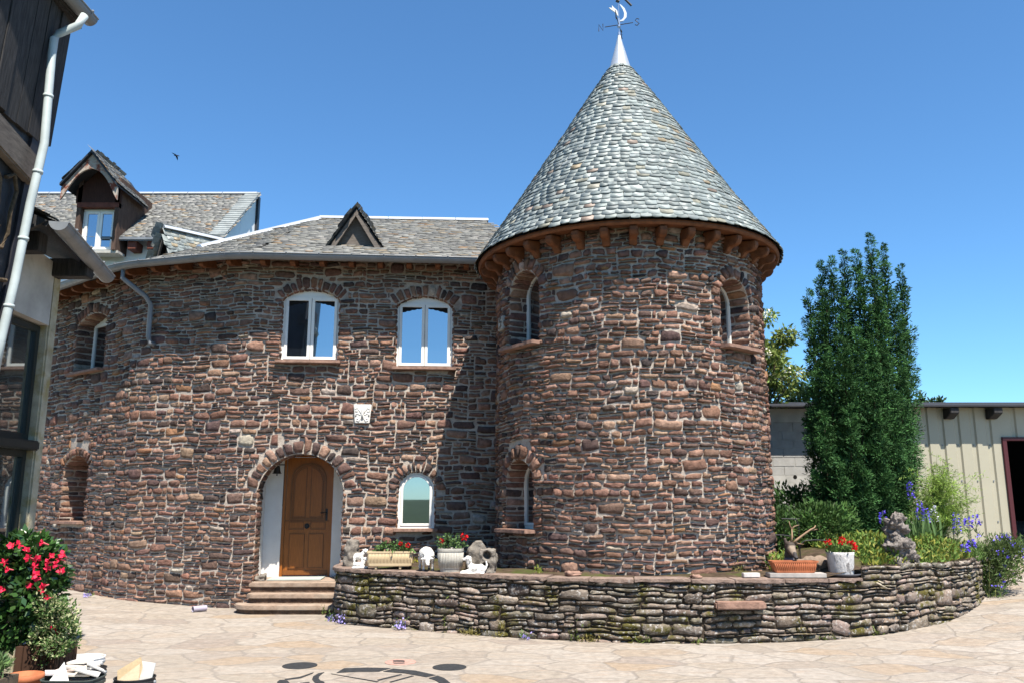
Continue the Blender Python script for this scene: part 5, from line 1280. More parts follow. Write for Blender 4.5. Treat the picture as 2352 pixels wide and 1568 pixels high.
m = MB(); x0r = atY(1760, 930, GY).x; m.add([(x, y, z + dz_) for dz_ in (0, .035) for x, y, z in ((x0r, GY - .38, zr), (xr_, GY - .38, zr + .02), (xr_, GY + 8.2, zr + 1.1), (x0r, GY + 8.2, zr + 1.1))], [(3, 2, 1, 0), (4, 5, 6, 7)] + [(i, (i + 1) % 4, 4 + (i + 1) % 4, 4 + i) for i in range(4)]); m.done('roof', M['roofedge'], ga)
for u in (2192, 2292, 2420):
    c = atY(u, 950, GY - .3); m = MB(); m.add([(x, y, z) for x in (c.x - .10, c.x + .10) for y, z in ((GY - .34, zr - .01), (GY - .34, zr - .13), (GY - .1, zr - .24), (GY + .03, zr - .24), (GY + .03, zr - .01))], [(0, 1, 2, 3, 4), (9, 8, 7, 6, 5)] + [(i, (i + 1) % 5, 5 + (i + 1) % 5, 5 + i) for i in range(5)]); m.done('rafter_end', M['oldwood'], ga, bevel=.01)
m = MB()                                                                # cladding screws
for x in np.arange(xl_ + .29, xj, .36):
    for z in (1.5, 2.4, 3.2): m.tube([(x, GY + .037, z), (x, GY + .02, z)], .018, 6)
m.done('screws', M['gutter'], ga)
bw = thing('block_wall', 'grey concrete block wall with cement base beside the tower', 'wall', (6, GY + .1, .6))
bx0 = atY(1700, 1000, GY).x; bz1 = atY(1800, 1090, GY).z
xe = xl_; BYf = GY + .12
m = MB(); z = bz1; r_ = 0
while z < zr - .32:
    x = bx0 - (.25 if r_ % 2 else 0)
    while x < xe:
        m.box(max(x, bx0) + .004, min(x + .492, xe), BYf + random.uniform(0, .004), BYf + .2, z + .004, z + .194); x += .5
    z += .2; r_ += 1
m.done('blocks', M['block'], bw, bevel=.004)
m = MB(); m.box(bx0, xe, BYf + .012, BYf + .19, bz1, z - .003); m.done('block_joint', M['cement'], bw)
m = MB(); m.box(bx0, xe, BYf - .012, BYf + .25, -.2, bz1); m.box(bx0, xe, BYf - .01, BYf + .25, z, zr + .02); m.done('cement_band', M['cement'], bw)
m = MB(); h = atY(1830, 1094, GY); m.tube([(h.x, BYf - .016, h.z), (h.x, BYf + .02, h.z)], .045, 12); m.done('pipe_hole', M['dark'], bw)
# ================================================================== TREES AND SHRUBS
def yew():
    base = atY(1967, 1238, 16.4); gz0 = soil_z(base.x, base.y); c0 = Vector((base.x, 16.4, gz0 - .05))
    t = thing('yew_tree', 'tall dark green columnar yew with many upright tips', 'tree', tuple(c0))
    tops = [(1866, 662, 16.3), (1892, 600, 16.4), (1918, 592, 16.2), (1946, 577, 16.5), (1974, 572, 16.1), (2008, 535, 16.3), (2036, 560, 16.4), (2078, 612, 16.4), (2062, 668, 16.0),
            (1905, 668, 15.9), (1938, 650, 15.7), (1990, 625, 15.8), (2022, 640, 15.7), (1876, 735, 16.0), (2082, 740, 16.2), (1960, 690, 16.9), (2030, 680, 16.9), (1895, 720, 16.9), (2000, 720, 17.1),
            (1880, 850, 15.7), (1912, 800, 15.45), (1945, 770, 15.3), (1978, 750, 15.25), (2012, 770, 15.3), (2045, 800, 15.45), (2078, 840, 15.8), (1900, 940, 15.35), (1960, 930, 15.15), (2020, 940, 15.2), (2065, 960, 15.5), (1868, 940, 16.0), (2086, 950, 16.1), (1930, 1050, 15.1), (1990, 1060, 15.05), (2045, 1080, 15.2), (1885, 1080, 15.5)]
    P, D, S, Cc = [], [], [], []
    limbs = MB()
    for u, v, Y in tops:
        tp = atY(u - 10, v, Y); low = Vector((c0.x + (tp.x - c0.x) * .72, c0.y + (Y - c0.y) * .75, c0.z + .1)); Lh = tp.z - low.z
        limbs.tube([low, low.lerp(tp, .45) + Vector(((tp.x - c0.x) * .1, 0, 0)), low.lerp(tp, .93)], [.03, .02, .006], 6)
        nb = int(Lh * 17); n = nb * 74
        bt = (np.arange(nb) + rng.random(nb)) / nb; ba_ = rng.random(nb) * 6.283; which = np.repeat(np.arange(nb), 74)
        br = .30 * np.clip(1.02 - bt, 0, 1) ** .58 * rng.uniform(.75, 1.15, nb)
        cx = low.x + (tp.x - low.x) * np.clip(bt * 1.4, 0, 1); cy = low.y + (tp.y - low.y) * np.clip(bt * 1.4, 0, 1)
        cen = np.stack([cx + br * .8 * np.cos(ba_), cy + br * .8 * np.sin(ba_), low.z + Lh * bt], 1)[which]
        d = unit(n) * np.array([1, 1, .8]); rs = (.03 + .155 * np.clip(1.02 - bt, 0, 1) ** .6)[which][:, None]
        P.append(cen + d * rs * rng.random((n, 1)) ** .5); outv = np.stack([np.cos(ba_), np.sin(ba_), np.full(nb, .5)], 1)[which]
        D.append(d * .8 + outv * .55 + rng.normal(0, .3, (n, 3)))
        bc = rng.uniform(.45, 1.7, nb); Cc.append(np.array([.040, .100, .030])[None] * bc[which][:, None] * rng.uniform(.7, 1.3, (n, 1)))
        S.append(rng.uniform(.038, .072, n))
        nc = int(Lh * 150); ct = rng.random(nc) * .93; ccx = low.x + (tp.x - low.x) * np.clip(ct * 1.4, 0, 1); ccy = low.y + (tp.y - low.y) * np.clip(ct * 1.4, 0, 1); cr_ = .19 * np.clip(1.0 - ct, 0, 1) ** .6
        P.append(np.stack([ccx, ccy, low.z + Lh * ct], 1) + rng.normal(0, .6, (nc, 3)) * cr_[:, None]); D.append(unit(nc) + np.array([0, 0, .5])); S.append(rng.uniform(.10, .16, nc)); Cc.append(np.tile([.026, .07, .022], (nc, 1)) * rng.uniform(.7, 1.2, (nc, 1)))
    limbs.tube([c0, c0 + Vector((.05, 0, 1.2)), c0 + Vector((0, 0, 3))], [.20, .15, .08], 10)
    limbs.done('trunk', M['yewbark'], t, smooth=True)
    P = np.concatenate(P); k = P[:, 2] > c0.z + .03
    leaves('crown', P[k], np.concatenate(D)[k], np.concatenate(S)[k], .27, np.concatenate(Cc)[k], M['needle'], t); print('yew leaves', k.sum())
yew()
def bush(name, label, cat, c, r, n, base, size=(.05, .09), asp=.45, stems=6, mat='leaf', group=None, updir=.5, var=.4, sc=3, shell=.35, extra=None, flat_bottom=True):
    c = Vector(c); t = thing(name, label, cat, (c.x, c.y, c.z), group)
    P, d = blob_pts(n, (c.x, c.y, c.z + r[2]), r, shell)
    if flat_bottom: P[:, 2] = np.maximum(P[:, 2], c.z + .01 + rng.random(n) * .12)
    # lumpy outline
    f = np.array([mnoise.noise(Vector(p) * 2.6) for p in P]); P = P + d * (f * .35)[:, None] * np.array(r)
    D = d * .7 + np.array([0, 0, updir]) + rng.normal(0, .45, (n, 3))
    m = MB()
    for k in range(stems):
        e = P[rng.integers(0, n)]; m.tube([c + Vector((random.uniform(-.05, .05), random.uniform(-.05, .05), -.02)), c.lerp(Vector(e), .5) + Vector((0, 0, .08)), Vector(e)], [.016, .011, .004], 5)
    m.done('stem', M['bark'], t)
    leaves('foliage', P, D, rng.uniform(*size, n), asp, clump_cols(P, base, var, sc), M[mat], t)
    return t, P
def flowers(parent, P, size, col, n=9, name='flower', petals=6):
    for p in P:
        d = unit(n * petals) * .6 + np.array([0, -.3, .4]); q = np.array(p)[None] + unit(n * petals) * size * .45 * rng.random((n * petals, 1))
        leaves(name, q, d, rng.uniform(size * .5, size * .9, n * petals), .8, np.array(col)[None] * rng.uniform(.7, 1.2, (n * petals, 1)), M['petal'], parent)
def shrub_at(u, v, Y): 
    p = atY(u, v, Y); return Vector((p.x, Y, soil_z(p.x, Y)))
bush('peony_shrub', 'glossy green bushy shrub growing against the block wall by the tower', 'shrub', shrub_at(1830, 1230, 16.6), (.75, .5, .55), 3200, (.045, .095, .025), (.07, .13), .38)
bush('peony_shrub', 'bright leafy shrub spreading behind the stag sculpture', 'shrub', shrub_at(1893, 1290, 14.9), (.62, .4, .38), 3000, (.06, .12, .03), (.06, .12), .3)
bush('low_shrub', 'dark leafy plant in the corner against the tower foot', 'shrub', shrub_at(1795, 1290, 14.6), (.22, .25, .42), 900, (.04, .08, .02), (.06, .11), .4)
def elder():
    c = atY(1745, 900, 23.0); t = thing('elder_tree', 'pale flowering elder tree showing past the right side of the tower', 'tree', (c.x - .8, 23, 0))
    m = MB(); b = Vector((c.x - .8, 23, 0)); m.tube([b, b + Vector((.1, 0, 2.5)), b + Vector((.3, 0, 5))], [.16, .12, .05], 8)
    P, D = [], []
    for k in range(40):
        q = (c.x + random.uniform(-1.2, .78), 23 + random.uniform(-.9, .9), atY(1745, random.uniform(735, 930), 23).z); m.tube([b + Vector((.2, 0, 3.2)), Vector(q)], [.04, .01], 5)
        pp_, d = blob_pts(170, q, (.34, .34, .22), .2); P.append(pp_); D.append(d)
    P = np.concatenate(P); D = np.concatenate(D); m.done('trunk', M['bark'], t)
    leaves('crown', P, D * .5 + np.array([0, 0, -.2]) + rng.normal(0, .4, P.shape), rng.uniform(.10, .19, len(P)), .42, clump_cols(P, (.17, .22, .05), .4, 1.5), M['leaf'], t)
    k = rng.choice(len(P), 46); Q = np.concatenate([P[i] + rng.normal(0, .06, (14, 3)) + np.array([0, 0, .07]) for i in k])
    leaves('blossom', Q, unit(len(Q)) + np.array([0, 0, .8]), .07, .9, np.tile([.72, .70, .55], (len(Q), 1)) * rng.uniform(.8, 1.1, (len(Q), 1)), M['petal'], t)
elder()
def far_tree(u, v, w, hpx, Y, base, label, n=700):
    c = atY(u, v, Y); k = w / FPX * Y; h = hpx / FPX * Y; t = thing('garden_tree', label, 'tree', (c.x, Y, 0), 'treetops behind the shed'); m = MB(); m.tube([(c.x, Y, 0), (c.x, Y, c.z - h * .3)], [.12, .05], 6); m.done('trunk', M['bark'], t)
    P, D = blob_pts(n, (c.x, Y, c.z - h * .55), (k / 2, k / 2, h * .55), .2); f = np.array([mnoise.noise(Vector(p) * 1.6) for p in P]); P = P + D * (f * .5)[:, None] * k / 2
    leaves('crown', P, D + rng.normal(0, .6, P.shape) + np.array([0, 0, .4]), rng.uniform(.10, .2, n), .5, clump_cols(P, base, .4, 1.2), M['leaf'], t)
far_tree(1832, 880, 62, 62, 30, (.04, .08, .03), 'round dark green treetop between the tower and the yew', 1100)
for u, v, w, h, lb in ((2112, 900, 22, 48, 'leafy shoot rising over the shed roof close beside the yew'), (2139, 914, 22, 30, 'lowest middle shoots over the shed roof'), (2158, 908, 18, 36, 'farthest right shoot over the shed roof')):
    far_tree(u, v, w, h, 29, (.05, .09, .04), lb, 150)

def asparagus():
    b = shrub_at(2150, 1235, 15.4); t = thing('asparagus_fern', 'feathery light green fern like plant before the cream shed', 'plant', tuple(b)); P, D, S = [], [], []; m = MB()
    for k in range(84):
        a = random.uniform(-1, 1); u = 2150 + random.gauss(0, 36) + (16 if a > 0 else 0); v = random.uniform(1040, 1190) + abs(u - 2150) * .55; tp = atY(min(max(u, 2070), 2252), v, 15.4 + random.uniform(-.5, .5)); mid = b.lerp(tp, .6) + Vector((0, 0, .18))
        pts_ = [b + Vector((random.uniform(-.12, .12), random.uniform(-.1, .1), 0)), mid, tp]; m.tube(pts_, [.006, .004, .002], 4)
        for q in range(15):
            f_ = .25 + .75 * q / 15; c = (mid if f_ > .6 else b).lerp(tp if f_ > .6 else mid, (f_ - .6) / .4 if f_ > .6 else f_ / .6); d = unit(1)[0] * np.array([1, 1, .45]) + np.array([(tp.x - b.x) * .4, 0, .12])
            ln = random.uniform(.12, .26)
            for w in range(16): P.append(np.array(c) + d * ln * w / 12 + rng.normal(0, .008, 3)); D.append(d + rng.normal(0, .8, 3)); S.append(random.uniform(.04, .08))
    m.done('stem', mk('green stem', (.10, .15, .04), .7, .2), t)
    P = np.array(P); leaves('foliage', P, np.array(D), np.array(S), .16, clump_cols(P, (.21, .31, .06), .3, 2.5), M['leaf'], t)
asparagus()
gc = []
def ground_cover():
    P = []
    for _ in range(60000):
        s = random.uniform(0, 1); x = random.uniform(4.0, 8.8); y = random.uniform(12.0, 18.6); P.append((x, y))
    P = np.array(P); k = inside(P[:, 0], P[:, 1], poly2) & (((P[:, 0] - TC.x) ** 2 + (P[:, 1] - TC.y) ** 2) > (TR + .08) ** 2); P = P[k]
    f = np.array([mnoise.noise(Vector((x * 1.1, y * 1.1, 3))) for x, y in P])
    near = P[:, 0] < 5.15
    keep = ((f > -.45) & ~near) | (near & (f > .05) & (P[:, 1] > 13.0)) ; P = P[keep]; f = f[keep]; n = len(P)
    h = np.clip((f + .3) * .32, .03, .22)
    Z = np.array([soil_z(x, y) for x, y in P]) + rng.random(n) * h
    V = np.stack([P[:, 0], P[:, 1], Z], 1); D = np.stack([rng.normal(0, .6, n), rng.normal(0, .6, n), rng.uniform(.3, 1.3, n)], 1)
    base = np.where((rng.random(n) < .3)[:, None], np.array([.24, .24, .045]), np.array([.11, .18, .035]))
    o = leaves('ground_cover', V, D, rng.uniform(.04, .11, n), .35, base * rng.uniform(.7, 1.3, (n, 1)), M['leaf'], None); props(o, 'low mixed greenery covering the raised garden bed behind the stone wall', 'ground cover', None, 'stuff')
ground_cover()
def overhang():
    """blue flowered greenery spilling round the end of the wall"""
    c = RPth.map([RPth.hit(2245, 1330)[0] + .35], np.array([.75]), .15)[0]; c = Vector(c); b = Vector((c.x, c.y, gz(c.x, c.y))); t = thing('trailing_plant', 'tall grassy blue flowering clump spilling over the right end of the low wall', 'plant', tuple(b)); P, D = [], []
    for u, v, rx, rz, n in ((2262, 1290, .35, .28, 1300), (2290, 1262, .4, .25, 1200), (2325, 1262, .4, .22, 900), (2258, 1350, .22, .3, 900), (2282, 1320, .3, .25, 1000), (2236, 1400, .10, .16, 260), (2300, 1300, .35, .2, 700)):
        q = atY(u, v, c.y + .35); pp_, d = blob_pts(n, (q.x, c.y + .25, q.z), (rx, .4, rz), .1); P.append(pp_); D.append(d)
    P = np.concatenate(P); D = np.concatenate(D); k = P[:, 2] > np.array([gz(x, y) for x, y in P[:, :2]]) + .01; P = P[k]; D = D[k]; f = np.array([mnoise.noise(Vector(p) * 4) for p in P]); P = P + D * (f * .12)[:, None]
    m = MB()
    for i in range(22): m.tube([b + Vector((random.uniform(-.2, .2), random.uniform(0, .3), 0)), Vector(P[rng.integers(0, len(P))])], [.007, .003], 4)
    m.done('stem', mk('straw stem', (.22, .22, .08), .8, .2), t)
    leaves('foliage', P, D * .4 + np.array([0, -.1, .6]) + rng.normal(0, .5, P.shape), rng.uniform(.05, .12, len(P)), .22, clump_cols(P, (.10, .15, .045), .4, 3), M['leaf'], t)
    Q = P[rng.choice(len(P), 60)] + rng.normal(0, .03, (60, 3)) + np.array([0, -.05, .05]); Q = np.repeat(Q, 5, 0) + rng.normal(0, .015, (300, 3))
    leaves('flower', Q, unit(300), .035, .8, np.tile([.14, .10, .62], (300, 1)) * rng.uniform(.8, 1.6, (300, 1)), M['petal'], t)
overhang()
def larkspur(u, v, Y, hpx, label, col=(.13, .09, .60), lean=0.0):
    p = atY(u, v, Y); zb = max(soil_z(p.x, Y), 0); L = hpx / FPX * Y; b = Vector((p.x + lean, Y, zb)); t = thing('larkspur', label, 'flower', tuple(b), 'larkspur spikes in the garden bed'); m = MB(); top = Vector((p.x, Y, p.z + L * .55))
    m.tube([b, b.lerp(top, .5) + Vector((lean * .1, 0, .02)), top], [.007, .005, .003], 5); m.done('stem', mk('larkspur stem', (.09, .15, .04), .7, .2), t)
    n = 46; k = rng.random(n); a = rng.random(n) * 6.28; r = .034 * (1.15 - k) + .012
    P = np.stack([p.x + r * np.cos(a), Y + r * np.sin(a), p.z - L * .5 + L * k], 1); leaves('flower_spike', P, np.stack([np.cos(a), np.sin(a), rng.normal(.2, .3, n)], 1), .042, .85, np.tile(col, (n, 1)) * rng.uniform(.7, 1.5, (n, 1)), M['petal'], t)
    n = 60; k = rng.random(n) ** 1.4; d = unit(n) * np.array([1, 1, .3]) + np.array([0, 0, .8]); P = np.array([b.lerp(top, x * .7) for x in k]); leaves('foliage', P, d, rng.uniform(.06, .14, n), .15, np.tile([.08, .14, .035], (n, 1)) * rng.uniform(.7, 1.4, (n, 1)), M['leaf'], t)
LK = [(2091, 1126, 15.2, 40, 'tallest violet larkspur spike right beside the yew foot'), (2113, 1170, 14.9, 46, 'violet larkspur spike standing left of the fern, paired with a shorter one'), (2127, 1182, 14.9, 34, 'shorter violet larkspur spike of the pair before the fern'),
      (2028, 1187, 14.6, 28, 'violet larkspur peeping over the left shoulder of the tufa rock'), (2197, 1201, 14.8, 48, 'long violet larkspur spike in front of the fern foot'), (2222, 1199, 15.0, 22, 'short violet larkspur right of the long spike by the fern'),
      (2241, 1193, 15.2, 24, 'pale violet larkspur against the cream cladding'), (2309, 1237, 15.3, 30, 'violet larkspur before the red door frame'), (2340, 1262, 15.3, 34, 'violet larkspur at the dark shed doorway, rightmost')]
for u, v, Y, h, lb in LK: larkspur(u, v, Y, h, lb)
larkspur(2145, 1178, 15.0, 36, 'white larkspur spike among the violet ones', (.62, .62, .70))
larkspur(2216, 1258, 13.9, 16, 'leaning violet blooms hanging low over the wall top', lean=.2); 
larkspur(2231, 1247, 14.0, 16, 'violet blooms just above the leaning ones near the wall end', lean=.15)
def iris_leaves(u, v, Y, lb):
    b = shrub_at(u, v, Y); t = thing('iris_clump', lb, 'plant', tuple(b)); n = 60; P = np.array(b)[None] + rng.normal(0, .09, (n, 3)) * np.array([1.6, 1, 0]); D = np.stack([rng.normal(0, .22, n), rng.normal(0, .2, n), np.ones(n)], 1)
    leaves('foliage', P, D, rng.uniform(.3, .62, n), .07, np.tile([.10, .17, .06], (n, 1)) * rng.uniform(.7, 1.4, (n, 1)), M['leaf'], t, droop=.5)
iris_leaves(2085, 1240, 14.5, 'upright sword leaves just right of the tufa rock')
iris_leaves(2122, 1235, 14.6, 'broader clump of sword leaves under the larkspur pair')

# small plants at wall feet
def tuft(u, v, label, n, base, w, h, fl=None, nf=0, group=None, Y=None, z=None, asp=.3):
    p = atG(u, v) if z is None else atY(u, v, Y); p = Vector((p.x, p.y - .03, p.z if z is None else z)); t = thing('wall_weed' if not fl else 'bellflower', label, 'weed' if not fl else 'flower', tuple(p), group)
    P = np.array(p)[None] + np.abs(rng.normal(0, 1, (n, 3))) * np.array([0, 0, h * .5]) + rng.normal(0, 1, (n, 3)) * np.array([w * .5, .04, 0]); D = rng.normal(0, .5, (n, 3)) + np.array([0, -.2, .8])
    leaves('foliage', P, D, rng.uniform(.03, .075, n), asp, np.tile(base, (n, 1)) * rng.uniform(.7, 1.4, (n, 1)), M['leaf'], t)
    if fl:
        Q = np.array(p)[None] + np.abs(rng.normal(0, 1, (nf, 3))) * np.array([0, 0, h * .45]) + rng.normal(0, 1, (nf, 3)) * np.array([w * .42, .04, 0]) + np.array([0, -.05, .02]); leaves('flower', Q, unit(nf) + np.array([0, -.6, .3]), .035, .9, np.tile(fl, (nf, 1)) * rng.uniform(.8, 1.2, (nf, 1)), M['petal'], t)
LV = (.42, .36, .75); GB = 'bellflowers at the foot of the walls'; GW = 'weeds at the foot of the walls'
tuft(788, 1430, 'pale lilac bellflowers at the left corner of the low wall by the steps', 70, (.10, .16, .04), .12, .14, LV, 70, GB)
tuft(762, 1424, 'small lilac bellflower tuft close to the lowest step end', 60, (.10, .16, .04), .07, .10, LV, 22, GB)
tuft(921, 1444, 'lilac bellflower clump against the low wall below the cream trough', 60, (.10, .15, .04), .12, .15, LV, 60, GB)
tuft(1205, 1466, 'thin lilac bellflower tuft below the left part of the tower', 60, (.09, .14, .04), .10, .08, LV, 26, GB)
tuft(1232, 1462, 'lilac bellflower tuft with green leaves below the tower', 60, (.09, .14, .04), .10, .12, LV, 26, GB)
tuft(204, 1370, 'lilac bellflower tuft at the foot of the left house wall', 30, (.10, .15, .04), .10, .07, LV, 40, GB)
for u, v, lb, n, w, h in ((1026, 1450, 'tall thin weed climbing the low wall under the white pot', 60, .04, .4), (1090, 1457, 'yellowish low weeds along the wall foot left of centre', 120, .25, .08), (1150, 1461, 'dry grassy weed below the stone blocks', 60, .12, .12), (1320, 1471, 'green weed at the wall foot under the tower middle', 70, .1, .2), (1480, 1476, 'spreading green weed at the lowest point of the wall', 70, .14, .1),
                          (1350, 1472, 'low dry weeds beside the green weed under the tower', 60, .2, .06), (2010, 1457, 'broad leaved weed on paving at the right part of the wall', 50, .1, .08), (310, 1374, 'green weed at the left house wall foot', 60, .1, .12), (400, 1385, 'weed tuft at the wall foot between the left crease and the steps', 50, .1, .08), (1600, 1478, 'small weed under the stone bench', 30, .1, .06), (745, 1411, 'weed at the right end of the lowest step', 25, .05, .15), (1890, 1468, 'low weeds at the wall foot under the birch pot', 50, .2, .05), (270, 1371, 'small green weed far left on the house wall foot', 40, .1, .08)):
    tuft(u, v, lb, n, (.10, .13, .03) if 'dry' not in lb and 'yellow' not in lb else (.22, .19, .06), w, h, None, 0, GW)
tuft(1236, 1310, 'bright green seedling at the tower foot', 50, (.16, .2, .03), .08, .1, None, 0, GW, 12.75, .88)
tuft(1690, 1322, 'dry grass tuft on the coping at the tower foot right side', 60, (.2, .18, .06), .14, .12, None, 0, GW, 12.9, .88)
tuft(960, 1290, 'yellow flowered tuft behind the grazing sheep', 50, (.3, .28, .03), .12, .08, None, 0, GW, 14.9, .88)
# ================================================================== ORNAMENTS AND POTS ON THE LOW WALL
def c5(x, y, Y): return atY((1290 + x * 620 / 2352) / 1.6531, (2020 + y * 620 / 2352) / 1.6531, Y)
def c3(x, y, Y): return atY((2900 + x / 4.48) / 1.6531, (1900 + y / 4.48) / 1.6531, Y)
def c4(x, y, Y): return atY((3300 + x / 3.136) / 1.6531, (1800 + y / 3.136) / 1.6531, Y)
def wallY(u): 
    s = RPth.hit(u, 1320)[0]; return float(RPth.map([s], np.array([0.]), 0)[0][1])
def seat(u, back=.22):
    Y = wallY(u) + back; p = atY(u, 1310, Y); return Vector((p.x, Y, KZ + .004))
def local(o, yaw=0.0):
    """x to the right, y towards the yard, z up"""
    a = yaw; return frame_fn(o, (math.cos(a), math.sin(a), 0), (math.sin(a), -math.cos(a), 0))
# lamb pair
o = seat(827, .20); f = local(o, .1); t = thing('lamb_figurine', 'white figurine of a standing lamb over a lying lamb, beside the cream trough', 'figurine', tuple(o)); m = MB()
ball(m, (-.035, 0, .185), (.085, .055, .058), f)
for x, y in ((-.095, .03), (-.095, -.03), (.03, .03), (.03, -.03)): m.tube([f(x, y, .17), f(x - .004, y, .02)], [.022, .016], 8)
m.tube([f(.02, 0, .20), f(.06, .01, .26)], [.045, .032], 8); ball(m, (.075, .02, .275), (.04, .032, .034), f); m.tube([f(.085, .03, .27), f(.10, .06, .25)], [.024, .015], 8)
m.tube([f(.06, .0, .285), f(.025, .02, .30)], [.013, .008], 6); m.tube([f(.09, 0, .285), f(.125, .0, .29)], [.013, .008], 6)
ball(m, (-.02, .065, .055), (.095, .05, .045), f); m.tube([f(.05, .07, .07), f(.08, .075, .13)], [.036, .028], 8); ball(m, (.088, .08, .15), (.034, .03, .03), f); m.tube([f(.095, .09, .145), f(.115, .12, .13)], [.02, .013], 8)
m.tube([f(.07, .08, .16), f(.04, .085, .165)], [.011, .007], 6); m.tube([f(.105, .07, .16), f(.14, .07, .168)], [.011, .007], 6); m.tube([f(.05, .10, .03), f(.13, .11, .015)], [.02, .014], 8)
m.box(-.125, .13, -.05, .12, 0, .022, f)
remeshed('body', m, .0085, M['gypsum'], t, disp=((55, .006),), smooth=2)
# grazing sheep
o = seat(981, .24); f = local(o, .35); t = thing('sheep_figurine', 'white sheep figurine with lowered head standing between trough and white pot', 'figurine', tuple(o)); m = MB()
ball(m, (0, -.07, .245), (.115, .17, .115), f); ball(m, (0, .05, .24), (.10, .09, .09), f)
for x, y in ((-.07, .06), (.065, .06), (-.07, -.17), (.07, -.17)): m.tube([f(x, y, .2), f(x * 1.05, y, .1), f(x * 1.05, y + .004, .0)], [.038, .02, .019], 8)
m.tube([f(-.02, .08, .25), f(-.035, .15, .19)], [.07, .048], 10); ball(m, (-.04, .17, .175), (.043, .05, .05), f); m.tube([f(-.042, .18, .16), f(-.045, .215, .09)], [.04, .026], 10)
m.tube([f(-.07, .155, .20), f(-.145, .16, .185)], [.02, .012], 6); m.tube([f(-.01, .155, .20), f(.07, .165, .185)], [.02, .012], 6)
remeshed('body', m, .010, M['gypsum'], t, disp=((60, .010), (25, .006)), smooth=2)
m = MB()
for x, y in ((-.07, .06), (.065, .06), (-.07, -.17), (.07, -.17)): m.tube([f(x * 1.05, y + .006, .026), f(x * 1.05, y + .01, .0)], [.0205, .024], 8)
m.done('hoof', M['hoof_grey'], t)
# reclining white dog
o = seat(1088, .13); f = local(o, -.08); t = thing('dog_figurine', 'white figurine of a small dog lying down with raised head, nose to the left', 'figurine', tuple(o)); m = MB()
m.tube([f(.13, 0, .07), f(.03, 0, .075), f(-.05, 0, .085)], [.068, .058, .062], 12); ball(m, (.13, .03, .06), (.06, .045, .06), f); ball(m, (.13, -.03, .06), (.06, .045, .06), f)
m.tube([f(-.05, 0, .09), f(-.07, 0, .15), f(-.075, 0, .20)], [.055, .044, .042], 10); ball(m, (-.085, 0, .215), (.052, .045, .043), f); m.tube([f(-.11, 0, .21), f(-.17, 0, .195)], [.033, .02], 8)
m.tube([f(-.06, .04, .235), f(-.045, .052, .17)], [.02, .015], 6); m.tube([f(-.06, -.04, .235), f(-.045, -.052, .17)], [.02, .015], 6)
for y in (.04, -.03): m.tube([f(-.04, y, .05), f(-.12, y + .02, .026), f(-.19, y + .02, .018)], [.03, .02, .019], 8)
m.tube([f(.10, .07, .03), f(.04, .09, .02)], [.025, .018], 8); m.tube([f(.18, 0, .06), f(.20, 0, .12), f(.185, .0, .18)], [.022, .018, .012], 8)
m.box(-.20, .17, -.06, .10, .0, .012, f)
remeshed('body', m, .0085, M['gypsum'], t, disp=((40, .004),), smooth=3)
# long cream trough with geraniums
def geranium(o, w, d, h, n, flowers_, label, base=(.075, .14, .04)):
    t = thing('geranium', label, 'potted plant', tuple(o)); m = MB(); P = []
    ns = max(7, int(w * 30))
    for k in range(ns):
        x = (k + .5) / ns - .5; q = o + Vector((x * w + random.uniform(-.02, .02), random.uniform(-.5, .5) * d, 0)); e = q + Vector((random.uniform(-.06, .06), random.uniform(-.07, .05), h * random.uniform(.35, 1)))
        m.tube([q - Vector((0, 0, .03)), q.lerp(e, .5) + Vector((0, 0, .01)), e], [.006, .004, .002], 4)
        for j in range(n // ns): P.append(q.lerp(e, random.uniform(.15, 1)) + Vector((random.gauss(0, .03), random.gauss(0, .03), random.gauss(0, .015))))
    m.done('stem', M['bark'], t); P = np.array(P); k = len(P)
    leaves('foliage', P, rng.normal(0, .7, (k, 3)) + np.array([0, -.3, .5]), rng.uniform(.028, .055, k), .85, clump_cols(P, base, .4, 8), M['leaf'], t)
    for dx, dz, r in flowers_:
        c = np.array(o) + np.array([dx, -.05, dz]); q = c + unit(44) * r * (.35 + .65 * rng.random((44, 1))); leaves('flower', q, q - c, r * .8, .95, np.tile([.62, .012, .016], (44, 1)) * rng.uniform(.6, 1.25, (44, 1)), M['petal'], t)
        m = MB(); m.tube([o + Vector((dx * .8, 0, 0)), Vector(c)], .003, 4); m.done('flower_stalk', M['bark'], t)
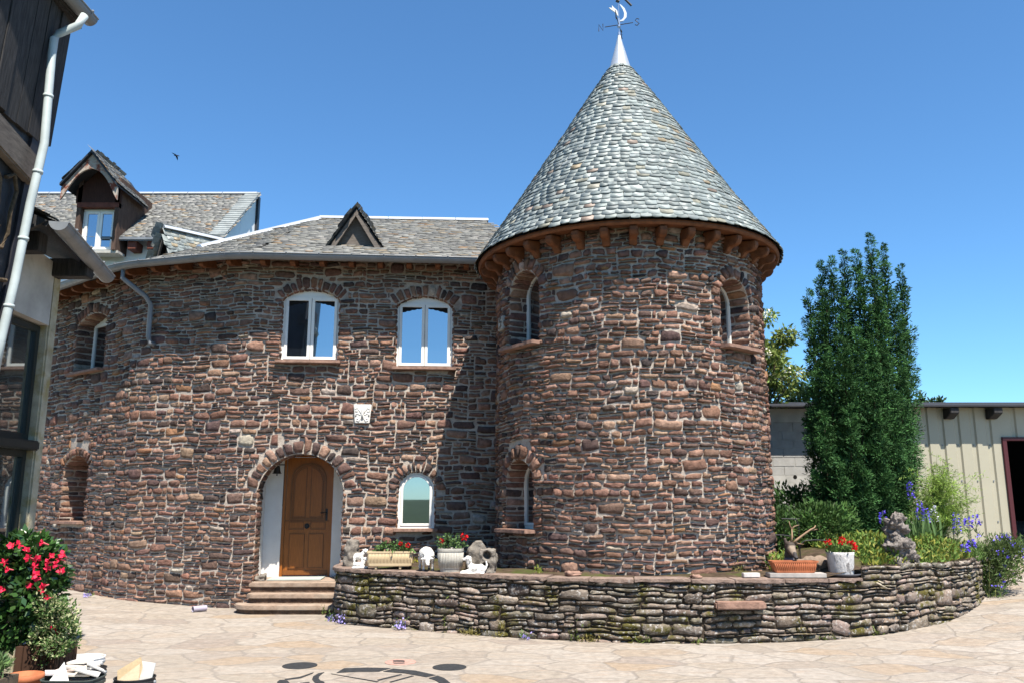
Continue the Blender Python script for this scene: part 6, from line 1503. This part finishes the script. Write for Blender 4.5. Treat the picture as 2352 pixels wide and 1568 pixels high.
def rect_planter(name, label, o, w, d, h, mat, taper=.93, ribs=0, rim=.016, yaw=0, feet=False, cat='planter'):
    f = local(o, yaw); t = thing(name, label, cat, tuple(o)); m = MB(); k = 6
    def rr(w_, d_, z, r=.03):
        out = []
        for sx, sy, a0 in ((1, 1, 0), (-1, 1, 90), (-1, -1, 180), (1, -1, 270)):
            for i in range(4):
                a = R(a0 + 30 * i); out.append((sx * (w_ / 2 - r) + r * math.cos(a), sy * (d_ / 2 - r) + r * math.sin(a), z))
        return out
    levels = [rr(w * taper * .96, d * taper * .96, .0), rr(w * taper, d * taper, .012), rr(w * (taper + .02), d * (taper + .02), h * .22), rr(w * (taper + .028), d * (taper + .028), h * .24), rr(w * .985, d * .985, h * .86), rr(w + rim, d + rim, h * .88), rr(w + rim, d + rim, h), rr(w - .02, d - .02, h), rr(w - .03, d - .03, h * .8)]
    N = 16; m.add([p for l in levels for p in l], [(i * N + a, i * N + (a + 1) % N, (i + 1) * N + (a + 1) % N, (i + 1) * N + a) for i in range(len(levels) - 1) for a in range(N)] + [tuple(range(N))[::-1]], f)
    m.done('body', M[mat], t, smooth=False)
    if ribs:
        m = MB()
        for i in range(ribs):
            x = (-.5 + (i + .5) / ribs) * w * .93
            for sy in ((1,) if ribs > 0 else ()):
                y0 = d * (taper + .03) / 2; y1 = d * .985 / 2
                m.tube([(x * (taper + .03) / .985, y0 + .0, h * .25), (x, y1 + .001, h * .85)], w / ribs * .26, 6, f=lambda a, b, c: f(a, b, c))
        m.done('ribs', M[mat], t, smooth=True)
    if feet:
        m = MB()
        for x in (-.3, .22): m.tube([f(x * w, d * .3, 0), f(x * w, d * .3, -.045)], .022, 10); m.tube([f(x * w, -d * .3, 0), f(x * w, -d * .3, -.045)], .022, 10)
        m.done('foot', M[mat], t)
    m = MB(); m.add(rr(w - .03, d - .03, h * .86), [tuple(range(16))], f); m.done('potting_soil', M['soil'], t)
    return t
o = seat(896, .30) + Vector((0, 0, .045)); rect_planter('flower_trough', 'long ribbed cream plastic trough with red geraniums left on the low wall', o, .74, .22, .235, 'cream', .94, 30, yaw=.06, feet=True)
geranium(o + Vector((0.04, 0, .21)), .60, .12, .17, 420, ((.13, .14, .028), (.245, .115, .034)), 'geranium with two red blooms growing in the cream trough')
# white fluted pot
o = seat(1035, .28); t = thing('flower_pot', 'weathered white fluted concrete pot with red geraniums beside the dog figurine', 'planter', tuple(o)); m = MB()
m.lathe([(.145, .0), (.16, .0), (.168, .05), (.175, .055), (.196, .30), (.204, .31), (.206, .345), (.20, .35), (.18, .345), (.175, .30)], 32, tuple(o), sq=3.2); m.done('body', M['whitepot'], t)
m = MB()
for k in range(26):
    a = math.pi + math.pi * (k + .5) / 26; q = 1 / (abs(math.cos(a)) ** 3.2 + abs(math.sin(a)) ** 3.2) ** (1 / 3.2)
    m.tube([o + Vector((.176 * q * math.cos(a), .176 * q * math.sin(a), .07)), o + Vector((.195 * q * math.cos(a), .195 * q * math.sin(a), .29))], .010, 6)
m.done('flutes', M['whitepot'], t, smooth=True); m = MB(); m.lathe([(.18, .31), (.01, .325)], 24, tuple(o), sq=3.2); m.done('potting_soil', M['soil'], t)
geranium(o + Vector((0, 0, .32)), .36, .2, .26, 330, ((-.15, .13, .034), (.20, .20, .044)), 'geranium with pink red blooms growing in the white fluted pot', (.085, .15, .05))
# stones
o = seat(806, .62); f = local(o); t = MB(); t.tube([f(-.01, 0, -.02), f(-.005, 0, .22), f(.01, 0, .42)], [.13, .125, .095], 9); t.box(.0, .12, -.08, .06, .2, .42, f)
o1 = remeshed('standing_stone', t, .018, M['greystone'], None, disp=((9, .03), (30, .01)), loc=tuple(o)); props(o1, 'upright rough brown stone leaning at the porch corner behind the lamb pair', 'stone')
o = seat(1098, .62); f = local(o, .25); t = MB(); t.prism([(-.17, -.02), (-.19, .2), (-.14, .36), (-.04, .46), (.06, .45), (.14, .3), (.15, -.02)], -.07, .06, f)
o1 = remeshed('leaning_stone', t, .018, M['greystone'], None, disp=((8, .03), (30, .008)), loc=tuple(o)); props(o1, 'round topped grey stone slab standing behind the dog figurine', 'stone')
o = seat(1120, .34); f = local(o, -.15); t = MB(); t.box(-.11, .115, -.12, .10, -.02, .35, f); t.box(-.10, .13, -.11, .10, .05, .28, f)
o1 = remeshed('holed_stone', t, .014, M['greystone'], None, disp=((9, .025), (28, .012)), loc=tuple(o)); props(o1, 'worn grey stone block pierced by two round holes right of the dog figurine', 'stone')
me = o1.data
for v in me.vertices:
    p = o + v.co; d = p - o; x = d.x; y = -d.y; z = d.z
    for hx, hz, r in ((-.01, .26, .062), (-.03, .105, .055)):
        k = math.hypot(x - hx, z - hz)
        if k < r and y > -.02: v.co.y += .14 * min(1, (r - k) / .012)
me.update()
# loose pieces at the tower foot
for u, bk, s_, lb in ((1318, .30, .07, 'flat broken stone lying on the coping at the tower foot'), (1600, .15, .05, 'small loose stone on the coping near the niche bench')):
    o = seat(u, bk); f = local(o, .3); t = MB(); t.box(-s_ * 1.6, s_ * 1.6, -s_, s_, 0, s_ * .8, f); props(remeshed('loose_stone', t, .012, M['sill'], None, disp=((14, .03),), loc=tuple(o)), lb, 'stone')
o = fd(-hw + .12, -.16, DZ) + Vector((0, 0, .0)); f = local(o); t = MB(); t.box(-.10, .09, -.07, .07, 0, .09, f); t.box(.0, .08, -.05, .05, .08, .13, f)
props(remeshed('loose_stone', t, .012, M['greystone'], None, disp=((14, .03),), loc=tuple(o)), 'fist sized grey stone on the top step by the left porch jamb', 'stone')
# ---- right hand group
o = seat(1823, .20); rect_planter('terracotta_trough', 'empty ribbed terracotta plastic trough on a silvered plank', o + Vector((0, 0, .062)), .66, .2, .165, 'terracotta', .86, 22, yaw=-.02)
f = local(o + Vector((.02, 0, 0)), -.02); m = MB(); m.box(-.40, .40, -.10, .14, .0, .06, f); pk = m.done('plank', M['plank'], None, bevel=.005, loc=tuple(o)); props(pk, 'silvered wooden plank on the coping carrying the terracotta trough', 'plank')
o = seat(1934, .22); t = thing('saucer', 'dark grey plastic saucer with the birch bark pot standing in it', 'saucer', tuple(o)); m = MB(); m.lathe([(.20, 0), (.225, .005), (.265, .04), (.255, .042), (.21, .015), (.01, .014)], 36, tuple(o)); m.done('dish', M['saucer'], t, smooth=True)
o2 = o + Vector((-.01, 0, .016)); t = thing('birch_pot', 'round white birch bark pot with red geraniums at the right part of the wall', 'planter', tuple(o2)); m = MB(); m.lathe([(.165, 0), (.172, .02), (.19, .28), (.198, .315), (.19, .325), (.17, .315), (.165, .26)], 40, tuple(o2)); m.done('body', M['birch'], t, smooth=True); m = MB(); m.lathe([(.168, .28), (.01, .295)], 24, tuple(o2)); m.done('potting_soil', M['soil'], t)
geranium(o2 + Vector((0, 0, .29)), .36, .26, .15, 420, ((-.19, .16, .044), (.02, .20, .044), (.155, .115, .06)), 'geranium with three red blooms growing in the birch bark pot', (.09, .16, .04))
q = seat(1975, .16); hs = [Vector(c3(1540, 1265, q.y)), q + Vector((.0, -.02, .035)), Vector(c3(1800, 1345, q.y)), Vector(c3(1960, 1410, q.y - .2)), Vector(c3(2090, 1485, wallY(2030) - .12))]
m = MB(); m.tube(hs, .013, 7); m.tube([p + Vector((.06, 0, .012)) for p in hs[1:4]], .012, 7); props(m.done('garden_hose', M['cable'], None, smooth=True, loc=tuple(hs[0])), 'thin pale hose trailing over the coping right of the birch pot', 'hose')
o = seat(1865, .62); f = local(o); t = MB(); t.tube([f(-.26, 0, .11), f(0, 0, .14), f(.22, 0, .12)], [.11, .125, .13], 12); ball(t, (.22, 0, .11), (.12, .13, .13), f)
props(remeshed('boulder', t, .02, M['log'], None, disp=((7, .05), (25, .01)), loc=tuple(o)), 'smooth brown lying boulder between terracotta trough and birch pot', 'stone')
o = seat(1724, .24); f = local(o, .1); m = MB(); m.box(-.12, .12, -.05, .05, .0, .06, f); props(m.done('white_brick', M['brick'], None, bevel=.006, loc=tuple(o)), 'pale white brick lying on the coping left of the terracotta trough', 'brick')
# stag
SY = seat(1810, .55).y
def S3(x, y, dy=0.0): return c3(x, y, SY - dy)
b = S3(430, 1150); b.z = KZ; t = thing('stag_sculpture', 'painted stag head sculpture with branching antlers behind the terracotta trough', 'sculpture', tuple(b)); m = MB()
m.tube([S3(425, 1180), S3(425, 1080), S3(430, 960, .02), S3(440, 850, .03), S3(455, 790, .05)], [.082, .078, .072, .068, .062], 12)
m.tube([S3(448, 780, .04), S3(478, 835, .13), S3(518, 905, .22), S3(548, 965, .28)], [.076, .060, .038, .030], 12); ball(m, tuple(S3(552, 968, .285)), (.032, .036, .027)); ball(m, tuple(S3(448, 768, .06)), (.078, .09, .07))
def ear(mx, pts, ry=.018):
    mx.tube(pts, [.014, .034, .026, .006], 8)
ear(m, [S3(395, 740), S3(370, 700, .0), S3(358, 660, .0), S3(365, 622, .0)]); ear(m, [S3(500, 730, -.02), S3(540, 722, -.05), S3(575, 722, -.06), S3(600, 735, -.06)])
def stag_col(x, y, z):
    a = S3(430, 960).z; k = (z - a) / .12
    if y < SY - .235: return (.05, .042, .04)
    if z > S3(0, 745).z: return (.06, .045, .036)
    if y < SY - .095: return (.26, .20, .15)
    if k < 0: return (.17, .16, .185)
    return (.11, .085, .07)
remeshed('head', m, .012, M['stag'], t, disp=((18, .01),), smooth=2, colfn=stag_col)
m = MB(); ball(m, tuple(S3(432, 838, .135)), .014); m.done('eye', M['black'], t, smooth=True); m = MB(); ball(m, tuple(S3(560, 972, .315)), (.018, .016, .014)); m.done('nose', M['black'], t, smooth=True)
for br in ([[(470, 715), (482, 600), (478, 470)], [(478, 475), (445, 420), (430, 345)], [(478, 478), (520, 432), (600, 408)], [(475, 700), (440, 685), (425, 690)]],
           [[(505, 715), (560, 660), (680, 570), (800, 485), (860, 455), (882, 415)], [(800, 490), (850, 492), (912, 478)], [(520, 705), (580, 725), (680, 738)], [(640, 600), (690, 570), (720, 520)]]):
    m = MB()
    for i, l in enumerate(br): n = len(l); m.tube([S3(x, y, .03 + .02 * (i == 0)) for x, y in l], [.021 - .014 * k / (n - 1) if i == 0 else .015 - .011 * k / (n - 1) for k in range(n)], 8)
    m.done('antler', M['antler'], t, smooth=True)
gY = SY + .25
for pts_, lb in (([(632, 1180), (628, 950), (612, 740), (700, 675), (860, 660), (1075, 672)], 'bent thin iron rod standing in the bed right of the stag'), ([(195, 575), (330, 580), (465, 600), (540, 640)], 'short thin iron bar left of the stag antlers'), ([(300, 300), (430, 305), (535, 305), (590, 400), (600, 520)], 'curved thin iron rod above the stag by the tower')):
    P = [c3(x, y, gY) for x, y in pts_]
    if 'right' in lb: P[0].z = KZ
    else: P.append(Vector((P[-1].x, P[-1].y + .1, KZ + .1)))
    m = MB(); m.tube(P, .008, 8); props(m.done('iron_rod', M['black'], None, loc=tuple(P[0])), lb, 'iron rod')
# tufa
TY = wallY(2060) + .28
def T4(x, y, dy=0.0): return c4(x, y, TY - dy)
b = T4(360, 1080); m = MB(); zb = KZ + .14
for x, y, r in ((280, 560, .11), (340, 540, .10), (240, 650, .11), (340, 650, .12), (300, 740, .14), (270, 800, .12), (360, 830, .14), (260, 920, .12), (420, 900, .14), (330, 960, .15), (470, 970, .13), (260, 990, .10), (400, 1030, .13), (490, 1010, .10)):
    ball(m, tuple(T4(x, y, random.uniform(-.04, .05))), r * random.uniform(.85, 1.1))
m.tube([T4(330, 1100), T4(340, 900), T4(300, 600)], [.2, .16, .08], 10)
props(remeshed('tufa_rock', m, .018, M['tufa'], None, disp=((9, .09), (20, .05), (45, .02)), smooth=1, loc=(b.x, b.y, zb)), 'tall knobbly pale tufa rock standing on the wall like a pillar', 'rock')
p0, p1 = c4(505, 862, 14.6), c4(935, 862, 14.6); m = MB(); m.box(p0.x, p1.x, 14.5, 14.64, p0.z - .025, p0.z + .02); props(m.done('garden_plank', M['greywood'], None, bevel=.004, loc=tuple(p0)), 'weathered board lying in the flower bed right of the tufa rock', 'plank')
m = MB(); c_ = c4(715, 835, 14.57); m.tube([(c_.x - .07, c_.y, p0.z + .05), (c_.x + .06, c_.y, p0.z + .05)], .028, 10); props(m.done('red_tin', mk('orange red paint', (.55, .07, .04), .5, .3), None, bevel=.004, loc=tuple(c_)), 'small orange red can lying on the garden board', 'can')
m = MB(); q0 = c3(1710, 790, 15.0); q1 = c3(1690, 625, 15.0); zs_ = soil_z(q0.x, 15.0); m.box(q1.x - .045, q1.x + .045, 14.96, 15.04, zs_ - .05, q1.z); props(m.done('wooden_post', M['greywood'], None, bevel=.006, loc=(q1.x, 15, zs_)), 'short grey wooden stake in the bed before the yew', 'post')

# ================================================================== FLOOR INLAY
def c7(x, y): return atG((900 + x / 2.352) / 1.6531, (2380 + y / 2.352) / 1.6531)
inl = thing('floor_inlay', 'black stone inlay motif of discs and curved bars set in the paving', 'floor inlay', tuple(c7(1300, 430)))
def inlay(name, poly, mat='inlay', h=.006):
    P = [Vector(p) for p in poly]; n = len(P); m = MB(); m.add([p + Vector((0, 0, h)) for p in P] + [p - Vector((0, 0, .02)) for p in P], [tuple(range(n)), tuple(range(2 * n - 1, n - 1, -1))] + [(i, (i + 1) % n, n + (i + 1) % n, n + i) for i in range(n)]); return m.done(name, M[mat], inl)
def disc(x, y, r, mat='inlay', h=.006):
    c = c7(x, y); return inlay('disc', [c + Vector((r * math.cos(a), r * math.sin(a), 0)) for a in np.linspace(0, 2 * math.pi, 33)[:-1]], mat, h)
disc(561, 343, .205); disc(1897, 357, .20); dp = disc(1460, 312, .19, 'inlay_pink'); dp['label'] = 'pink disc with dark wavy stripes'
for yy, w in ((301, 3), (308, 3), (324, 4)):
    P = [c7(x, yy + (x - 1440) ** 2 * .0006 * (1 if yy < 315 else -1) - w) for x in range(1390, 1510, 20)] + [c7(x, yy + (x - 1440) ** 2 * .0006 * (1 if yy < 315 else -1) + w) for x in range(1500, 1380, -20)]
    inlay('stripe', P, 'inlay', .0085)
for nm, pl_ in (('curved_bar', [(955, 368), (1160, 361), (1370, 367), (1265, 397), (1080, 397), (888, 408)]), ('curved_bar', [(1395, 371), (1590, 388), (1775, 428), (1690, 446), (1500, 412), (1305, 397)]),
                ('curved_bar', [(1790, 434), (1850, 455), (1905, 499), (1945, 560), (1850, 560), (1810, 500), (1770, 475), (1712, 456)]), ('string_bar', [(838, 417), (850, 417), (1265, 486), (1250, 491)]),
                ('string_bar', [(1250, 471), (1455, 421), (1475, 424), (1265, 478)]), ('string_bar', [(1360, 489), (1560, 434), (1580, 437), (1375, 494)]), ('scroll', [(425, 464), (560, 444), (685, 403), (675, 414), (570, 455), (440, 472)]),
                ('scroll', [(780, 402), (725, 413), (680, 440), (670, 465), (690, 492), (740, 520), (790, 525), (778, 488), (745, 478), (728, 460), (735, 438), (758, 418)]), ('scroll', [(357, 490), (380, 473), (420, 471), (455, 482), (470, 500), (420, 520), (365, 505)]), ('string_bar', [(560, 499), (640, 490), (650, 494), (570, 506)])):
    inlay(nm, [c7(x, y) for x, y in pl_])
# pipe end on the ground
p = atG(455, 1404); m = MB(); a = Vector((p.x - .07, p.y - .08, p.z + .055)); bb = Vector((p.x + .10, p.y + .10, p.z + .055)); d = (bb - a).normalized(); m.lathe([(.05, 0), (.05, .25), (.043, .25), (.043, 0), (.05, 0)], 24, caps=False, f=frame_fn(a, d.cross(Vector((0, 0, 1))).normalized(), Vector((0, 0, 1)), d))
props(m.done('plastic_pipe', M['plasticpipe'], None, smooth=False, loc=tuple(p)), 'short cut length of grey plastic pipe lying on the paving by the house wall', 'pipe')

# ================================================================== LEFT FOREGROUND: PLANTERS AND BUCKETS
def wooden_box(name, label, x0, x1, y0, y1, h, mat, nslat, top=True):
    o = (x0, y0, 0); t = thing(name, label, 'planter', o); m = MB(); m.box(x0 + .03, x1 - .03, y0 + .03, y1 - .03, .0, h - .03); m.done('liner', M['dark'], t)
    for (ax, a0, a1) in (('x', x0, x1), ('y', y0, y1)):
        n = max(int((a1 - a0) / nslat), 2); wd = (a1 - a0) / n
        for side in ((y0, y0 + .03), (y1 - .03, y1)) if ax == 'x' else ((x0, x0 + .03), (x1 - .03, x1)):
            for i in range(n):
                m = MB(); c0, c1 = a0 + i * wd + .004, a0 + (i + 1) * wd - .004; k = random.uniform(-.004, .004)
                if ax == 'x': m.box(c0, c1, side[0] + k, side[1] + k, .0, h - random.uniform(0, .01))
                else: m.box(side[0] + k, side[1] + k, c0 + .03 * (i == 0), c1 - .03 * (i == n - 1), .0, h - random.uniform(0, .01))
                m.done('slat', M[mat], t, bevel=.004)
    m = MB(); m.box(x0 + .031, x1 - .031, y0 + .031, y1 - .031, h - .03, h - .02); m.done('potting_soil', M['soil'], t)
    return t
bxL, bxR = atY(46, 1540, 8.75).x, atY(140, 1540, 8.75).x
wooden_box('slatted_planter', 'dark slatted wooden planter holding the red flowered bush', bxL, bxR, 8.62, 9.05, .52, 'slats', .075)
def mandevilla():
    c = Vector(((bxL + bxR) / 2 - .12, 8.85, .5)); t = thing('flowering_bush', 'large glossy leaved bush with crimson trumpet flowers at left', 'shrub', tuple(c)); P, D = [], []
    for u, v, r, n in ((40, 1290, (.26, .25, .20), 520), (90, 1280, (.24, .22, .18), 430), (20, 1360, (.26, .3, .26), 560), (85, 1360, (.26, .28, .26), 560), (110, 1320, (.17, .2, .18), 300), (50, 1430, (.30, .28, .25), 560), (10, 1440, (.22, .25, .25), 360), (105, 1420, (.16, .2, .2), 260), (60, 1250, (.22, .2, .12), 260)):
        q = atY(u, v, 8.85 + random.uniform(-.06, .08)); p, d = blob_pts(n, tuple(q), r, .45); P.append(p); D.append(d)
    P = np.concatenate(P); D = np.concatenate(D); m = MB()
    for k in range(16): m.tube([c + Vector((random.uniform(-.1, .1), random.uniform(-.08, .08), -.05)), c.lerp(Vector(P[rng.integers(0, len(P))]), .6) + Vector((0, 0, .1)), Vector(P[rng.integers(0, len(P))])], [.012, .008, .003], 5)
    m.done('stem', M['bark'], t)
    leaves('foliage', P, D * .6 + np.array([0, 0, .1]) + rng.normal(0, .6, P.shape), rng.uniform(.07, .12, len(P)), .5, clump_cols(P, (.035, .085, .02), .4, 5), M['gleaf'], t, droop=.5)
    fl = [(25, 1252), (45, 1248), (97, 1245), (118, 1276), (85, 1282), (66, 1280), (110, 1290), (138, 1282), (145, 1272), (140, 1310), (110, 1305), (80, 1300), (82, 1318), (84, 1325), (95, 1355), (100, 1345), (4, 1352), (108, 1372), (122, 1443), (136, 1445), (10, 1290), (60, 1262), (128, 1296), (18, 1306), (70, 1346)]
    for u, v in fl:
        q = np.array(atY(u, v, 8.85 - .26 - random.uniform(0, .05))); ax = np.array([random.uniform(-.6, .8), -.8, random.uniform(-.2, .5)]); ax /= np.linalg.norm(ax); s1_ = np.cross(ax, [0, 0, 1]); s1_ /= np.linalg.norm(s1_); s2_ = np.cross(ax, s1_)
        pt = []; 
        for k in range(5): a = 2 * math.pi * k / 5 + random.random() * .3; pt.append(s1_ * math.cos(a) + s2_ * math.sin(a) + ax * .35)
        pt = np.array(pt); rr = random.uniform(.038, .053)
        fo = leaves('flower', np.repeat(q[None], 5, 0), pt, rr, .85, np.tile([.72, .02, .07], (5, 1)) * rng.uniform(.75, 1.2, (5, 1)), M['petal'], t)
        m = MB(); m.tube([Vector(q), Vector(q - ax * .03), Vector(q - ax * .07)], [.014, .009, .006], 6); m.done('flower_tube', mk_once('pink flower tube', (.65, .12, .14)), fo)
_once = {}
def mk_once(n, c):
    if n not in _once: _once[n] = mk(n, c, .6, .2)
    return _once[n]
mandevilla()
def euonymus():
    c = Vector((bxR - .04, 8.78, .5)); t = thing('variegated_shrub', 'small leaved cream edged shrub hanging over the slatted planter corner', 'shrub', tuple(c)); P, D = [], []
    for u, v, r, n in ((140, 1420, (.17, .2, .16), 700), (120, 1390, (.14, .16, .12), 450), (150, 1450, (.14, .18, .14), 600), (135, 1480, (.17, .2, .10), 600), (105, 1455, (.15, .18, .15), 450), (160, 1432, (.09, .12, .08), 250), (112, 1505, (.08, .1, .07), 180)):
        q = atY(u, v, 8.62 + random.uniform(-.05, .08)); p, d = blob_pts(n, tuple(q), r, .5); P.append(p); D.append(d)
    P = np.concatenate(P); D = np.concatenate(D); f = np.array([mnoise.noise(Vector(p) * 7) for p in P]); P = P + D * (f * .07)[:, None]; m = MB()
    for k in range(12): m.tube([c + Vector((random.uniform(-.05, .02), 0, -.03)), Vector(P[rng.integers(0, len(P))])], [.008, .003], 5)
    m.done('stem', M['bark'], t); n = len(P); base = np.where((rng.random(n) < .38)[:, None], np.array([.36, .38, .20]), np.array([.07, .13, .035]))
    leaves('foliage', P, D * .7 + rng.normal(0, .5, P.shape) + np.array([0, 0, .35]), rng.uniform(.028, .05, n), .5, base * rng.uniform(.7, 1.25, (n, 1)), M['leaf'], t)
euonymus()
tx1 = atY(42, 1510, 7.9).x
wooden_box('wooden_trough', 'brown wooden trough at the lower left corner', tx1 - .75, tx1, 7.55, 7.95, .40, 'trough', .2)
c = Vector((tx1 - .2, 7.75, .38)); bush('trough_plant', 'grey green feathery plant with tiny red blooms in the wooden trough', 'plant', c, (.24, .17, .10), 700, (.10, .16, .06), (.04, .08), .25, 5)
o = Vector((atY(62, 1545, 8.2).x - .02, 8.2, 0)); t = thing('terracotta_pot', 'plain terracotta pot between wooden trough and slatted planter', 'flower pot', tuple(o)); m = MB(); m.lathe([(.09, 0), (.11, .0), (.15, .27), (.165, .275), (.17, .335), (.15, .34), (.14, .28)], 32, tuple(o)); m.done('body', M['terracotta'], t, smooth=True); m = MB(); m.lathe([(.14, .29), (.01, .30)], 20, tuple(o)); m.done('potting_soil', M['soil'], t)
def bucket(label, o, r, h, mat, wall=.006, handle=True, sq=None, sx=1.0, name='bucket', fill=None):
    o = Vector(o); t = thing(name, label, 'bucket', tuple(o)); m = MB(); f = lambda x, y, z: (o.x + (x - o.x) * sx, y, z)
    m.lathe([(r * .80, 0), (r * .98, h * .80), (r * 1.03, h * .82), (r * 1.03, h * .9), (r * 1.0, h * .91), (r * 1.0, h * .97), (r * 1.04, h * .975), (r * 1.04, h), (r * .985, h), (r * .95, h * .6), (r * .78, .01)], 40, tuple(o), sq=sq, f=f); m.done('body', M[mat], t)
    if fill: m = MB(); m.lathe([(r * .94, h * fill), (.01, h * (fill + .03))], 24, tuple(o), sq=sq, f=f); m.done('contents', M['mortar_mud'], t)
    if handle:
        m = MB(); s = sx * r * 1.05; m.tube([o + Vector((s * math.cos(a), -abs(math.sin(a)) * r * 1.06, h * .86 - abs(math.sin(a)) * h * .42)) for a in np.linspace(0, math.pi, 17)], .005, 6)
        for k in (-1, 1): ball(m, (o.x + k * s, o.y, o.z + h * .87), .016)
        m.done('handle', M['gutter'], t, smooth=True)
    return t
ob = atY(195, 1507, 9.1); bucket('white plastic bucket crusted with dried mortar, rearmost of the group', (ob.x, 9.1, 0), .19, .335, 'bucketw', fill=.62)
od = atY(212, 1527, 8.6); bucket('dark bucket squeezed between white bucket and grey tub', (od.x, 8.55, 0), .15, .33, 'bucketd', fill=.8)
ot = atY(167, 1551, 8.0); bucket('grey green oblong tub heaped with broken tiles', (ot.x, 8.02, 0), .17, .345, 'tub', sq=5, sx=1.42, name='rubble_tub', fill=.88, handle=False)
ok = atY(307, 1553, 8.05); bucket('black splashed bucket with upright tile offcuts, rightmost', (ok.x, 8.08, 0), .175, .335, 'bucketd', fill=.7)
def tile(o, rx, ry, rz, w, l, th, col, label, poly=None):
    Mx = Matrix.Translation(Vector(o)) @ (Matrix.Rotation(rz, 4, 'Z') @ Matrix.Rotation(ry, 4, 'Y') @ Matrix.Rotation(rx, 4, 'X')); m = MB(); m.col = col; P = poly or [(-w / 2, -l / 2), (w / 2 * random.uniform(.7, 1), -l / 2 * random.uniform(.8, 1)), (w / 2, l / 2 * random.uniform(.7, 1)), (-w / 2 * random.uniform(.6, 1), l / 2)]
    n = len(P); m.add([tuple(Mx @ Vector((x, y, z))) for z in (0, th) for x, y in P], [tuple(range(n))[::-1], tuple(range(n, 2 * n))] + [(i, (i + 1) % n, n + (i + 1) % n, n + i) for i in range(n)]); ob_ = m.done('tile_scrap', M['rubble'], None, bevel=.002, loc=tuple(o), colors=True); props(ob_, label, 'tile', 'broken tiles in the buckets')
tz = .355
T = [((ot.x - .08, 7.93, tz - .02), R(62), 0, .1, .22, .2, .012, (.60, .60, .58), 'pale triangular tile scrap standing at the front of the tub', [(-.12, -.08), (.12, -.08), (.0, .16)]),
     ((ot.x, 8.06, tz + .01), .12, .05, .3, .30, .18, .02, (.68, .62, .54), 'broad flat tile scrap lying low in the tub', None), ((ot.x - .1, 8.08, tz + .035), .1, -.12, -.2, .26, .14, .018, (.64, .52, .46), 'pinkish tile scrap at the left of the tub heap', None),
     ((ot.x + .12, 8.02, tz + .03), .15, .35, .4, .22, .12, .015, (.58, .56, .53), 'tilted tile scrap sloping down at the right of the tub', None), ((ot.x + .03, 8.1, tz + .06), .05, .06, .1, .28, .16, .022, (.70, .64, .57), 'thick tile scrap in the middle of the tub heap', None),
     ((ot.x + .0, 8.12, tz + .095), .04, -.04, -.1, .2, .12, .02, (.72, .66, .60), 'topmost tile scrap of the tub heap', None), ((ot.x - .17, 8.0, tz + .02), .1, .1, .6, .16, .12, .02, (.66, .60, .58), 'small tile scrap hanging over the left rim of the tub', None),
     ((ot.x + .15, 8.10, tz + .055), .3, .5, .9, .2, .07, .012, (.64, .62, .58), 'narrow tile strip leaning out of the right of the tub', None)]
for q in T: tile(*q)
K = [((ok.x - .06, 8.10, .37), R(80), R(-18), .15, .22, .22, .012, (.52, .40, .24), 'largest tan tile offcut standing at the back left of the black bucket', [(-.13, -.12), (.12, -.12), (.12, .10), (-.10, .05)]),
     ((ok.x + .0, 8.02, .36), R(70), R(12), -.1, .2, .2, .014, (.55, .44, .30), 'triangular tan tile offcut at the front of the black bucket', [(-.13, -.10), (.11, -.10), (.03, .11)]), ((ok.x + .09, 8.1, .37), R(78), R(4), -.25, .16, .18, .012, (.60, .60, .58), 'white patterned tile offcut standing at the right of the black bucket', [(-.07, -.12), (.08, -.12), (.08, .09), (-.08, .09)])]
for q in K: tile(*q)
# swallow
o = atY(405, 358, 32); t = MB(); t.tube([o + Vector((-.10, 0, .0)), o, o + Vector((.08, 0, -.01)), o + Vector((.14, 0, -.02))], [.008, .03, .022, .004], 8)
t.add([tuple(o + Vector(p)) for p in ((.02, -.02, .02), (-.06, -.02, .02), (-.16, -.1, .09), (-.03, -.05, .05), (.02, .02, .02), (-.05, .02, .01), (.02, .12, -.17), (.05, .06, -.07), (.02, -.02, .012), (-.06, -.02, .012), (-.16, -.1, .082), (.02, .02, .012), (-.05, .02, .002), (.02, .12, -.178))],
      [(0, 1, 2, 3), (8, 10, 9), (4, 7, 6, 5), (11, 12, 13), (0, 3, 8), (1, 9, 2), (2, 9, 10), (4, 11, 7), (5, 6, 13, 12)])
props(t.done('swallow', M['bird'], None, loc=tuple(o)), 'small dark swallow in flight high in the blue sky', 'bird')
for ob_ in list(bpy.data.meshes):
    if ob_.users == 0: bpy.data.meshes.remove(ob_)
